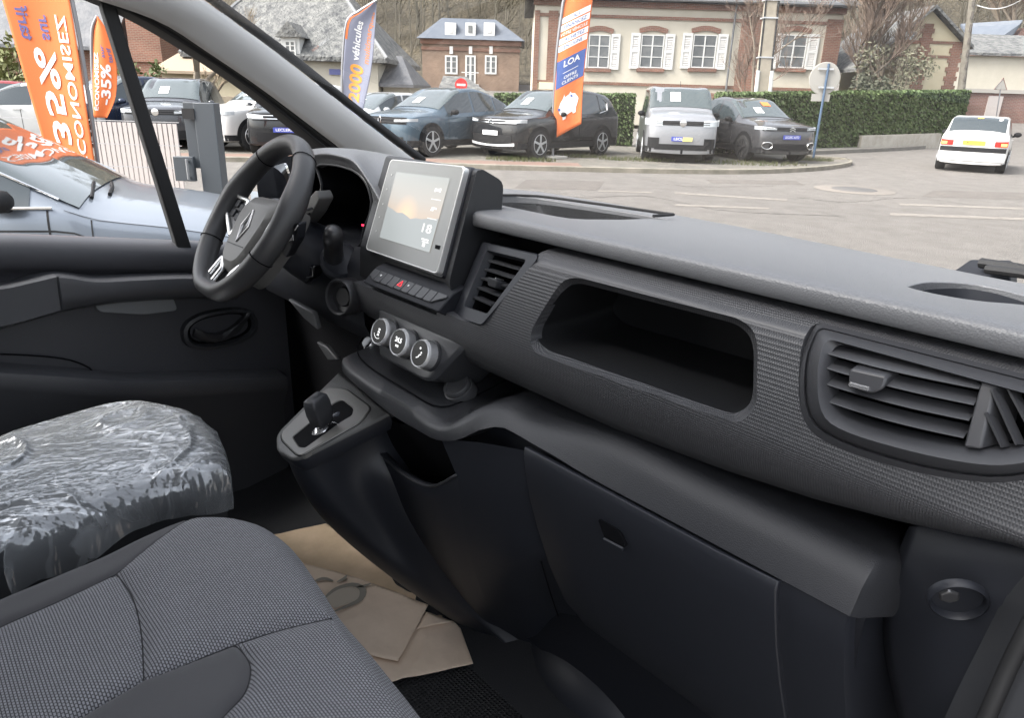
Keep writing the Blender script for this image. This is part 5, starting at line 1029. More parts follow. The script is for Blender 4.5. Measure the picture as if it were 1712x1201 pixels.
b = MB(); lowr = [V((p.x, p.y, 1.352)) for p in tp]; b.grid([[V((p.x, p.y, min(1.43, p.z))) for p in [V((q.x, q.y, 1.409)) for q in tp]], lowr], cu=True); b.cap(lowr); tr = b.build('tray_liner', mat('liner_dark', (.022, .023, .026), .6), dash, smooth=40)
b = MB(); b.tube([V((p.x, p.y+.003, 1.4225-.0*i)) for i, p in enumerate(tp[1:12])], .0025, 6); b.build('tray_rim', M_rub, tr)
b = MB(); mid = sum(cpp, V())/len(cpp); lowr = [V((p.x, p.y, 1.355)).lerp(V((mid.x, mid.y, 1.355)), .12) for p in cpp]; b.grid([[V((p.x, p.y, 1.418)) for p in cpp], lowr], cu=True); b.cap(lowr); b.build('cup_liner', M_plas, dash, smooth=60)
t0, t1 = P(1522, 497, Z=1.4318), P(1586, 510, Z=1.4318); ud = (t1-t0); vd = V((-ud.y, ud.x, 0)).normalized(); ud.normalize()
text_mb('AIRBAG', lambda u, v: V((0, 0, .0016))+t0+ud*u+vd*v, h=.014, align='LEFT', sx=(t1-t0).length/(.014*3.9), bold=.01).build('airbag_lettering', mat('ink_grey', (.22, .22, .22), .7), dash, smooth=0)
# front face
zf = [1.402, 1.398, 1.394, 1.39, 1.385, 1.38, 1.37, 1.36, 1.34, 1.32, 1.297, 1.285, 1.272, 1.258, 1.246, 1.235, 1.225, 1.215, 1.207, 1.199, 1.183, 1.165]
fp = [(fY(z), z) for z in zf]
full = [(.72, 1.4055), (.69, 1.4045), (.675, 1.4035)]+fp+[(y+.022, z+.006) for y, z in fp[::-1]][:-1]
b = MB(); lift = lambda x, z: z if z > 1.30 else 1.30-(1.30-z)*(1-interp([(.35, 0), (.5, .12), (.6, .25), (.68, .42), (.73, .56), (.77, .72), (.84, .75)], x))
rows = [[V((x, y, lift(x, z))) for y, z in full] for x in [-.235, -.1, 0, .1, .2, .3, .35, .4, .45, .5, .55, .6, .64, .67, .70, .73, .76, .79, .84]]; b.grid(rows, cu=True); b.cap(rows[0][::-1]); b.cap(rows[-1])
fas = b.build('front_panel', M_fas, dash)
binO = [(886, 556), (938, 470), (962, 463), (1240, 534), (1268, 560), (1266, 682), (1240, 706), (1222, 705), (890, 590)]
binI = [(890.5, 553), (947, 479), (968, 473), (1236, 543), (1261, 570), (1259, 672), (1236, 691), (1219, 691), (908, 583)]
rb_ = [.012, .02, .015, .012, .02, .016, .014, .01, .02]
BO = rpoly([PF(*p) for p in binO], rb_, 5); BI = rpoly([PF(*p, dy=.012) for p in binI], rb_, 5)
b = MB(); b.prism([V((p.x, .5, p.z)) for p in BO], (0, .3, 0)); cut(fas, b)
vA, vB, vC = P(806, 404, X=.024), P(754, 527, X=.024), PF(899, 428)
vN = (vB-vA).cross(vC-vA).normalized(); vN = vN if vN.y < 0 else -vN
def vl(pts, d, r): return rpoly([Pn(*p, vA+vN*d, vN) for p in pts], r, 5)
VL = [(806, 404), (900, 425), (898, 436), (806, 546), (754, 530)]
_r = [PF(900, 425), PF(898, 436), PF(806, 546), PF(768, 534)]
b = MB(); b.prism([V((0, .5, 1.45)), V((_r[0].x, .5, 1.45))]+[V((p.x, .5, p.z)) for p in _r]+[V((0, .5, _r[3].z+.004))], (0, .3, 0)); cut(fas, b)
VR = [(1364, 538), (1335, 600), (1337, 712), (1400, 752), (1520, 789), (1620, 806), (1690, 809), (1830, 780), (1850, 660)]
rv = [.008, .05, .04, .03, .05, .05, .05, .03, .008]
def vrp(pts, dy): return rpoly([PF(*p, dy=dy) for p in pts], rv, 5)
S0 = vrp(VR, 0.0)
b = MB(); b.prism([V((p.x, .5, p.z)) for p in S0], (0, .3, 0)); cut(fas, b)
b = MB(); b.prism([(-.30, .5, 1.283), (.012, .5, 1.283), (.012, .5, 1.45), (-.30, .5, 1.45)], (0, .3, 0)); cut(fas, b)
fb = fas.modifiers.new('bevel', 'BEVEL'); fb.width = .0015; fb.segments = 2; fb.limit_method = 'ANGLE'; fb.angle_limit = R_(60)
# storage bin
b = MB(); b.grid([BO, [p.lerp(q, .35)+V((0, .0015, 0)) for p, q in zip(BO, BI)], BI], cu=True); bn = b.build('bin_rim', M_fas, dash, smooth=60)
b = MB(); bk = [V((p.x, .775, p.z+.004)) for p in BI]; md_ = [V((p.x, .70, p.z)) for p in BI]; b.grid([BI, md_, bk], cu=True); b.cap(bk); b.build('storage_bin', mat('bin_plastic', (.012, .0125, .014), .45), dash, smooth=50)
b = MB(); b.tube([P(915, 577, Y=.66), P(985, 556, Y=.74)], .0012, 6); b.build('bin_seam', M_void, bn)

# air vents
def slat_row(lefts, rights, depth, th, dy, parent, curve=0, m=M_plas):
    for (l, r) in zip(lefts, rights):
        A, B = PF(*l, dy=dy), PF(*r, dy=dy); b = MB(); n = 9; rows = []
        for i in range(n):
            t = i/(n-1); p = A.lerp(B, t)+V((0, -curve*math.sin(math.pi*t), 0))
            rows.append([p+V((0, 0, th)), p+V((0, -.0015, th*.5)), p, p+V((0, depth, depth*.22)), p+V((0, depth, depth*.22+th))])
        b.grid(rows, cu=True); b.cap(rows[0][::-1]); b.cap(rows[-1]); b.build('slat', m, parent, smooth=50)
# centre vent, beside the screen
o1 = vl(VL, .001, .006); o2 = vl([(808, 406), (899, 427), (896, 436), (805, 543), (757, 528)], .005, .006); o3 = vl([(814, 418), (879, 434), (877, 440), (814, 525), (775, 512)], .004, .004)
o4 = [p-vN*.012 for p in vl([(816, 421), (876, 435), (874, 441), (813, 522), (778, 511)], .003, .004)]
b = MB(); b.grid([[p-vN*.03+V((.006, 0, 0)) for p in o1], o1, o2, o3, o4], cu=True); cv_ = b.build('air_vent', M_plas, dash, smooth=35)
b = MB(); o5 = [p-vN*.05 for p in o4]; b.grid([o4, o5], cu=True); b.cap(o5); b.build('vent_duct', M_void, cv_)
for l, r in zip([(814, 437), (806, 451), (798, 465), (791, 480), (784, 496)], [(873, 454), (860, 468), (847, 481), (834, 497), (821, 512)]):
    A, B = Pn(*l, vA-vN*.004, vN), Pn(*r, vA-vN*.004, vN); b = MB(); dn = -vN*.016+V((0, 0, .007)); up2 = V((0, 0, .0024)); b.prism([A, A+up2, A+up2+dn, A+dn], B-A); b.build('slat', M_smooth, cv_, smooth=30)
tc_ = Pn(822, 472, vA+vN*.004, vN); vU = (Pn(873, 454, vA, vN)-Pn(814, 437, vA, vN)).normalized()
b = MB(); b.prism(rpoly([tc_-vU*.014+V((0, 0, .006)), tc_+vU*.014+V((0, 0, .006)), tc_+vU*.012-V((0, 0, .007)), tc_-vU*.012-V((0, 0, .007))], .003, 3), -vN*.02+V((0, 0, .004))); b.build('vent_tab', M_smooth, cv_, bevel=.0015)
b = MB(); b.bar(tc_+vU*.012+V((0, 0, .0075))+vN*.001, tc_+vU*.012-vN*.014+V((0, 0, .0105)), .002, .0015); b.build('vent_tab_trim', M_satin, cv_)
# passenger vent
S1 = vrp([(1368, 546), (1343, 602), (1345, 705), (1405, 742), (1522, 779), (1622, 797), (1690, 800), (1824, 772), (1845, 668)], -.004)
S1b = vrp([(1370, 548), (1346, 602), (1348, 703), (1407, 739), (1523, 776), (1622, 794), (1690, 797), (1822, 769), (1843, 670)], .001)
S2 = vrp([(1374, 552), (1350, 602), (1352, 700), (1408, 736), (1524, 772), (1622, 790), (1690, 793), (1820, 766), (1842, 672)], -.006)
S3 = vrp([(1382, 566), (1366, 605), (1368, 694), (1412, 724), (1527, 757), (1622, 776), (1690, 780), (1812, 752), (1830, 690)], -.012)
S4 = [p+V((0, .006, 0)) for p in vrp([(1392, 577), (1378, 610), (1381, 686), (1416, 710), (1530, 741), (1618, 757), (1682, 760), (1800, 735), (1815, 680)], -.010)]
S5 = [p+V((0, .02, 0)) for p in S4]
b = MB(); b.grid([S0, S1, S1b, S2, S3, S4, S5], cu=True); pv = b.build('air_vent', mat('vent_plastic', (.045, .046, .051), .42), dash, smooth=40)
b = MB(); S6 = [V((p.x, p.y+.05, p.z)) for p in S5]; b.grid([S5, S6], cu=True); b.cap(S6); b.build('vent_duct', M_void, pv)
M_slat = mat('slat_plastic', (.05, .051, .056), .38)
slat_row([(1380, 592), (1380, 617), (1381, 644), (1386, 674)], [(1636, 652), (1628, 679), (1620, 705), (1611, 734)], .019, .0022, -.003, pv, curve=.006, m=M_slat)
dv = [PF(1640, 634, dy=-.008), PF(1667, 638, dy=-.008), PF(1640, 752, dy=-.008), PF(1609, 749, dy=-.008)]
b = MB(); b.prism(dv, (.012, .035, 0)); b.build('vent_divider', M_slat, pv, bevel=.002)
for i, (a, c) in enumerate((((1664, 652), (1706, 744)), ((1688, 644), (1745, 748)), ((1654, 690), (1682, 748)), ((1716, 646), (1780, 742)))):
    A, C = PF(*a, dy=.0), PF(*c, dy=.0); b = MB(); b.bar(A, C, .0018, .012, up=(0, 1, .1)); b.build('vane', M_slat, pv)
tk = [PF(x, y, dy=-.016) for x, y in ((1420, 616), (1484, 630), (1476, 652), (1456, 660), (1416, 648))]
b = MB(); b.prism(rpoly(tk, .003, 3), (0, .03, .004)); b.build('vent_tab', M_slat, pv, bevel=.002)
b = MB(); b.bar(PF(1420, 642, dy=-.018), PF(1452, 651, dy=-.018), .003, .003); b.build('vent_tab_trim', M_chrome, pv)

# shelf bevel and the centre tier it runs into
Tpx = [(577, 596), (582, 606), (630, 641), (691, 678), (719, 701), (746, 710), (770, 699), (793, 685), (817, 675), (845, 670), (872, 673), (905, 692)]
Bpx = [(573, 618), (580, 630), (646, 687), (706, 724), (730, 736), (760, 737), (780, 730), (800, 720), (835, 714), (863, 726), (890, 742), (925, 762)]
TY = [.575, .565, .56, .56, .56, .56, .567, .578, .592, .608, .618, .62]; BY = [.57, .556, .552, .552, .552, .553, .558, .566, .575, .58, .58, .58]
Tt = [P(x, y, Y=k) for (x, y), k in zip(Tpx, TY)]; Bt = [P(x, y, Y=k) for (x, y), k in zip(Bpx, BY)]
XE = .672
for x in (.36, .48, .58, XE-.012, XE): Tt.append(V((x, .62, 1.2135))); Bt.append(V((x, .58, 1.168)))
Tt = crv(Tt, 60); Bt = crv(Bt, 60)
Tt += [V((XE+.006, .628, 1.210)), V((XE+.030, .665, 1.200))]; Bt += [V((XE+.005, .588, 1.165)), V((XE+.022, .625, 1.158))]
rows = [[], [], [], [], [], [], []]
for t, bb in zip(Tt, Bt):
    k = max(0, min(1, (t.z-1.115)/.1)); zk = 1.150+(1.196-1.150)*k
    K = V((t.x+.0, .72, zk)); mm = K.lerp(t, .55); mm.z += .003
    rows[0].append(K); rows[1].append(mm); rows[2].append(t+V((0, .012, (K.z-t.z)*.12))); rows[3].append(t+V((0, -.004, -.003)))
    rows[4].append(t.lerp(bb, .55)+V((0, -.004, .003))); rows[5].append(bb); rows[6].append(bb+V((0, .05, -.004)))
b = MB(); b.grid(rows); b.cap([r[-1] for r in rows]); b.cap([r[0] for r in rows][::-1])
tier = b.build('shelf', M_shelf, dash, smooth=50)
# groove line round the tier
gl = [(612, 560), (600, 580), (600, 598), (625, 622), (680, 656), (716, 678), (738, 684), (760, 680), (800, 663), (845, 640)]
def tierp(x, y, dz=.0):
    best = None
    for yy in [.55+.002*i for i in range(80)]:
        p = P(x, y, Y=yy); q = min(range(60), key=lambda i: abs(Tt[i].x-p.x)+ (0 if Tt[i].x > -.4 else 9)); t = Tt[q]; K = rows[0][q]
        if p.y < t.y: continue
        zs = t.z+(K.z-t.z)*(p.y-t.y)/(K.y-t.y)
        d = abs(p.z-zs)
        if best is None or d < best[0]: best = (d, p, zs)
    return V((best[1].x, best[1].y, best[1].z+dz))
g = crv([tierp(x, y, .0035) for x, y in gl], 40); b = MB(); b.tube(g, .0013, 6); b.build('shelf_seam', M_void, tier, smooth=180)
# power socket cap
pc = tierp(767, 662, .012); pn = V((-.02, -.55, .83)).normalized()
b = MB(); b.lathe([(.0250, -.016), (.0250, .001), (.0242, .003), (.0225, .0035), (.0218, .0015)], pc, pn, 36); b.build('socket_ring', mat('socket_plastic', (.085, .086, .09), .35), dash, smooth=40)
b = MB(); b.lathe([(.0190, .001), (.0222, .004), (.0225, .009), (.0212, .0112), (.0175, .0112), (.0165, .0100)], pc, pn, 36); b.build('socket_cap', MATS['socket_plastic'], dash, smooth=35)
ob = tierp(617, 577, .004); b = MB(); b.lathe([(.014, -.01), (.014, .004), (.012, .006)], ob, V((-.1, -.7, .7)), 24); ob_ = b.build('start_button', M_gloss, dash, smooth=40)
b = MB(); b.lathe([(.0150, -.01), (.0150, .003), (.0142, .004), (.0141, -.01)], ob, V((-.1, -.7, .7)), 24); b.build('button_ring', M_chrome, ob_, smooth=40)

# climate panel
cn = V((0, -.93, .37)).normalized(); co = P(690, 575, Y=.600)
def PC(x, y, d=0): return Pn(x, y, co+cn*d, cn)
fr0 = [PC(633, 512), PC(760, 566), PC(781, 580), PC(728, 637), PC(712, 638), PC(634, 594)]
b = MB(); b.grid([[p-cn*.07+V((0, .02, 0)) for p in rpoly(fr0, .01, 4)], rpoly(fr0, .01, 4), [p.lerp(sum(fr0, V())/6, .10)+cn*.004 for p in rpoly(fr0, .01, 4)]], cu=True)
b.cap([p.lerp(sum(fr0, V())/6, .10)+cn*.004 for p in rpoly(fr0, .01, 4)])
clim = b.build('climate_panel', M_smooth, dash, smooth=35, bevel=.002)
ins = [PC(636, 536, .0045), PC(720, 572, .0045), PC(728, 590, .0045), PC(712, 616, .0045), PC(640, 578, .0045)]
b = MB(); b.prism(rpoly(ins, .006, 4), -cn*.003+V((0, 0, 0))); b.build('knob_plate', mat('plate', (.014, .0145, .016), .35), clim, bevel=.001)
KR = .0218
for i, (x, y) in enumerate(((633, 554), (665, 572), (701, 591))):
    f = PC(x, y, .027)
    b = MB(); b.lathe([(KR*1.12, -.026), (KR*1.12, -.020), (KR*1.0, -.019)], f, cn, 36); kb = b.build('knob', M_smooth, clim, smooth=40)
    b = MB(); b.lathe([(KR, -.021), (KR, -.004), (KR*.985, -.001), (KR*.95, 0.0004), (KR*.91, 0), (KR*.89, -.0015)], f, cn, 48); b.build('knob_ring', mat('ring_silver', (.85, .85, .86), .25, metal=.35), kb, smooth=40)
    b = MB()
    for k in range(60):
        a = 2*math.pi*k/60; u = cn.orthogonal().normalized(); v = cn.cross(u); p = f+(u*math.cos(a)+v*math.sin(a))*KR-cn*.012; b.bar(p-cn*.007, p+cn*.007, .0009, .0012, up=(p-f+cn*.012))
    b.build('knurling', M_satin, kb, smooth=0)
    b = MB(); b.lathe([(KR*.92, -.003), (KR*.91, -.0009)], f, cn, 36); b.build('knob_face', mat('knob_black', (.006, .006, .007), .25, spec=.15), kb, smooth=30)
    u = V((1, 0, 0)); v = cn.cross(u)*-1
    if v.z < 0: v = -v
    tf = lambda a, c: f+u*a+v*c-cn*.0003
    mb = MB()
    if i == 1:
        text_mb('24.5', lambda a, c: tf(a, c+.003), h=.0105, bold=.03, mb=mb)
        for k in range(3): mb.add([tf(-.004+.003*k, -.008), tf(-.002+.003*k, -.008), tf(-.002+.003*k, -.0045), tf(-.004+.003*k, -.0045)], [(0, 1, 2, 3)])
    elif i == 0:
        for k in range(6):   # demister grid mark
            a0 = -.002+.003*(k % 2); c0 = .005-.0045*(k//2); mb.add([tf(a0, c0), tf(a0+.002, c0), tf(a0+.002, c0-.0032), tf(a0, c0-.0032)], [(0, 1, 2, 3)])
        for k in range(7): a0 = 3.6+.25*k; r0 = .0125; mb.add([tf(r0*math.cos(a0+s), r0*math.sin(a0+s)*1)+tf(0, 0)*0 for s in (0, .18)]+[tf((r0-.001)*math.cos(a0+s), (r0-.001)*math.sin(a0+s)) for s in (.18, 0)], [(0, 1, 2, 3)])
    else:
        mb.tube([tf(-.005, -.008), tf(-.001, -.006), tf(.001, -.002), tf(.004, -.001)], .0008, 5); mb.lathe([(.0015, 0), (.0015, .0003)], tf(.004, .002), cn, 8)
        mb.lathe([(.0018, 0), (.0018, .0003)], tf(-.001, .008), cn, 8)
    mb.build('knob_marks', mat('lit_white', (.8, .8, .8), .5, emit=((1, 1, 1), .35)), kb, smooth=0)

# touch screen and its housing
SYB, SYT = .622, .682
stl, str_, sbl, sbr = V((-.2265, SYT, 1.4905)), V((-.0165, SYT, 1.4905)), V((-.2210, SYB, 1.3405)), V((-.0115, SYB, 1.3405))
stl, str_, sbl, sbr = P(653, 266, Y=SYT), P(778, 278, Y=SYT), P(611, 417, Y=SYB), P(731, 459, Y=SYB)
su = (str_-stl+sbr-sbl).normalized(); sv_ = (stl-sbl+str_-sbr); sv_ = (sv_-su*sv_.dot(su)).normalized(); sn = su.cross(sv_)
if sn.y > 0: sn = -sn
so_ = (stl+str_+sbl+sbr)/4
def PS(x, y, d=0): return Pn(x, y, so_+sn*d, sn)
q = rpoly([PS(653, 266), PS(778, 278), PS(731, 459), PS(611, 417)], .008, 6); cq = sum(q, V())/len(q)
b = MB(); b.grid([[p-sn*.012 for p in q], q, [p.lerp(cq, .012)+sn*.001 for p in q], [p.lerp(cq, .026)+sn*.0004 for p in q]], cu=True); scr = b.build('touchscreen', mat('frame_silver', (.72, .72, .71), .35, metal=.35), dash, smooth=40)
b = MB(); b.cap([p.lerp(cq, .024)+sn*.0005 for p in q]); b.build('screen_glass', M_screenglare, scr, smooth=0)
# lit picture: dusk sky over hills
m = bpy.data.materials.new('display'); m.use_nodes = True; nt = m.node_tree; bs = nt.nodes['Principled BSDF']; bs.inputs['Base Color'].default_value = (.02, .02, .02, 1); bs.inputs['Roughness'].default_value = .3
g = nn(nt, 'ShaderNodeNewGeometry'); vm = nn(nt, 'ShaderNodeVectorMath', operation='SUBTRACT'); nt.links.new(g.outputs['Position'], vm.inputs[0]); d0 = PS(676, 342); vm.inputs[1].default_value = d0
def dot(v):
    n = nn(nt, 'ShaderNodeVectorMath', operation='DOT_PRODUCT'); nt.links.new(vm.outputs[0], n.inputs[0]); n.inputs[1].default_value = v; return n.outputs['Value']
uu, vv = dot(su), dot(sv_)
mp = nn(nt, 'ShaderNodeMapRange'); nt.links.new(vv, mp.inputs[0]); mp.inputs[1].default_value = -.012; mp.inputs[2].default_value = .055
cr = nn(nt, 'ShaderNodeValToRGB'); nt.links.new(mp.outputs[0], cr.inputs[0]); el = cr.color_ramp.elements
el[0].position = 0; el[0].color = (.42, .34, .27, 1); el[1].position = 1; el[1].color = (.34, .355, .34, 1)
e1 = el.new(.35); e1.color = (.39, .36, .32, 1)
emn = nn(nt, 'ShaderNodeVectorMath', operation='LENGTH')   # sun glow on the horizon of the picture
cb = nn(nt, 'ShaderNodeCombineXYZ'); nt.links.new(uu, cb.inputs[0]); nt.links.new(vv, cb.inputs[1])
sb = nn(nt, 'ShaderNodeVectorMath', operation='SUBTRACT'); nt.links.new(cb.outputs[0], sb.inputs[0]); sb.inputs[1].default_value = (.012, -.016, 0); nt.links.new(sb.outputs[0], emn.inputs[0])
mg = nn(nt, 'ShaderNodeMapRange'); nt.links.new(emn.outputs['Value'], mg.inputs[0]); mg.inputs[1].default_value = .035; mg.inputs[2].default_value = 0
mxc = nn(nt, 'ShaderNodeMix', data_type='RGBA'); nt.links.new(mg.outputs[0], mxc.inputs['Factor']); nt.links.new(cr.outputs[0], mxc.inputs['A']); mxc.inputs['B'].default_value = (.66, .47, .30, 1)
nt.links.new(mxc.outputs['Result'], bs.inputs['Emission Color']); bs.inputs['Emission Strength'].default_value = .42
MATS['display'] = m
dq = [PS(662.6, 287.4, .0012), PS(752.7, 298, .0012), PS(718, 422.5, .0012), PS(634.6, 397, .0012)]
b = MB(); b.cap(dq); dis = b.build('display', m, scr, smooth=0)
def dl(u, v, d=.0016): # bilinear inside the display, u right v down
    return dq[0].lerp(dq[1], u).lerp(dq[3].lerp(dq[2], u), v)+sn*(d-.0012)
ridge = [(0, .52), (.12, .55), (.22, .585), (.33, .57), (.43, .60), (.5, .63), (.6, .60), (.7, .60), (.8, .575), (.9, .57), (1, .54)]
b = MB(); b.cap([dl(u, v, .0014) for u, v in ridge]+[dl(1, 1, .0014), dl(0, 1, .0014)]); b.build('hill_picture', mat('hills_pic', (.02, .02, .02), .3, emit=((.30, .325, .325), .36)), dis, smooth=0)
mb = MB(); text_mb('18', lambda a, c: dl(.83+a/.10, .71-c/.125), h=.021, bold=.012, mb=mb)
for (u0, v0, w_, h_) in ((.80, .16, .11, .03), (.80, .155, .02, .05), (.88, .15, .03, .05), (.78, .30, .17, .008), (.83, .41, .09, .025), (.82, .44, .05, .02), (.80, .56, .17, .008), (.80, .84, .13, .022), (.82, .875, .12, .015), (.84, .90, .05, .05)):
    mb.add([dl(u0, v0), dl(u0+w_, v0), dl(u0+w_, v0+h_), dl(u0, v0+h_)], [(0, 1, 2, 3)])
mb.build('display_marks', mat('lit_ui', (.3, .3, .3), .5, emit=((1, .98, .95), .26)), dis, smooth=0)
mb = MB()
for (x, y) in ((655, 292), (647, 316), (640, 341), (634.5, 363), (629, 386)): c = PS(x, y, .0012); mb.lathe([(.0016, 0), (.0016, .0003)], c, sn, 10)
mb.build('touch_keys', mat('key_ink', (.5, .5, .5), .6), scr, smooth=0)
b = MB(); b.cap([PS(728, 409, .0011), PS(736.5, 411, .0011), PS(734.5, 417.5, .0011), PS(727, 415.5, .0011)]); b.build('black_sticker', M_void, scr, smooth=0)  # plain small black sticker at the screen edge
# housing: side outline in the plane x = const, running back into the dash
X1 = .022
fL = -.262
def hside(tf, bf, dyb=0):
    return rpoly([V((tf.x, tf.y+.012, tf.z+.001)), V((tf.x, tf.y, tf.z)), V((tf.x, bf.y, bf.z)), V((tf.x, .632+dyb, 1.283)), V((tf.x, .77, 1.25)), V((tf.x, .77, 1.38)), V((tf.x, .716, 1.388)), V((tf.x, .722, 1.474))], [.004, .004, .008, .004, .001, .001, .002, .012], 4)
tB, bB_ = str_-sn*.013, sbr-sn*.013; tB = V((-.008, tB.y, tB.z)); bB_ = V((-.008, bB_.y, bB_.z))
tC, bC = P(797, 285, X=X1), P(751, 472, X=X1)
tA, bA_ = V((fL, tB.y, tB.z)), V((fL, bB_.y, bB_.z))
rA, rB, rC = hside(tA, bA_), hside(tB, bB_), hside(tC, bC)
b = MB(); b.grid([rA, rB, rC], cu=True); b.cap(rA[::-1]); b.cap(rC)
hou = b.build('screen_housing', mat('housing_plastic', (.020, .021, .0235), .42), dash, smooth=35, bevel=.003)
b = MB(); b.grid([[p-sn*.010+(p-cq)*.03 for p in q], [p-sn*.016+(p-cq)*.05 for p in q], [p-sn*.03+(p-cq)*.05 for p in q]], cu=True); b.cap([p-sn*.010+(p-cq)*.03 for p in q]); b.build('screen_back', M_plas, scr, smooth=40)
# button strip under the screen
bA, bB = P(628, 451, Y=.612), P(748, 495, Y=.612); bu = (bB-bA).normalized()
bn_ = V((0, -.62, .78)); bw = V((0, -.78, -.62))
b = MB(); L0 = [bA+V((-.004, .03, .012)), bA+V((-.004, .004, .004)), bA+bw*.03+V((-.004, 0, 0)), bA+bw*.03+V((-.004, .05, -.03))]; off = bB-bA+V((.012, 0, 0)); b.prism(L0, off); st = b.build('button_strip', M_dark, dash, bevel=.002)
n = 10; ln = (bB-bA).length
for k in range(n):
    u0, u1 = ln*(k/n)+.0006, ln*((k+1)/n)-.0006
    if k == n-1: u1 += .004
    lo_ = .021 if 0 < k < n-1 else .021-.008
    q4 = [bA+bu*u0, bA+bu*u1, bA+bu*u1+bw*(.021 if k < n-1 else .006), bA+bu*u0+bw*(.021 if k else .014)]
    b = MB(); b.prism([p+bn_*.003 for p in q4], -bn_*.006); kb = b.build('button', M_smooth, st, bevel=.0012)
    if k == 4:
        c = bA+bu*(u0+u1)/2+bw*.011+bn_*.0034; b = MB()
        t3 = [c+bu*(.0055*math.cos(a))-bw*(.0065*math.sin(a)) for a in (R_(90), R_(210), R_(330))]; b.tube(t3, .0008, 6, closed=True); b.build('hazard_mark', mat('hazard_red', (.7, .03, .04), .4, emit=((1, .05, .07), .4)), kb)
    if k in (1, 5):
        c = bA+bu*(u0+u1)/2+bw*.008+bn_*.0034; b = MB(); b.bar(c-bu*.0015, c+bu*.0015, .003, .0004, up=bn_); b.build('button_mark', M_white, kb)

# glovebox door and lower panels
gp = [(.586, 1.163), (.584, 1.155), (.586, 1.13), (.592, 1.09), (.604, 1.04), (.622, .98), (.65, .91), (.69, .85), (.74, .81)]
def gpan(x0, x1, dy=0, top=1.163, n=6, skew=0):
    return [[V((x0+(x1-x0)*i/n+skew*(1.163-z), y+dy, z)) for y, z in gp] for i in range(n+1)]
b = MB(); r_ = gpan(.245, .595, skew=.12); b.grid(r_); b.cap([V((p.x, p.y, p.z)) for p in r_[-1]]+[V((.6, .8, .81)), V((.6, .8, 1.163))]); gb = b.build('glovebox_door', M_plas, dash, smooth=60)
s_ = gb.modifiers.new('s', 'SOLIDIFY'); s_.thickness = .012; s_.offset = 1; s_.use_even_offset = False
gbv = gb.modifiers.new('bevel', 'BEVEL'); gbv.width = .0015; gbv.segments = 2; gbv.limit_method = 'ANGLE'; gbv.angle_limit = R_(50)
b = MB(); b.grid(gpan(.10, .68, dy=.012)); b.build('glovebox_surround', M_dark, dash, smooth=60)
lq = [P(x, y, Y=.5715) for x, y in ((999, 868), (1034, 888), (1046, 914), (1041, 918), (1012, 903))]
b = MB(); b.prism(rpoly(lq, .004, 3), (0, .02, 0)); b.build('glovebox_latch', M_void, gb)
b = MB(); b.tube([P(1010, 902, Y=.570), P(1042, 919, Y=.570)], .0022, 6); b.build('latch_lip', M_plas, gb)
b = MB(); r_ = gpan(.5975, .668, skew=.12, dy=.0); b.grid(r_); ed = r_[-1]; b.grid([ed, [V((p.x+.004, p.y+.008, p.z)) for p in ed], [V((p.x+.002, .78, p.z)) for p in ed]])
lp = b.build('end_panel', M_plas, dash, smooth=50)

# centre console below the tier, sloping down and forward to the floor
plo = P(497, 765, X=-.165); plnl = P(465, 741, X=-.25); plr = P(630, 690, X=-.135)
pln = (plnl-plo).cross(plr-plo).normalized()
if pln.z < 0: pln = -pln
def PG(x, y, d=0): return Pn(x, y, plo+pln*d, pln)
cons = empty('centre_console', (-.15, .6, .56), 'black centre console sloping to the footwell with gear gate and open side pocket', 'console')
outl = [(567, 622), (460, 727), (462, 752), (492, 770), (650, 690)]
og = rpoly([PG(*p) for p in outl], [.002, .025, .012, .025, .002], 6)
cg = sum(og, V())/len(og)
b = MB(); b.grid([[p-pln*.034+(cg-p)*.07 for p in og], [p-pln*.018 for p in og], [p-pln*.007 for p in og]], cu=True)
pl_ = b.build('gear_plinth', M_plas, cons, smooth=45)
b = MB(); b.grid([[p-pln*.007 for p in og], [p-pln*.003 for p in og], [p.lerp(cg, .025) for p in og], [p.lerp(cg, .07)+pln*.0008 for p in og]], cu=True); b.cap([p.lerp(cg, .07)+pln*.0008 for p in og]); b.build('plinth_top', mat('plinth_grain', (.085, .085, .084), .42, bump=('leather', 520, .4, .0008)), pl_, smooth=50)
ig = rpoly([PG(*p, .0015) for p in ((548, 648), (468, 726), (470, 738), (495, 763), (506, 763), (606, 706), (621, 685), (619, 679), (580, 650))], [.01, .012, .008, .012, .006, .012, .006, .006, .012], 4); ci = sum(ig, V())/len(ig)
b = MB(); b.cap([p-pln*.0004 for p in ig]); b.build('gate_gap', M_void, pl_, smooth=0)
ig2 = [p.lerp(ci, .02)+pln*.002 for p in ig]
sl_ = rpoly([PG(*p, .004) for p in ((489, 730), (560, 672), (572, 668), (590, 682), (588, 694), (572, 703), (510, 748), (500, 747))], [.006, .01, .006, .008, .006, .01, .004, .006], 4)
b = MB(); b.prism(ig2, -pln*.012); gt = b.build('gear_gate', mat('gate_plastic', (.15, .147, .138), .36), pl_, smooth=40)
b = MB(); b.prism([p+pln*.02 for p in sl_], -pln*.06); cut(gt, b)
bvm = gt.modifiers.new('bevel', 'BEVEL'); bvm.width = .002; bvm.segments = 2; bvm.limit_method = 'ANGLE'; bvm.angle_limit = R_(40)
b = MB(); bot = [p-pln*.03 for p in sl_]; b.grid([[p-pln*.002 for p in sl_], bot], cu=True); b.cap(bot); b.build('gate_well', M_void, pl_)
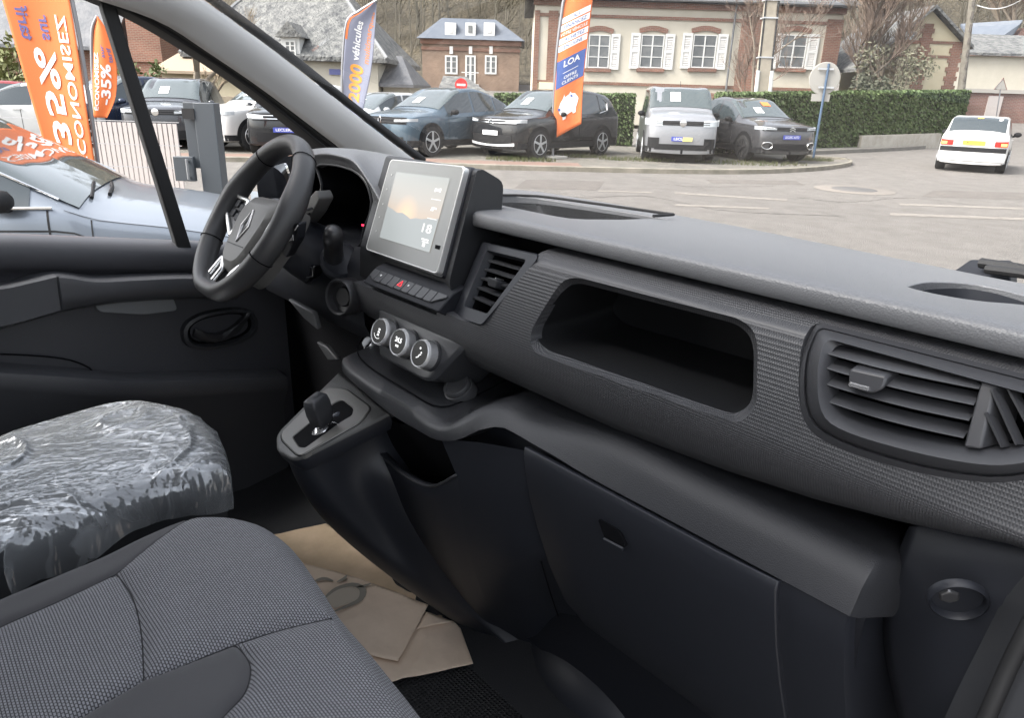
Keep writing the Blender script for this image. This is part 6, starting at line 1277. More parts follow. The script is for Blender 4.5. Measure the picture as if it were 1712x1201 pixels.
# letters by the slot and the small lamp window
gu = (PG(545, 660)-PG(475, 725)).normalized(); gv = pln.cross(gu)
mb = MB()
for i, (x, y, s) in enumerate(((497, 708, 'R'), (504, 703, 'N'), (512, 697, 'D'), (494, 712, 'v'), (508, 707, 'M'))): text_mb(s, lambda a, c: PG(x, y, .0030)+gv*-a+gu*c, h=.0095, mb=mb)
mb.build('gate_letters', M_white, gt, smooth=0)
b = MB(); b.prism(rpoly([PG(535, 675, .003), PG(549, 662, .003), PG(557, 666, .003), PG(543, 679, .003)], .002, 3), -pln*.002); b.build('lamp_window', mat('lamp_win', (.05, .05, .04), .3), gt)
b = MB(); b.box(PG(541, 675, .0034), (.004, .003, .0006), (gu, gv, pln)); b.build('lamp_mark', mat('lamp_yellow', (.7, .55, .05), .4, emit=((1, .8, .1), .5)), gt)
# gear selector
gs = empty('gear_selector', PG(540, 712, -.02), 'stubby black gear selector with chrome collar standing in the gear gate', 'gear lever')
k0 = PG(541, 722, -.006); kt = P(527, 663, Y=k0.y-.014)
ax_ = (kt-k0); kl = ax_.length; ax_.normalize(); ku = (gu-ax_*gu.dot(ax_)).normalized(); kv = ax_.cross(ku)
b = MB(); rw = []
for t, a, c, sh in ((.20, .012, .010, 0), (.3, .0165, .0135, .001), (.55, .020, .0145, .001), (.8, .0205, .0135, 0), (.95, .0190, .012, -.001), (1.0, .015, .008, -.001)):
    o = k0+ax_*kl*t+ku*sh; rw.append(rpoly([o+ku*a+kv*c, o-ku*a+kv*c, o-ku*a-kv*c, o+ku*a-kv*c], .005, 4))
b.grid(rw, cu=True); b.cap(rw[0][::-1]); b.cap(rw[-1]); b.build('selector_grip', M_smooth, gs, smooth=50)
b = MB(); b.lathe([(.018, -.02), (.021, -.002), (.0195, .006), (.013, .013), (.010, .016)], k0-pln*.004-gu*.004, ax_, 24); b.build('chrome_collar', M_chrome, gs, smooth=50)
b = MB(); b.tube([PG(553, 708, -.012), PG(567, 700, -.008), PG(577, 693, -.012)], [.012, .013, .008], 12); b.build('smoked_boot', mat('smoked', (.05, .055, .065), .15), gs, smooth=60)
b = MB(); b.tube([PG(548, 719, -.001), PG(556, 706, .001), PG(566, 709, 0), PG(572, 703, .0)], .0012, 6); b.build('collar_trim', M_chrome, gs)

# console body
Lp = [(470, 752), (480, 790), (500, 832), (532, 872), (600, 930), (700, 1002), (800, 1066), (890, 1112), (960, 1140)]
LX = [-.225, -.225, -.23, -.235, -.22, -.18, -.10, -.02, .04]
Lc = crv([P(x, y, X=k) for (x, y), k in zip(Lp, LX)], 26)
Np = [(500, 770), (530, 806), (560, 846), (600, 892), (665, 955), (745, 1020), (830, 1075), (905, 1115), (970, 1142)]
NX = [-.16, -.155, -.15, -.145, -.12, -.075, -.01, .04, .08]
Nc = crv([P(x, y, X=k) for (x, y), k in zip(Np, NX)], 26)
Mp = [(565, 735), (585, 785), (608, 830), (640, 885), (685, 940), (735, 990), (800, 1045), (850, 1088), (888, 1115)]
MY = [.52, .545, .565, .595, .63, .672, .722, .757, .78]
Mc = crv([P(x, y, Y=k) for (x, y), k in zip(Mp, MY)], 26)
Qp = [(640, 705), (642, 760), (655, 800), (675, 855), (708, 910), (755, 972), (812, 1040), (858, 1085), (892, 1115)]
QY = [.60, .595, .592, .612, .642, .685, .735, .770, .79]
Qc = crv([P(x, y, Y=k) for (x, y), k in zip(Qp, QY)], 26)
b = MB(); b.grid([[p+V((-.02, .08, 0)) for p in Lc], Lc, [p.lerp(q, .5)+V((.0, -.006, 0)) for p, q in zip(Lc, Nc)], Nc, Mc, Qc, [p+V((-.012+.055*smooth(5, 14, i), .055, 0)) for i, p in enumerate(Qc)]])
cb_ = b.build('console_body', M_plas, cons, smooth=180); cb_.modifiers.new('s', 'SUBSURF').render_levels = 2
# rounded front of the console with the pocket mouth
CT = [(.45, .83), (.5, .80), (.6, .748), (.7, .690), (.8, .640), (.9, .600), (1.0, .572), (1.06, .563), (1.13, .560), (1.2, .560)]
GT = [(.45, .95), (.6, .86), (.7, .80), (.81, .73), (.85, .68), (.91, .64), (.98, .612), (1.04, .594), (1.09, .582), (1.13, .576), (1.2, .576)]
def PCo(px, py, dy=0.0, mixg=0.0):
    y = .6
    for _ in range(30): p = P(px, py, Y=y); y += (interp(CT, p.z)*(1-mixg)+interp(GT, p.z)*mixg+dy-y)*.35
    return P(px, py, Y=y)
cA = [(632, 755), (640, 790), (658, 850), (690, 905), (740, 970), (800, 1040), (850, 1085), (885, 1115)]
cA2 = [(668, 791), (676, 822), (690, 875), (716, 930), (758, 988), (810, 1050), (856, 1092), (888, 1119)]
cA3 = [(718, 816), (726, 838), (738, 890), (756, 945), (782, 1000), (822, 1058), (864, 1098), (894, 1122)]
cB = [(764, 797), (768, 822), (776, 880), (790, 940), (808, 995), (838, 1055), (875, 1102), (902, 1127)]
cD = [(825, 776), (829, 812), (838, 870), (852, 940), (872, 1000), (900, 1060), (930, 1108), (955, 1135)]
cC = [(884, 757), (889, 805), (897, 870), (911, 942), (930, 1005), (952, 1062), (974, 1108), (985, 1138)]
gA, gA2, gA3, gB, gD, gC = [crv([PCo(x, y, dy, mg) for x, y in q], 30) for q, dy, mg in ((cA, .020, 0), (cA2, .004, 0), (cA3, 0, 0), (cB, 0, .12), (cD, 0, .5), (cC, .004, 1))]
cols = []
for k in range(30):
    cols.append(crv([gA[k], gA2[k], gA3[k], gB[k]], 24))
pk = cols
lip = [p+V((0, .010, .004)) for p in pk[0]]; inn = [p+V((0, .02, -.05)) for p in pk[0]]
b = MB(); b.grid([inn, lip, [p+V((0, .002, .004)) for p in pk[0]]]+pk); po = b.build('side_pocket', M_plas, cons, smooth=180)
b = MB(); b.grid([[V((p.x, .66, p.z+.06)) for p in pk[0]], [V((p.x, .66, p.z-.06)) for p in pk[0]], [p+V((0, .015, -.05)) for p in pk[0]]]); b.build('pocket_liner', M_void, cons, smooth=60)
hl = crv([p+V((0, -.001, .003)) for p in pk[0]], 20); b = MB(); b.tube(hl, .0022, 6); b.build('pocket_rim', M_smooth, po, smooth=180)
# filler between pocket and glovebox under the shelf
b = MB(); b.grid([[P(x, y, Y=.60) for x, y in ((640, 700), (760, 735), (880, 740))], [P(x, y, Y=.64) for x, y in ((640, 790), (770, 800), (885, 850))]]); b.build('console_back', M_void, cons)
b = MB(); rowsc = []
for i in range(30): rowsc.append(crv([gB[i], gD[i], gC[i]], 14)+[gC[i]+V((.03, .012, 0))])
tr_ = crv([PCo(738, 735), PCo(806, 741), PCo(884, 755, .004, 1)], 14)
top_ = [[q.lerp(r, t) for q, r in zip(tr_, rowsc[0][:14])]+[gC[0]+V((.03, .012, .002))] for t in (0, .33, .66)]
b.grid(top_+rowsc); ck = b.build('console_cheek', M_plas, cons, smooth=180)
b = MB(); b.tube([PCo(x, y, .001, .93) for x, y in ((905, 940), (918, 985), (936, 1040), (952, 1080))], .0012, 5); b.build('cheek_seam', M_void, ck)
# heater hump on the floor
b = MB(); mo = P(980, 1150, Z=.58); rws = []
for i in range(9):
    t = i/8; rws.append([mo+V((math.cos(a)*.20*math.cos(t*1.5), math.sin(a)*.14*math.cos(t*1.5)+.08, math.sin(t*1.5)*.10-.03)) for a in [2*math.pi*k/24 for k in range(24)]])
b.grid(rws, cu=True); b.build('floor_hump', M_plas, van, smooth=180)

# ---------------------------------------------------------------- driver side: binnacle, column, wheel
YH = .655
crest = [(518, 259), (545, 251), (580, 249), (622, 254), (660, 263)]
hb0 = crv([P(x, y, Y=.80) for x, y in ((505, 250), (545, 246), (590, 247), (640, 256), (700, 275))], 24)
hf = [(508, 262), (521, 258), (543, 256), (573, 262), (587, 268), (600, 283), (630, 332), (640, 360)]
hi = [(529, 279), (540, 275), (560, 276), (583, 282), (597, 289), (610, 302), (618, 320), (621, 345)]
hf3 = crv([P(x, y, Y=YH) for x, y in hf], 24); hi3 = crv([P(x, y, Y=YH+.012) for x, y in hi], 24)
b = MB(); b.grid([[p+V((0, .10, -.02)) for p in hb0], hb0, [p.lerp(q, .5)+V((0, 0, .004)) for p, q in zip(hb0, hf3)], [p+V((0, .012, .002)) for p in hf3], hf3, [p.lerp(q, .5)+V((0, .004, 0)) for p, q in zip(hf3, hi3)], hi3, [p+V((0, .012, -.003)) for p in hi3]])
hood = b.build('instrument_hood', M_pad, dash, smooth=60); hood.modifiers.new('s', 'SUBSURF').render_levels = 2
# opening outline of the binnacle
io = [(529, 279), (538, 275), (560, 276), (583, 282), (597, 289), (610, 302), (618, 320), (621.5, 340), (618, 360), (608, 385), (602, 410), (570, 420), (530, 405), (516, 378), (517, 362), (527, 345), (535, 328), (538, 310)]
IO = crv([P(x, y, Y=YH+.014) for x, y in io+[io[0]]], 60)[:-1]; ic = sum(IO, V())/len(IO)
b = MB(); b.tube(IO, .0028, 8, closed=True); b.build('binnacle_rim', M_smooth, dash, smooth=180)
b = MB(); bk = [p.lerp(ic, .08)+V((0, .10, -.01)) for p in IO]; b.grid([IO, bk], cu=True); b.cap(bk); cl = b.build('instrument_cluster', M_void, dash, smooth=60)
rc = P(608, 377, Y=YH+.02); b = MB(); b.bar(rc+V((-.006, 0, 0)), rc+V((.006, 0, 0)), .002, .003); b.bar(rc+V((.002, 0, -.003)), rc+V((.002, 0, .005)), .002, .002); b.build('warning_lamp', mat('lamp_red', (.8, .02, .05), .4, emit=((1, .03, .08), .9)), cl)
# driver side lower dash and left vent
b = MB(); sideprof = [(.90, 1.33), (.69, 1.33), (.66, 1.32), (.64, 1.29), (.62, 1.24), (.622, 1.20), (.64, 1.16), (.70, 1.13), (.77, 1.12)]
b.grid([[V((x, y+(.06 if x < -.8 else 0), z)) for y, z in sideprof] for x in (-.93, -.86, -.7, -.5, -.36, -.285, -.235)]); b.build('driver_panel', M_dark, dash, smooth=60)
b = MB(); q = [P(x, y, Y=.62) for x, y in ((504, 345), (528, 318), (534, 332), (522, 356), (508, 374), (497, 372))]; b.prism(rpoly(q, .004, 3), (0, .03, 0)); dvv = b.build('side_vent', mat('pale_vent', (.12, .12, .118), .5), dash, bevel=.002)
for k in range(3): A = P(502+4*k, 370-9*k, Y=.615); b = MB(); b.bar(A, A+V((.03, 0, .008)), .003, .004); b.build('slat', M_dark, dvv)
b = MB(); q = [P(x, y, Y=.61) for x, y in ((503, 440), (511, 437), (523, 445), (524, 460), (513, 473), (500, 468))]; b.prism(rpoly(q, .004, 3), (0, .02, 0)); sw = b.build('headlamp_switch', M_gloss, dash, bevel=.002)
b = MB(); b.tube([P(x, y, Y=.609) for x, y in ((502, 466), (507, 441), (522, 448), (523, 462))], .0009, 5, closed=True); b.build('switch_trim', M_satin, sw)
for x_, y_, Y_ in ((520, 575, .80), (548, 590, .82)):
    b = MB(); p = P(x_, y_, Y=Y_); b.prism(rpoly([p+V((-.03, 0, .03)), p+V((.03, 0, .03)), p+V((.03, -.01, -.03)), p+V((-.03, -.01, -.03))], .008, 3), (0, .02, 0)); pe = b.build('pedal', mat('pedal_rubber', (.06, .06, .062), .7), dash, bevel=.002)
    b = MB(); b.tube([p+V((0, .02, 0)), p+V((0, .10, .12))], .008, 6); b.build('pedal_arm', M_dark, pe)
for q_, Y_ in ((((480, 500), (522, 522), (530, 552), (508, 533)), .60), (((528, 572), (545, 580), (564, 602), (548, 603)), .66)):
    b = MB(); b.prism([P(x, y, Y=Y_) for x, y in q_], (0, .012, 0)); b.build('knee_trim', mat('knee_plastic', (.075, .076, .078), .5), dash, bevel=.003)
# round cap and lower cubby by the column
rc = P(567, 497, Y=.585); b = MB(); b.lathe([(.034, -.03), (.034, .0), (.031, .004), (.028, .002), (.026, -.010), (.018, -.012), (.016, -.008)], rc, V((.25, -.95, .15)), 32); b.build('column_ring', mat('ring_plastic', (.02, .02, .022), .4), dash, smooth=40)
# steering column with stalk
colm = empty('steering_column', (-.5, .66, 1.2), 'black steering column shroud with a fat stalk pointing at the passenger side', 'steering column')
wc = P(421, 363, X=-.47)
wt = P(495, 232, X=-.47); wb = P(347, 497, X=-.47)
tv = (wt-wb).normalized(); wu = V((math.cos(R_(-6)), math.sin(R_(-6)), 0)); wu = (wu-tv*wu.dot(tv)).normalized(); wn = wu.cross(tv)
if wn.y > 0: wn = -wn
b = MB(); b.tube([wc-wn*.05, wc-wn*.12, wc-wn*.20], [.045, .058, .065], 16); b.build('column_shroud', M_plas, colm, smooth=60)
s0 = P(558, 425, Y=.62); s1 = P(557, 398, Y=.585); s2 = P(557, 386, Y=.58)
b = MB(); b.lathe([(.036, -.02), (.036, 0), (.030, .004), (.024, .001)], s0+V((0, .012, -.012)), (s1-s0), 24); b.build('stalk_collar', M_plas, colm, smooth=40)
b = MB(); b.tube([s0+(s0-s1)*.5, s0, s0.lerp(s1, .55), s1, s2, s2+(s2-s1)*.3], [.019, .018, .0165, .0175, .0145, .005], 20); b.build('stalk', mat('stalk_plastic', (.022, .022, .024), .35), colm, smooth=60)
p0, p1 = P(478, 410, Y=.52), P(500, 375, Y=.53); 
b = MB(); b.prism(rpoly([P(468, 418, Y=.53), P(474, 380, Y=.53), P(500, 372, Y=.53), P(497, 400, Y=.53), P(478, 432, Y=.53)], .005, 3), (-.01, .02, 0)); mstalk = b.build('switch_stalk', M_dark, colm, bevel=.003)
mb = MB()
for k in range(3): A = P(483+3.2*k, 393-.3*k, Y=.528); mb.bar(A, A+V((0, 0, -.010)), .0012, .0008, up=(1, 0, 0))
A = P(484, 403, Y=.528); mb.bar(A, A+V((.006, 0, .004)), .0015, .0008); mb.bar(P(493, 385, Y=.528), P(498, 377, Y=.528), .0015, .0008)
mb.build('stalk_marks', M_white, mstalk, smooth=0)
# wheel
WR = (wt-wb).length/2+.002
whl = empty('steering_wheel', wc-wn*.03, 'black leather steering wheel with flat bottom and silver spokes in front of the driver seat', 'steering wheel')
def WP(a, r, d=0.0):
    x, z = math.cos(a)*r, math.sin(a)*r
    if z < -.885*WR: z = -.885*WR-(abs(z)-.885*WR)*.25
    return wc+wu*x+tv*z+wn*d
RX = 1.04
rim = [WP(2*math.pi*k/72, WR-.014) for k in range(72)]
b = MB(); rws = []
for k in range(72):
    a_ = 2*math.pi*k/72; er = wu*math.cos(a_)+tv*math.sin(a_); tk_ = 1+.16*max(0, 1-abs(math.sin(a_)-.25)/.35)*(abs(math.cos(a_)) > .5)
    rws.append([rim[k]+er*(.0162*math.cos(2*math.pi*q_/18))*tk_+wn*(.0212*math.sin(2*math.pi*q_/18))*tk_ for q_ in range(18)])
b.grid(rws, cu=True, cv=True); rimo = b.build('wheel_rim', M_leath, whl, smooth=180)
for a in (R_(52), R_(128), R_(205), R_(335)):
    b = MB(); c = WP(a, WR-.014); tg = (WP(a+.02, WR-.014)-WP(a-.02, WR-.014)).normalized(); er = (c-wc).normalized(); b.tube([c+er*.0172*math.cos(2*math.pi*q_/20)+wn*.0222*math.sin(2*math.pi*q_/20) for q_ in range(20)], .0009, 5, closed=True); b.build('rim_seam', M_void, rimo, smooth=60)
def wq(x, z, d): return wc+wu*x+tv*(z-.028)+wn*(d-.030)
hubo = [wq(x, z, .012) for x, z in ((-.080, .080), (.080, .080), (.093, .038), (.064, -.064), (.038, -.086), (-.038, -.086), (-.064, -.064), (-.093, .038))]
hr_ = rpoly(hubo, .02, 5); hc = sum(hr_, V())/len(hr_)
b = MB(); b.grid([[p-wn*.05 for p in hr_], [p-wn*.008 for p in hr_], [p.lerp(hc, .03) for p in hr_], [p.lerp(hc, .10)+wn*.010 for p in hr_], [p.lerp(hc, .28)+wn*.020 for p in hr_]], cu=True); b.cap([p.lerp(hc, .28)+wn*.020 for p in hr_]); hub = b.build('wheel_hub', mat('hub_plastic', (.10, .098, .094), .5), whl, smooth=30, bevel=.003)
# diamond emblem
def dia(h, wd, d): return [wq(0, .008+h, d), wq(wd, .008, d), wq(0, .008-h, d), wq(-wd, .008, d)]
b = MB(); b.tube(dia(.033, .0195, .0335), .0016, 6, closed=True); b.tube([wq(0, .008+.033, .0335), wq(.0095, .008, .0335), wq(0, .008-.018, .0335)], .0014, 6); b.tube([wq(0, .008-.033, .0335), wq(-.0095, .008, .0335), wq(0, .008+.018, .0335)], .0014, 6); b.build('emblem', M_satin, hub, smooth=0)
b = MB(); b.bar(wq(-.045, -.032, .0325), wq(.045, -.032, .0325), .0016, .001, up=wn); b.build('hub_crease', M_dark, hub)
b = MB(); b.box(wq(.02, -.062, .0215), (.006, .003, .001), (wu, tv, wn)); b.build('airbag_mark', M_void, hub)
for s in (-1, 1):
    q = [wq(s*.082, .060, .018), wq(s*.150, .062, .026), wq(s*.168, .036, .028), wq(s*.080, -.020, .018)]; qc = sum(q, V())/4
    b = MB(); b.prism(rpoly(q, .012, 4), -wn*.02); sp_ = b.build('spoke', M_smooth, whl, bevel=.003)
    b = MB(); rq = rpoly([p+wn*.0025 for p in q], .012, 4); b.tube(rq, .0048, 8, closed=True); b.build('spoke_trim', mat('spoke_silver', (.75, .75, .74), .25, metal=.9), sp_, smooth=180)
    for i in range(2):
        for j in range(2):
            c = wq(s*(.096+.026*i), .042-.020*j+.006*i, .0235+.002*i); b = MB(); b.box(c, (.022, .016, .004), (wu, tv, wn)); b.build('spoke_button', M_dark, sp_, bevel=.002)
for s in (-1, 1):
    q = [wq(s*.056, -.060, .018), wq(s*.030, -.080, .018), wq(s*.030, -.130, .026), wq(s*.070, -.124, .026)]
    b = MB(); b.prism(rpoly(q, .006, 3), -wn*.014); sp_ = b.build('lower_spoke', M_smooth, whl, bevel=.003)
    b = MB(); b.tube(rpoly([p+wn*.002 for p in q], .006, 3), .0064, 8, closed=True); b.build('spoke_trim', MATS['spoke_silver'], sp_, smooth=180)
b = MB(); b.bar(wq(-.03, -.126, .028), wq(.03, -.126, .028), .014, .006, up=wn); b.build('bridge_trim', MATS['spoke_silver'], whl, bevel=.002)

# ---------------------------------------------------------------- seats
def fabric(name, c1, c2, sx, sy, rot=0.0):
    if name in MATS: return MATS[name]
    m = bpy.data.materials.new(name); m.use_nodes = True; nt = m.node_tree; bs = nt.nodes['Principled BSDF']; bs.inputs['Roughness'].default_value = .9; bs.inputs['Sheen Weight'].default_value = .15
    g = nn(nt, 'ShaderNodeNewGeometry'); mp = nn(nt, 'ShaderNodeMapping'); mp.inputs['Rotation'].default_value = (0, 0, rot); nt.links.new(g.outputs['Position'], mp.inputs[0])
    t = nn(nt, 'ShaderNodeTexBrick'); nt.links.new(mp.outputs[0], t.inputs[0]); t.inputs['Scale'].default_value = 1; t.inputs['Brick Width'].default_value = sx; t.inputs['Row Height'].default_value = sy
    t.inputs['Mortar Size'].default_value = sy*.22; t.inputs['Mortar Smooth'].default_value = .6; t.inputs['Color1'].default_value = (*c1, 1); t.inputs['Color2'].default_value = (*[c*.85 for c in c1], 1); t.inputs['Mortar'].default_value = (*c2, 1)
    nz = nn(nt, 'ShaderNodeTexNoise'); nz.inputs['Scale'].default_value = 900; nt.links.new(g.outputs['Position'], nz.inputs['Vector'])
    mx = nn(nt, 'ShaderNodeMix', data_type='RGBA', blend_type='MULTIPLY'); mx.inputs['Factor'].default_value = .6; nt.links.new(t.outputs[0], mx.inputs['A']); nt.links.new(nz.outputs[0], mx.inputs['B'])
    nt.links.new(mx.outputs['Result'], bs.inputs['Base Color'])
    bp = nn(nt, 'ShaderNodeBump'); bp.inputs['Strength'].default_value = .5; bp.inputs['Distance'].default_value = .0012; bp.invert = True; nt.links.new(t.outputs['Fac'], bp.inputs['Height']); nt.links.new(bp.outputs[0], bs.inputs['Normal'])
    MATS[name] = m; return m
M_fab = fabric('seat_fabric', (.46, .46, .49), (.06, .06, .066), .0046, .0033)
M_fabp = mat('seat_plain', (.085, .083, .087), .92, bump=('noise', 1200, .5, .001), sheen=.2)
bench = empty('bench_seat', (.2, .0, .56), 'grey woven fabric passenger bench seat nearest the camera', 'seat')
SZ = .972
def S(x, y, z=SZ): return P(x, y, Z=z)
def panel(T, B, L, R, name, m, puff=.010, n=30, mm=30, roll=0.0):
    rows = coons(T, B, L, R, n, mm)
    for j in range(mm):
        for i in range(n):
            u, v = i/(n-1), j/(mm-1); k = min(u, 1-u, v, 1-v); rows[j][i] = rows[j][i]+V((0, 0, puff*(1-math.exp(-k*14))-.003+.0022*noise.noise(rows[j][i]*16)*min(1, k*10)+.0016*math.sin(i*1.7)*math.exp(-k*30)*min(1, k*40)))
    return MB().grid(rows).build(name, m, bench, smooth=180)
zf_, zb = .955, .975
fr1 = [(310, 869), (350, 865), (392, 866), (420, 873), (443, 886), (470, 908), (492, 935), (525, 985), (555, 1032)]
seam1 = [(310, 870), (260, 902), (195, 958)]
seamv = [(195, 958), (222, 1000), (236, 1060), (240, 1143)]
seamh = [(240, 1143), (310, 1110), (395, 1076), (470, 1052), (555, 1032)]
pA = panel([S(*p) for p in seam1[::-1]], [S(*p) for p in seamh], [S(*p) for p in seamv], [S(*p) for p in fr1], 'fabric_panel', M_fab, .014)
pB = panel([S(*p) for p in [(-220, 1150), (-100, 1098), (0, 1047), (100, 1003), (195, 958)]], [S(*p) for p in [(-40, 1300), (60, 1250), (150, 1190), (240, 1143)]], [S(*p) for p in [(-220, 1150), (-130, 1230), (-40, 1300)]], [S(*p) for p in seamv], 'fabric_panel', M_fab, .012)
pC = panel([S(*p) for p in [(-220, 1098), (-100, 1046), (0, 1000), (180, 926), (308, 868)]], [S(*p) for p in [(-220, 1150), (-100, 1098), (0, 1047), (195, 958), (308, 870)]], [S(*p) for p in [(-220, 1098), (-220, 1150)]], [S(*p) for p in [(308, 868), (309, 869)]], 'side_bolster', M_fabp, .006, mm=10)
pD = panel([S(*p) for p in [(240, 1143), (310, 1110), (393, 1077)]], [S(*p) for p in [(60, 1250), (150, 1290), (300, 1290)]], [S(*p) for p in [(240, 1143), (150, 1190), (60, 1250)]], [S(*p) for p in [(393, 1077), (412, 1098), (419, 1122), (408, 1160), (370, 1201), (300, 1290)]], 'plain_panel', M_fabp, .010)
pE = panel([S(*p) for p in [(393, 1077), (470, 1052), (555, 1032)]], [S(*p) for p in [(300, 1290), (500, 1320), (760, 1300)]], [S(*p) for p in [(393, 1077), (412, 1098), (419, 1122), (408, 1160), (370, 1201), (300, 1290)]], [S(*p) for p in [(555, 1032), (600, 1085), (650, 1148), (692, 1203), (760, 1300)]], 'fabric_panel', M_fab, .014)
# rolled front and side faces
ft = crv([S(*p)+V((0, 0, -.003)) for p in fr1+[(600, 1085), (650, 1148), (692, 1203), (760, 1300)]], 40)
nd = []
for i, p in enumerate(ft):
    t = ft[min(i+1, 39)]-ft[max(i-1, 0)]; d = V((-t.y, t.x, 0)).normalized(); d = d if d.y > 0 or d.x < -.5 else -d; nd.append(d)
b = MB(); b.grid([ft, [p+d*.012+V((0, 0, -.010)) for p, d in zip(ft, nd)], [p+d*.016+V((0, 0, -.04)) for p, d in zip(ft, nd)], [p+d*.008+V((0, 0, -.12)) for p, d in zip(ft, nd)], [p-d*.04+V((0, 0, -.30)) for p, d in zip(ft, nd)]]); b.build('front_roll', M_fab, bench, smooth=180)
sd_ = crv([S(*p)+V((0, 0, -.003)) for p in [(-220, 1098), (-100, 1046), (0, 1000), (180, 926), (310, 868)]], 20)
b = MB(); b.grid([sd_, [p+V((-.012, 0, -.01)) for p in sd_], [p+V((-.015, 0, -.10)) for p in sd_], [p+V((0, 0, -.40)) for p in sd_]]); b.build('side_valance', mat('seat_side', (.02, .02, .022), .8), bench, smooth=60)
for nm, sq_ in (('seam', seamv), ('seam', seamh), ('seam', seam1), ('seam', [(-100, 1098), (0, 1047), (100, 1003), (195, 958)]), ('seam', [(393, 1077), (412, 1098), (419, 1122), (408, 1160), (370, 1201)])):
    b = MB(); b.tube(crv([S(*p)+V((0, 0, -.004)) for p in sq_], 30), .0022, 6); b.build(nm, mat('thread', (.03, .03, .033), .9), bench, smooth=180)
b = MB(); b.prism([(-.10, -.5, .56), (.70, -.5, .56), (.70, .22, .56), (-.10, .22, .56)], (0, 0, .34)); b.build('seat_base', M_dark, bench, bevel=.02)
b = MB(); b.prism([(-.14, -.52, .93), (.72, -.52, .93), (.72, -.45, .93), (-.14, -.45, .93)], (0, -.12, .62)); b.build('backrest', M_fabp, bench, bevel=.03)

dseat = empty('driver_seat', (-.55, .0, .56), 'dark driver seat cushion wrapped in clear film beside the door', 'seat')
DZ = .975
def D(x, y, z=DZ): return P(x, y, Z=z)
dT = [(-160, 775), (-40, 742), (30, 714), (110, 692), (200, 668), (262, 674), (322, 687)]
dR = [(322, 687), (348, 710), (362, 740), (368, 772)]
dB = [(-60, 990), (0, 912), (60, 880), (140, 845), (230, 806), (300, 790), (368, 772)]
dL = [(-160, 775), (-120, 880), (-60, 990)]
def shrink(r, k): return r
T_, B_, L_, R2 = [[D(*p) for p in q] for q in (dT, dB, dL, dR)]
rows = coons(T_, B_, L_, R2, 34, 26)
for j in range(26):
    for i in range(34):
        u, v = i/33, j/25; k = min(u, 1-u, v, 1-v); rows[j][i] = rows[j][i]+V((0, 0, .014*(1-math.exp(-k*22))-.012))
M_dseat = mat('driver_seat_cloth', (.035, .037, .041), .5, bump=('leather', 700, .2, .0006))
edge = rows[-1]; edr = [r[-1] for r in rows]
b = MB(); b.grid(rows)
rim_ = [r[0] for r in rows][::-1]
loop = rows[0]+[r[-1] for r in rows][1:]+rows[-1][::-1][1:]
b2 = [p+V((0, 0, -.02)) for p in loop]; cdn = sum(loop, V())/len(loop)
b.grid([loop, [p+(p-cdn)*.02+V((0, 0, -.03)) for p in loop], [p+V((0, 0, -.12)) for p in loop], [p.lerp(cdn, .1)+V((0, 0, -.36)) for p in loop]])
b.build('seat_cushion', M_dseat, dseat, smooth=70)
b = MB(); b.prism([(-.80, -.5, .56), (-.3, -.5, .56), (-.3, .2, .56), (-.80, .2, .56)], (0, 0, .30)); b.build('seat_base', M_dark, dseat, bevel=.02)
b = MB(); b.prism([(-.82, -.45, .95), (-.3, -.45, .95), (-.3, -.37, .95), (-.82, -.37, .95)], (0, -.12, .65)); b.build('backrest', M_dseat, dseat, bevel=.03)
# crumpled clear film over the cushion
m = bpy.data.materials.new('film'); m.use_nodes = True; nt = m.node_tree; nt.nodes.clear()
o = nn(nt, 'ShaderNodeOutputMaterial'); t = nn(nt, 'ShaderNodeBsdfTransparent'); t.inputs[0].default_value = (.93, .95, .97, 1)
gg = nn(nt, 'ShaderNodeBsdfGlossy'); gg.inputs['Color'].default_value = (.95, .97, 1, 1); gg.inputs['Roughness'].default_value = .12
df = nn(nt, 'ShaderNodeBsdfDiffuse'); df.inputs['Color'].default_value = (.75, .78, .80, 1)
g = nn(nt, 'ShaderNodeMixShader'); g.inputs[0].default_value = .55; nt.links.new(gg.outputs[0], g.inputs[1]); nt.links.new(df.outputs[0], g.inputs[2])
geo = nn(nt, 'ShaderNodeNewGeometry')
wn_ = nn(nt, 'ShaderNodeTexNoise'); wn_.inputs['Scale'].default_value = 7; wn_.inputs['Detail'].default_value = 3; nt.links.new(geo.outputs['Position'], wn_.inputs['Vector'])
wv_ = nn(nt, 'ShaderNodeVectorMath', operation='MULTIPLY_ADD'); nt.links.new(wn_.outputs['Color'], wv_.inputs[0]); wv_.inputs[1].default_value = (.05, .05, .05); nt.links.new(geo.outputs['Position'], wv_.inputs[2])
def add_(x, y, op='ADD'):
    n = nn(nt, 'ShaderNodeMath', operation=op); nt.links.new(x, n.inputs[0]); nt.links.new(y, n.inputs[1]); return n.outputs[0]
hh_ = ee_ = None
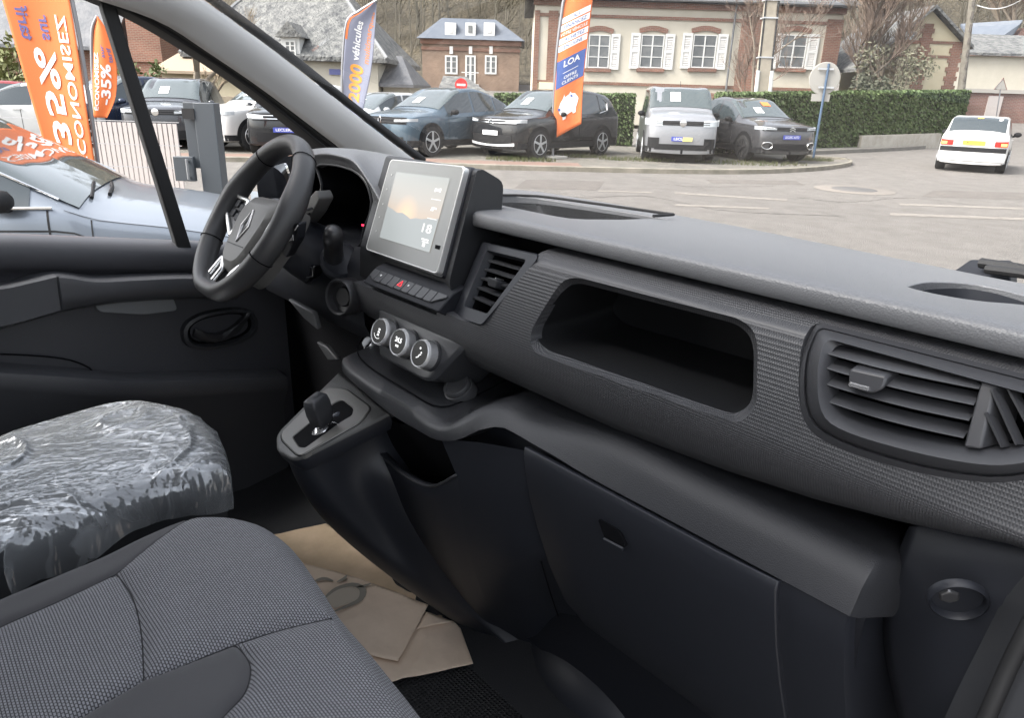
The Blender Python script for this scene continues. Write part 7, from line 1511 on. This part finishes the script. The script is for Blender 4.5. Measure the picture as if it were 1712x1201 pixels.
for rot_, sx_, sy_, th_, off_ in ((.15, 46, 2.2, .60, 0), (-.35, 60, 3.0, .61, 3), (.75, 52, 3.4, .63, 7), (-1.0, 70, 5, .635, 11), (1.45, 60, 4, .645, 17), (.35, 110, 6, .61, 23)):
    mp = nn(nt, 'ShaderNodeMapping'); mp.inputs['Location'].default_value = (off_, off_*2, 0); mp.inputs['Rotation'].default_value = (0, 0, rot_); nt.links.new(wv_.outputs[0], mp.inputs[0])
    m3 = nn(nt, 'ShaderNodeVectorMath', operation='MULTIPLY'); m3.inputs[1].default_value = (sx_, sy_, 8); nt.links.new(mp.outputs[0], m3.inputs[0])
    n1_ = nn(nt, 'ShaderNodeTexNoise'); n1_.inputs['Scale'].default_value = 1; n1_.inputs['Detail'].default_value = 1; nt.links.new(m3.outputs[0], n1_.inputs['Vector'])
    mr_ = nn(nt, 'ShaderNodeMapRange'); mr_.inputs[1].default_value = th_; mr_.inputs[2].default_value = th_+.09; nt.links.new(n1_.outputs[0], mr_.inputs[0])
    ee_ = mr_.outputs[0] if ee_ is None else add_(ee_, mr_.outputs[0], 'MAXIMUM'); hh_ = n1_.outputs[0] if hh_ is None else add_(hh_, n1_.outputs[0])
bp = nn(nt, 'ShaderNodeBump'); bp.inputs['Strength'].default_value = 1; bp.inputs['Distance'].default_value = .0035; nt.links.new(hh_, bp.inputs['Height']); nt.links.new(bp.outputs[0], gg.inputs['Normal'])
pz = nn(nt, 'ShaderNodeTexNoise'); pz.inputs['Scale'].default_value = 7; pz.inputs['Detail'].default_value = 3; nt.links.new(geo.outputs['Position'], pz.inputs['Vector'])
pm_ = nn(nt, 'ShaderNodeMapRange'); pm_.inputs[1].default_value = .36; pm_.inputs[2].default_value = .62; pm_.inputs[3].default_value = .15; pm_.inputs[4].default_value = 1; nt.links.new(pz.outputs[0], pm_.inputs[0])
es_ = add_(ee_, pm_.outputs[0], 'MULTIPLY')
lw = nn(nt, 'ShaderNodeLayerWeight'); lw.inputs[0].default_value = .30; nt.links.new(bp.outputs[0], lw.inputs['Normal'])
m1 = nn(nt, 'ShaderNodeMath', operation='MULTIPLY_ADD'); m1.inputs[1].default_value = .34; m1.inputs[2].default_value = .28; nt.links.new(lw.outputs['Facing'], m1.inputs[0])
m2 = nn(nt, 'ShaderNodeMath', operation='MULTIPLY_ADD'); m2.inputs[1].default_value = .36; m2.use_clamp = True; nt.links.new(es_, m2.inputs[0]); nt.links.new(m1.outputs[0], m2.inputs[2])
mx = nn(nt, 'ShaderNodeMixShader'); nt.links.new(m2.outputs[0], mx.inputs[0]); nt.links.new(t.outputs[0], mx.inputs[1]); nt.links.new(g.outputs[0], mx.inputs[2]); nt.links.new(mx.outputs[0], o.inputs[0])
MATS['film'] = m
rowsF = coons(T_, B_, L_, R2, 210, 150)
def fold(p, s):
    q = V((p.y*.96-p.x*.28, p.x*.96+p.y*.28, 0)); wv = noise.noise(V((q.x*5, q.y*5, s+2)))*.06
    n1 = noise.noise(V((q.x*2.2+7, q.y*8+wv*30, s))); n2 = noise.noise(V((q.x*5, q.y*21+wv*60, s+5))); n3 = noise.noise(V((q.x*14, q.y*44, s+9))); n4 = noise.noise(V((q.y*10, q.x*22, s+4)))
    return (1-abs(n1))**8*.010+(1-abs(n2))**10*.0022
for j in range(150):
    for i in range(210):
        u, v = i/209, j/149; k = min(u, 1-u, v, 1-v); rowsF[j][i] = rowsF[j][i]+V((0, 0, .014*(1-math.exp(-k*22))-.010+fold(rowsF[j][i], 1)*(.35+.65*min(1, k*6))))
loop = rowsF[0]+[r[-1] for r in rowsF][1:]+rowsF[-1][::-1][1:]
sk = []
for q, (dz, ex) in enumerate(((-.012, .02), (-.035, .03), (-.06, .028), (-.085, .02))):
    sk.append([p+(p-cdn).normalized()*(ex*.55+fold(p*1.0+V((0, 0, 0)), q*.3)*.5)+V((0, 0, dz+noise.noise(p*9)*.012*q)) for p in loop])
b = MB(); b.grid(rowsF); b.grid([loop]+sk)
film = b.build('seat_film', m, None, smooth=180); tag(film, 'crumpled clear plastic film draped over the driver seat cushion', 'plastic film')

# ---------------------------------------------------------------- paper mats and rubber mat on the floor
M_kraft = mat('kraft', (.62, .48, .34), .9, var=(9, (.50, .385, .265)), bump=('noise', 30, .25, .004))
M_kraft2 = mat('kraft_pale', (.82, .67, .535), .9, var=(7, (.70, .565, .44)), bump=('noise', 22, .35, .006))
FZ = .565
def Fp(x, y, z): return P(x, y, Z=z)
def paper(name, pts, z, m, label):
    q = [Fp(*p, z) for p in pts]; bm = bmesh.new(); f = bm.faces.new([bm.verts.new(p) for p in q]); bmesh.ops.triangulate(bm, faces=[f])
    for _ in range(5): bmesh.ops.subdivide_edges(bm, edges=[e for e in bm.edges if e.calc_length() > .012], cuts=1, use_grid_fill=True); bmesh.ops.triangulate(bm, faces=bm.faces)
    for v in bm.verts: n1 = noise.noise(V((v.co.x*9, v.co.y*4, z*50))); v.co.z += .004*(1-abs(n1))**6+.0015*noise.noise(v.co*25)
    b = MB(); b.add([v.co.copy() for v in bm.verts], [tuple(v.index for v in f.verts) for f in (bm.verts.index_update() or bm.faces)]); bm.free()
    o = b.build(name, m, None, smooth=180); s_ = o.modifiers.new('s', 'SOLIDIFY'); s_.thickness = .001; s_.offset = -1; tag(o, label, 'paper mat', 'paper mats on the cab floor'); return o
paper('paper_mat', [(380, 905), (470, 893), (545, 876), (640, 930), (770, 1050), (640, 1010), (520, 990), (440, 960)], FZ, M_kraft, 'brown paper mat lying underneath, tucked under the console')
paper('paper_mat', [(560, 1080), (700, 1030), (766, 1041), (791, 1110), (655, 1141), (600, 1130)], FZ+.004, M_kraft2, 'pinkish brown paper mat sticking out nearest the passenger footwell')
pm = paper('paper_mat', [(430, 930), (502, 941), (600, 967), (716, 1014), (665, 1106), (600, 1093), (480, 1060)], FZ+.012, M_kraft2, 'pale creased paper mat with a printed grey leaf drawing, on top of the others')
pd_ = paper('paper_flap', [(694, 1054), (714, 1026), (757, 1040)], FZ+.009, M_kraft2, 'small folded paper flap peeking between the two larger paper mats')
M_gink = mat('grey_ink', (.30, .28, .24), .9); M_gink2 = mat('pale_ink', (.54, .48, .40), .9)
b = MB(); b.cap([Fp(x, y, FZ+.0165) for x, y in ((538, 1000), (565, 984), (592, 982), (604, 990), (597, 1004), (560, 1018))]); b.build('leaf_fill', M_gink2, pm, smooth=0)
for pts, w_ in (([(540, 1003), (562, 985), (590, 978), (606, 986), (603, 1002), (585, 1012), (556, 1024)], .007), ([(521, 975), (540, 968), (557, 972)], .005), ([(563, 974), (575, 968), (580, 962)], .004), ([(596, 982), (610, 980), (620, 976)], .004)):
    c = crv([Fp(x, y, FZ+.0168) for x, y in pts], 20); rw = [[], []]
    for i, p in enumerate(c):
        t = c[min(i+1, 19)]-c[max(i-1, 0)]; d = V((-t.y, t.x, 0)).normalized()*w_*(.3+.7*math.sin(math.pi*i/19)); rw[0].append(p+d); rw[1].append(p-d)
    MB().grid(rw).build('leaf_line', M_gink, pm, smooth=0)
M_ribbed = mat('ribbed_rubber', (.014, .0145, .016), .6, bump=('grid', 900, .9, .002))
b = MB(); b.prism([(-.05, .30, .557), (.66, .30, .557), (.66, .80, .557), (.10, .84, .557), (-.05, .72, .557)], (0, 0, .004)); fm = b.build('floor_mat', M_ribbed, None, bevel=.001); tag(fm, 'ribbed black rubber mat in the passenger footwell', 'floor mat')
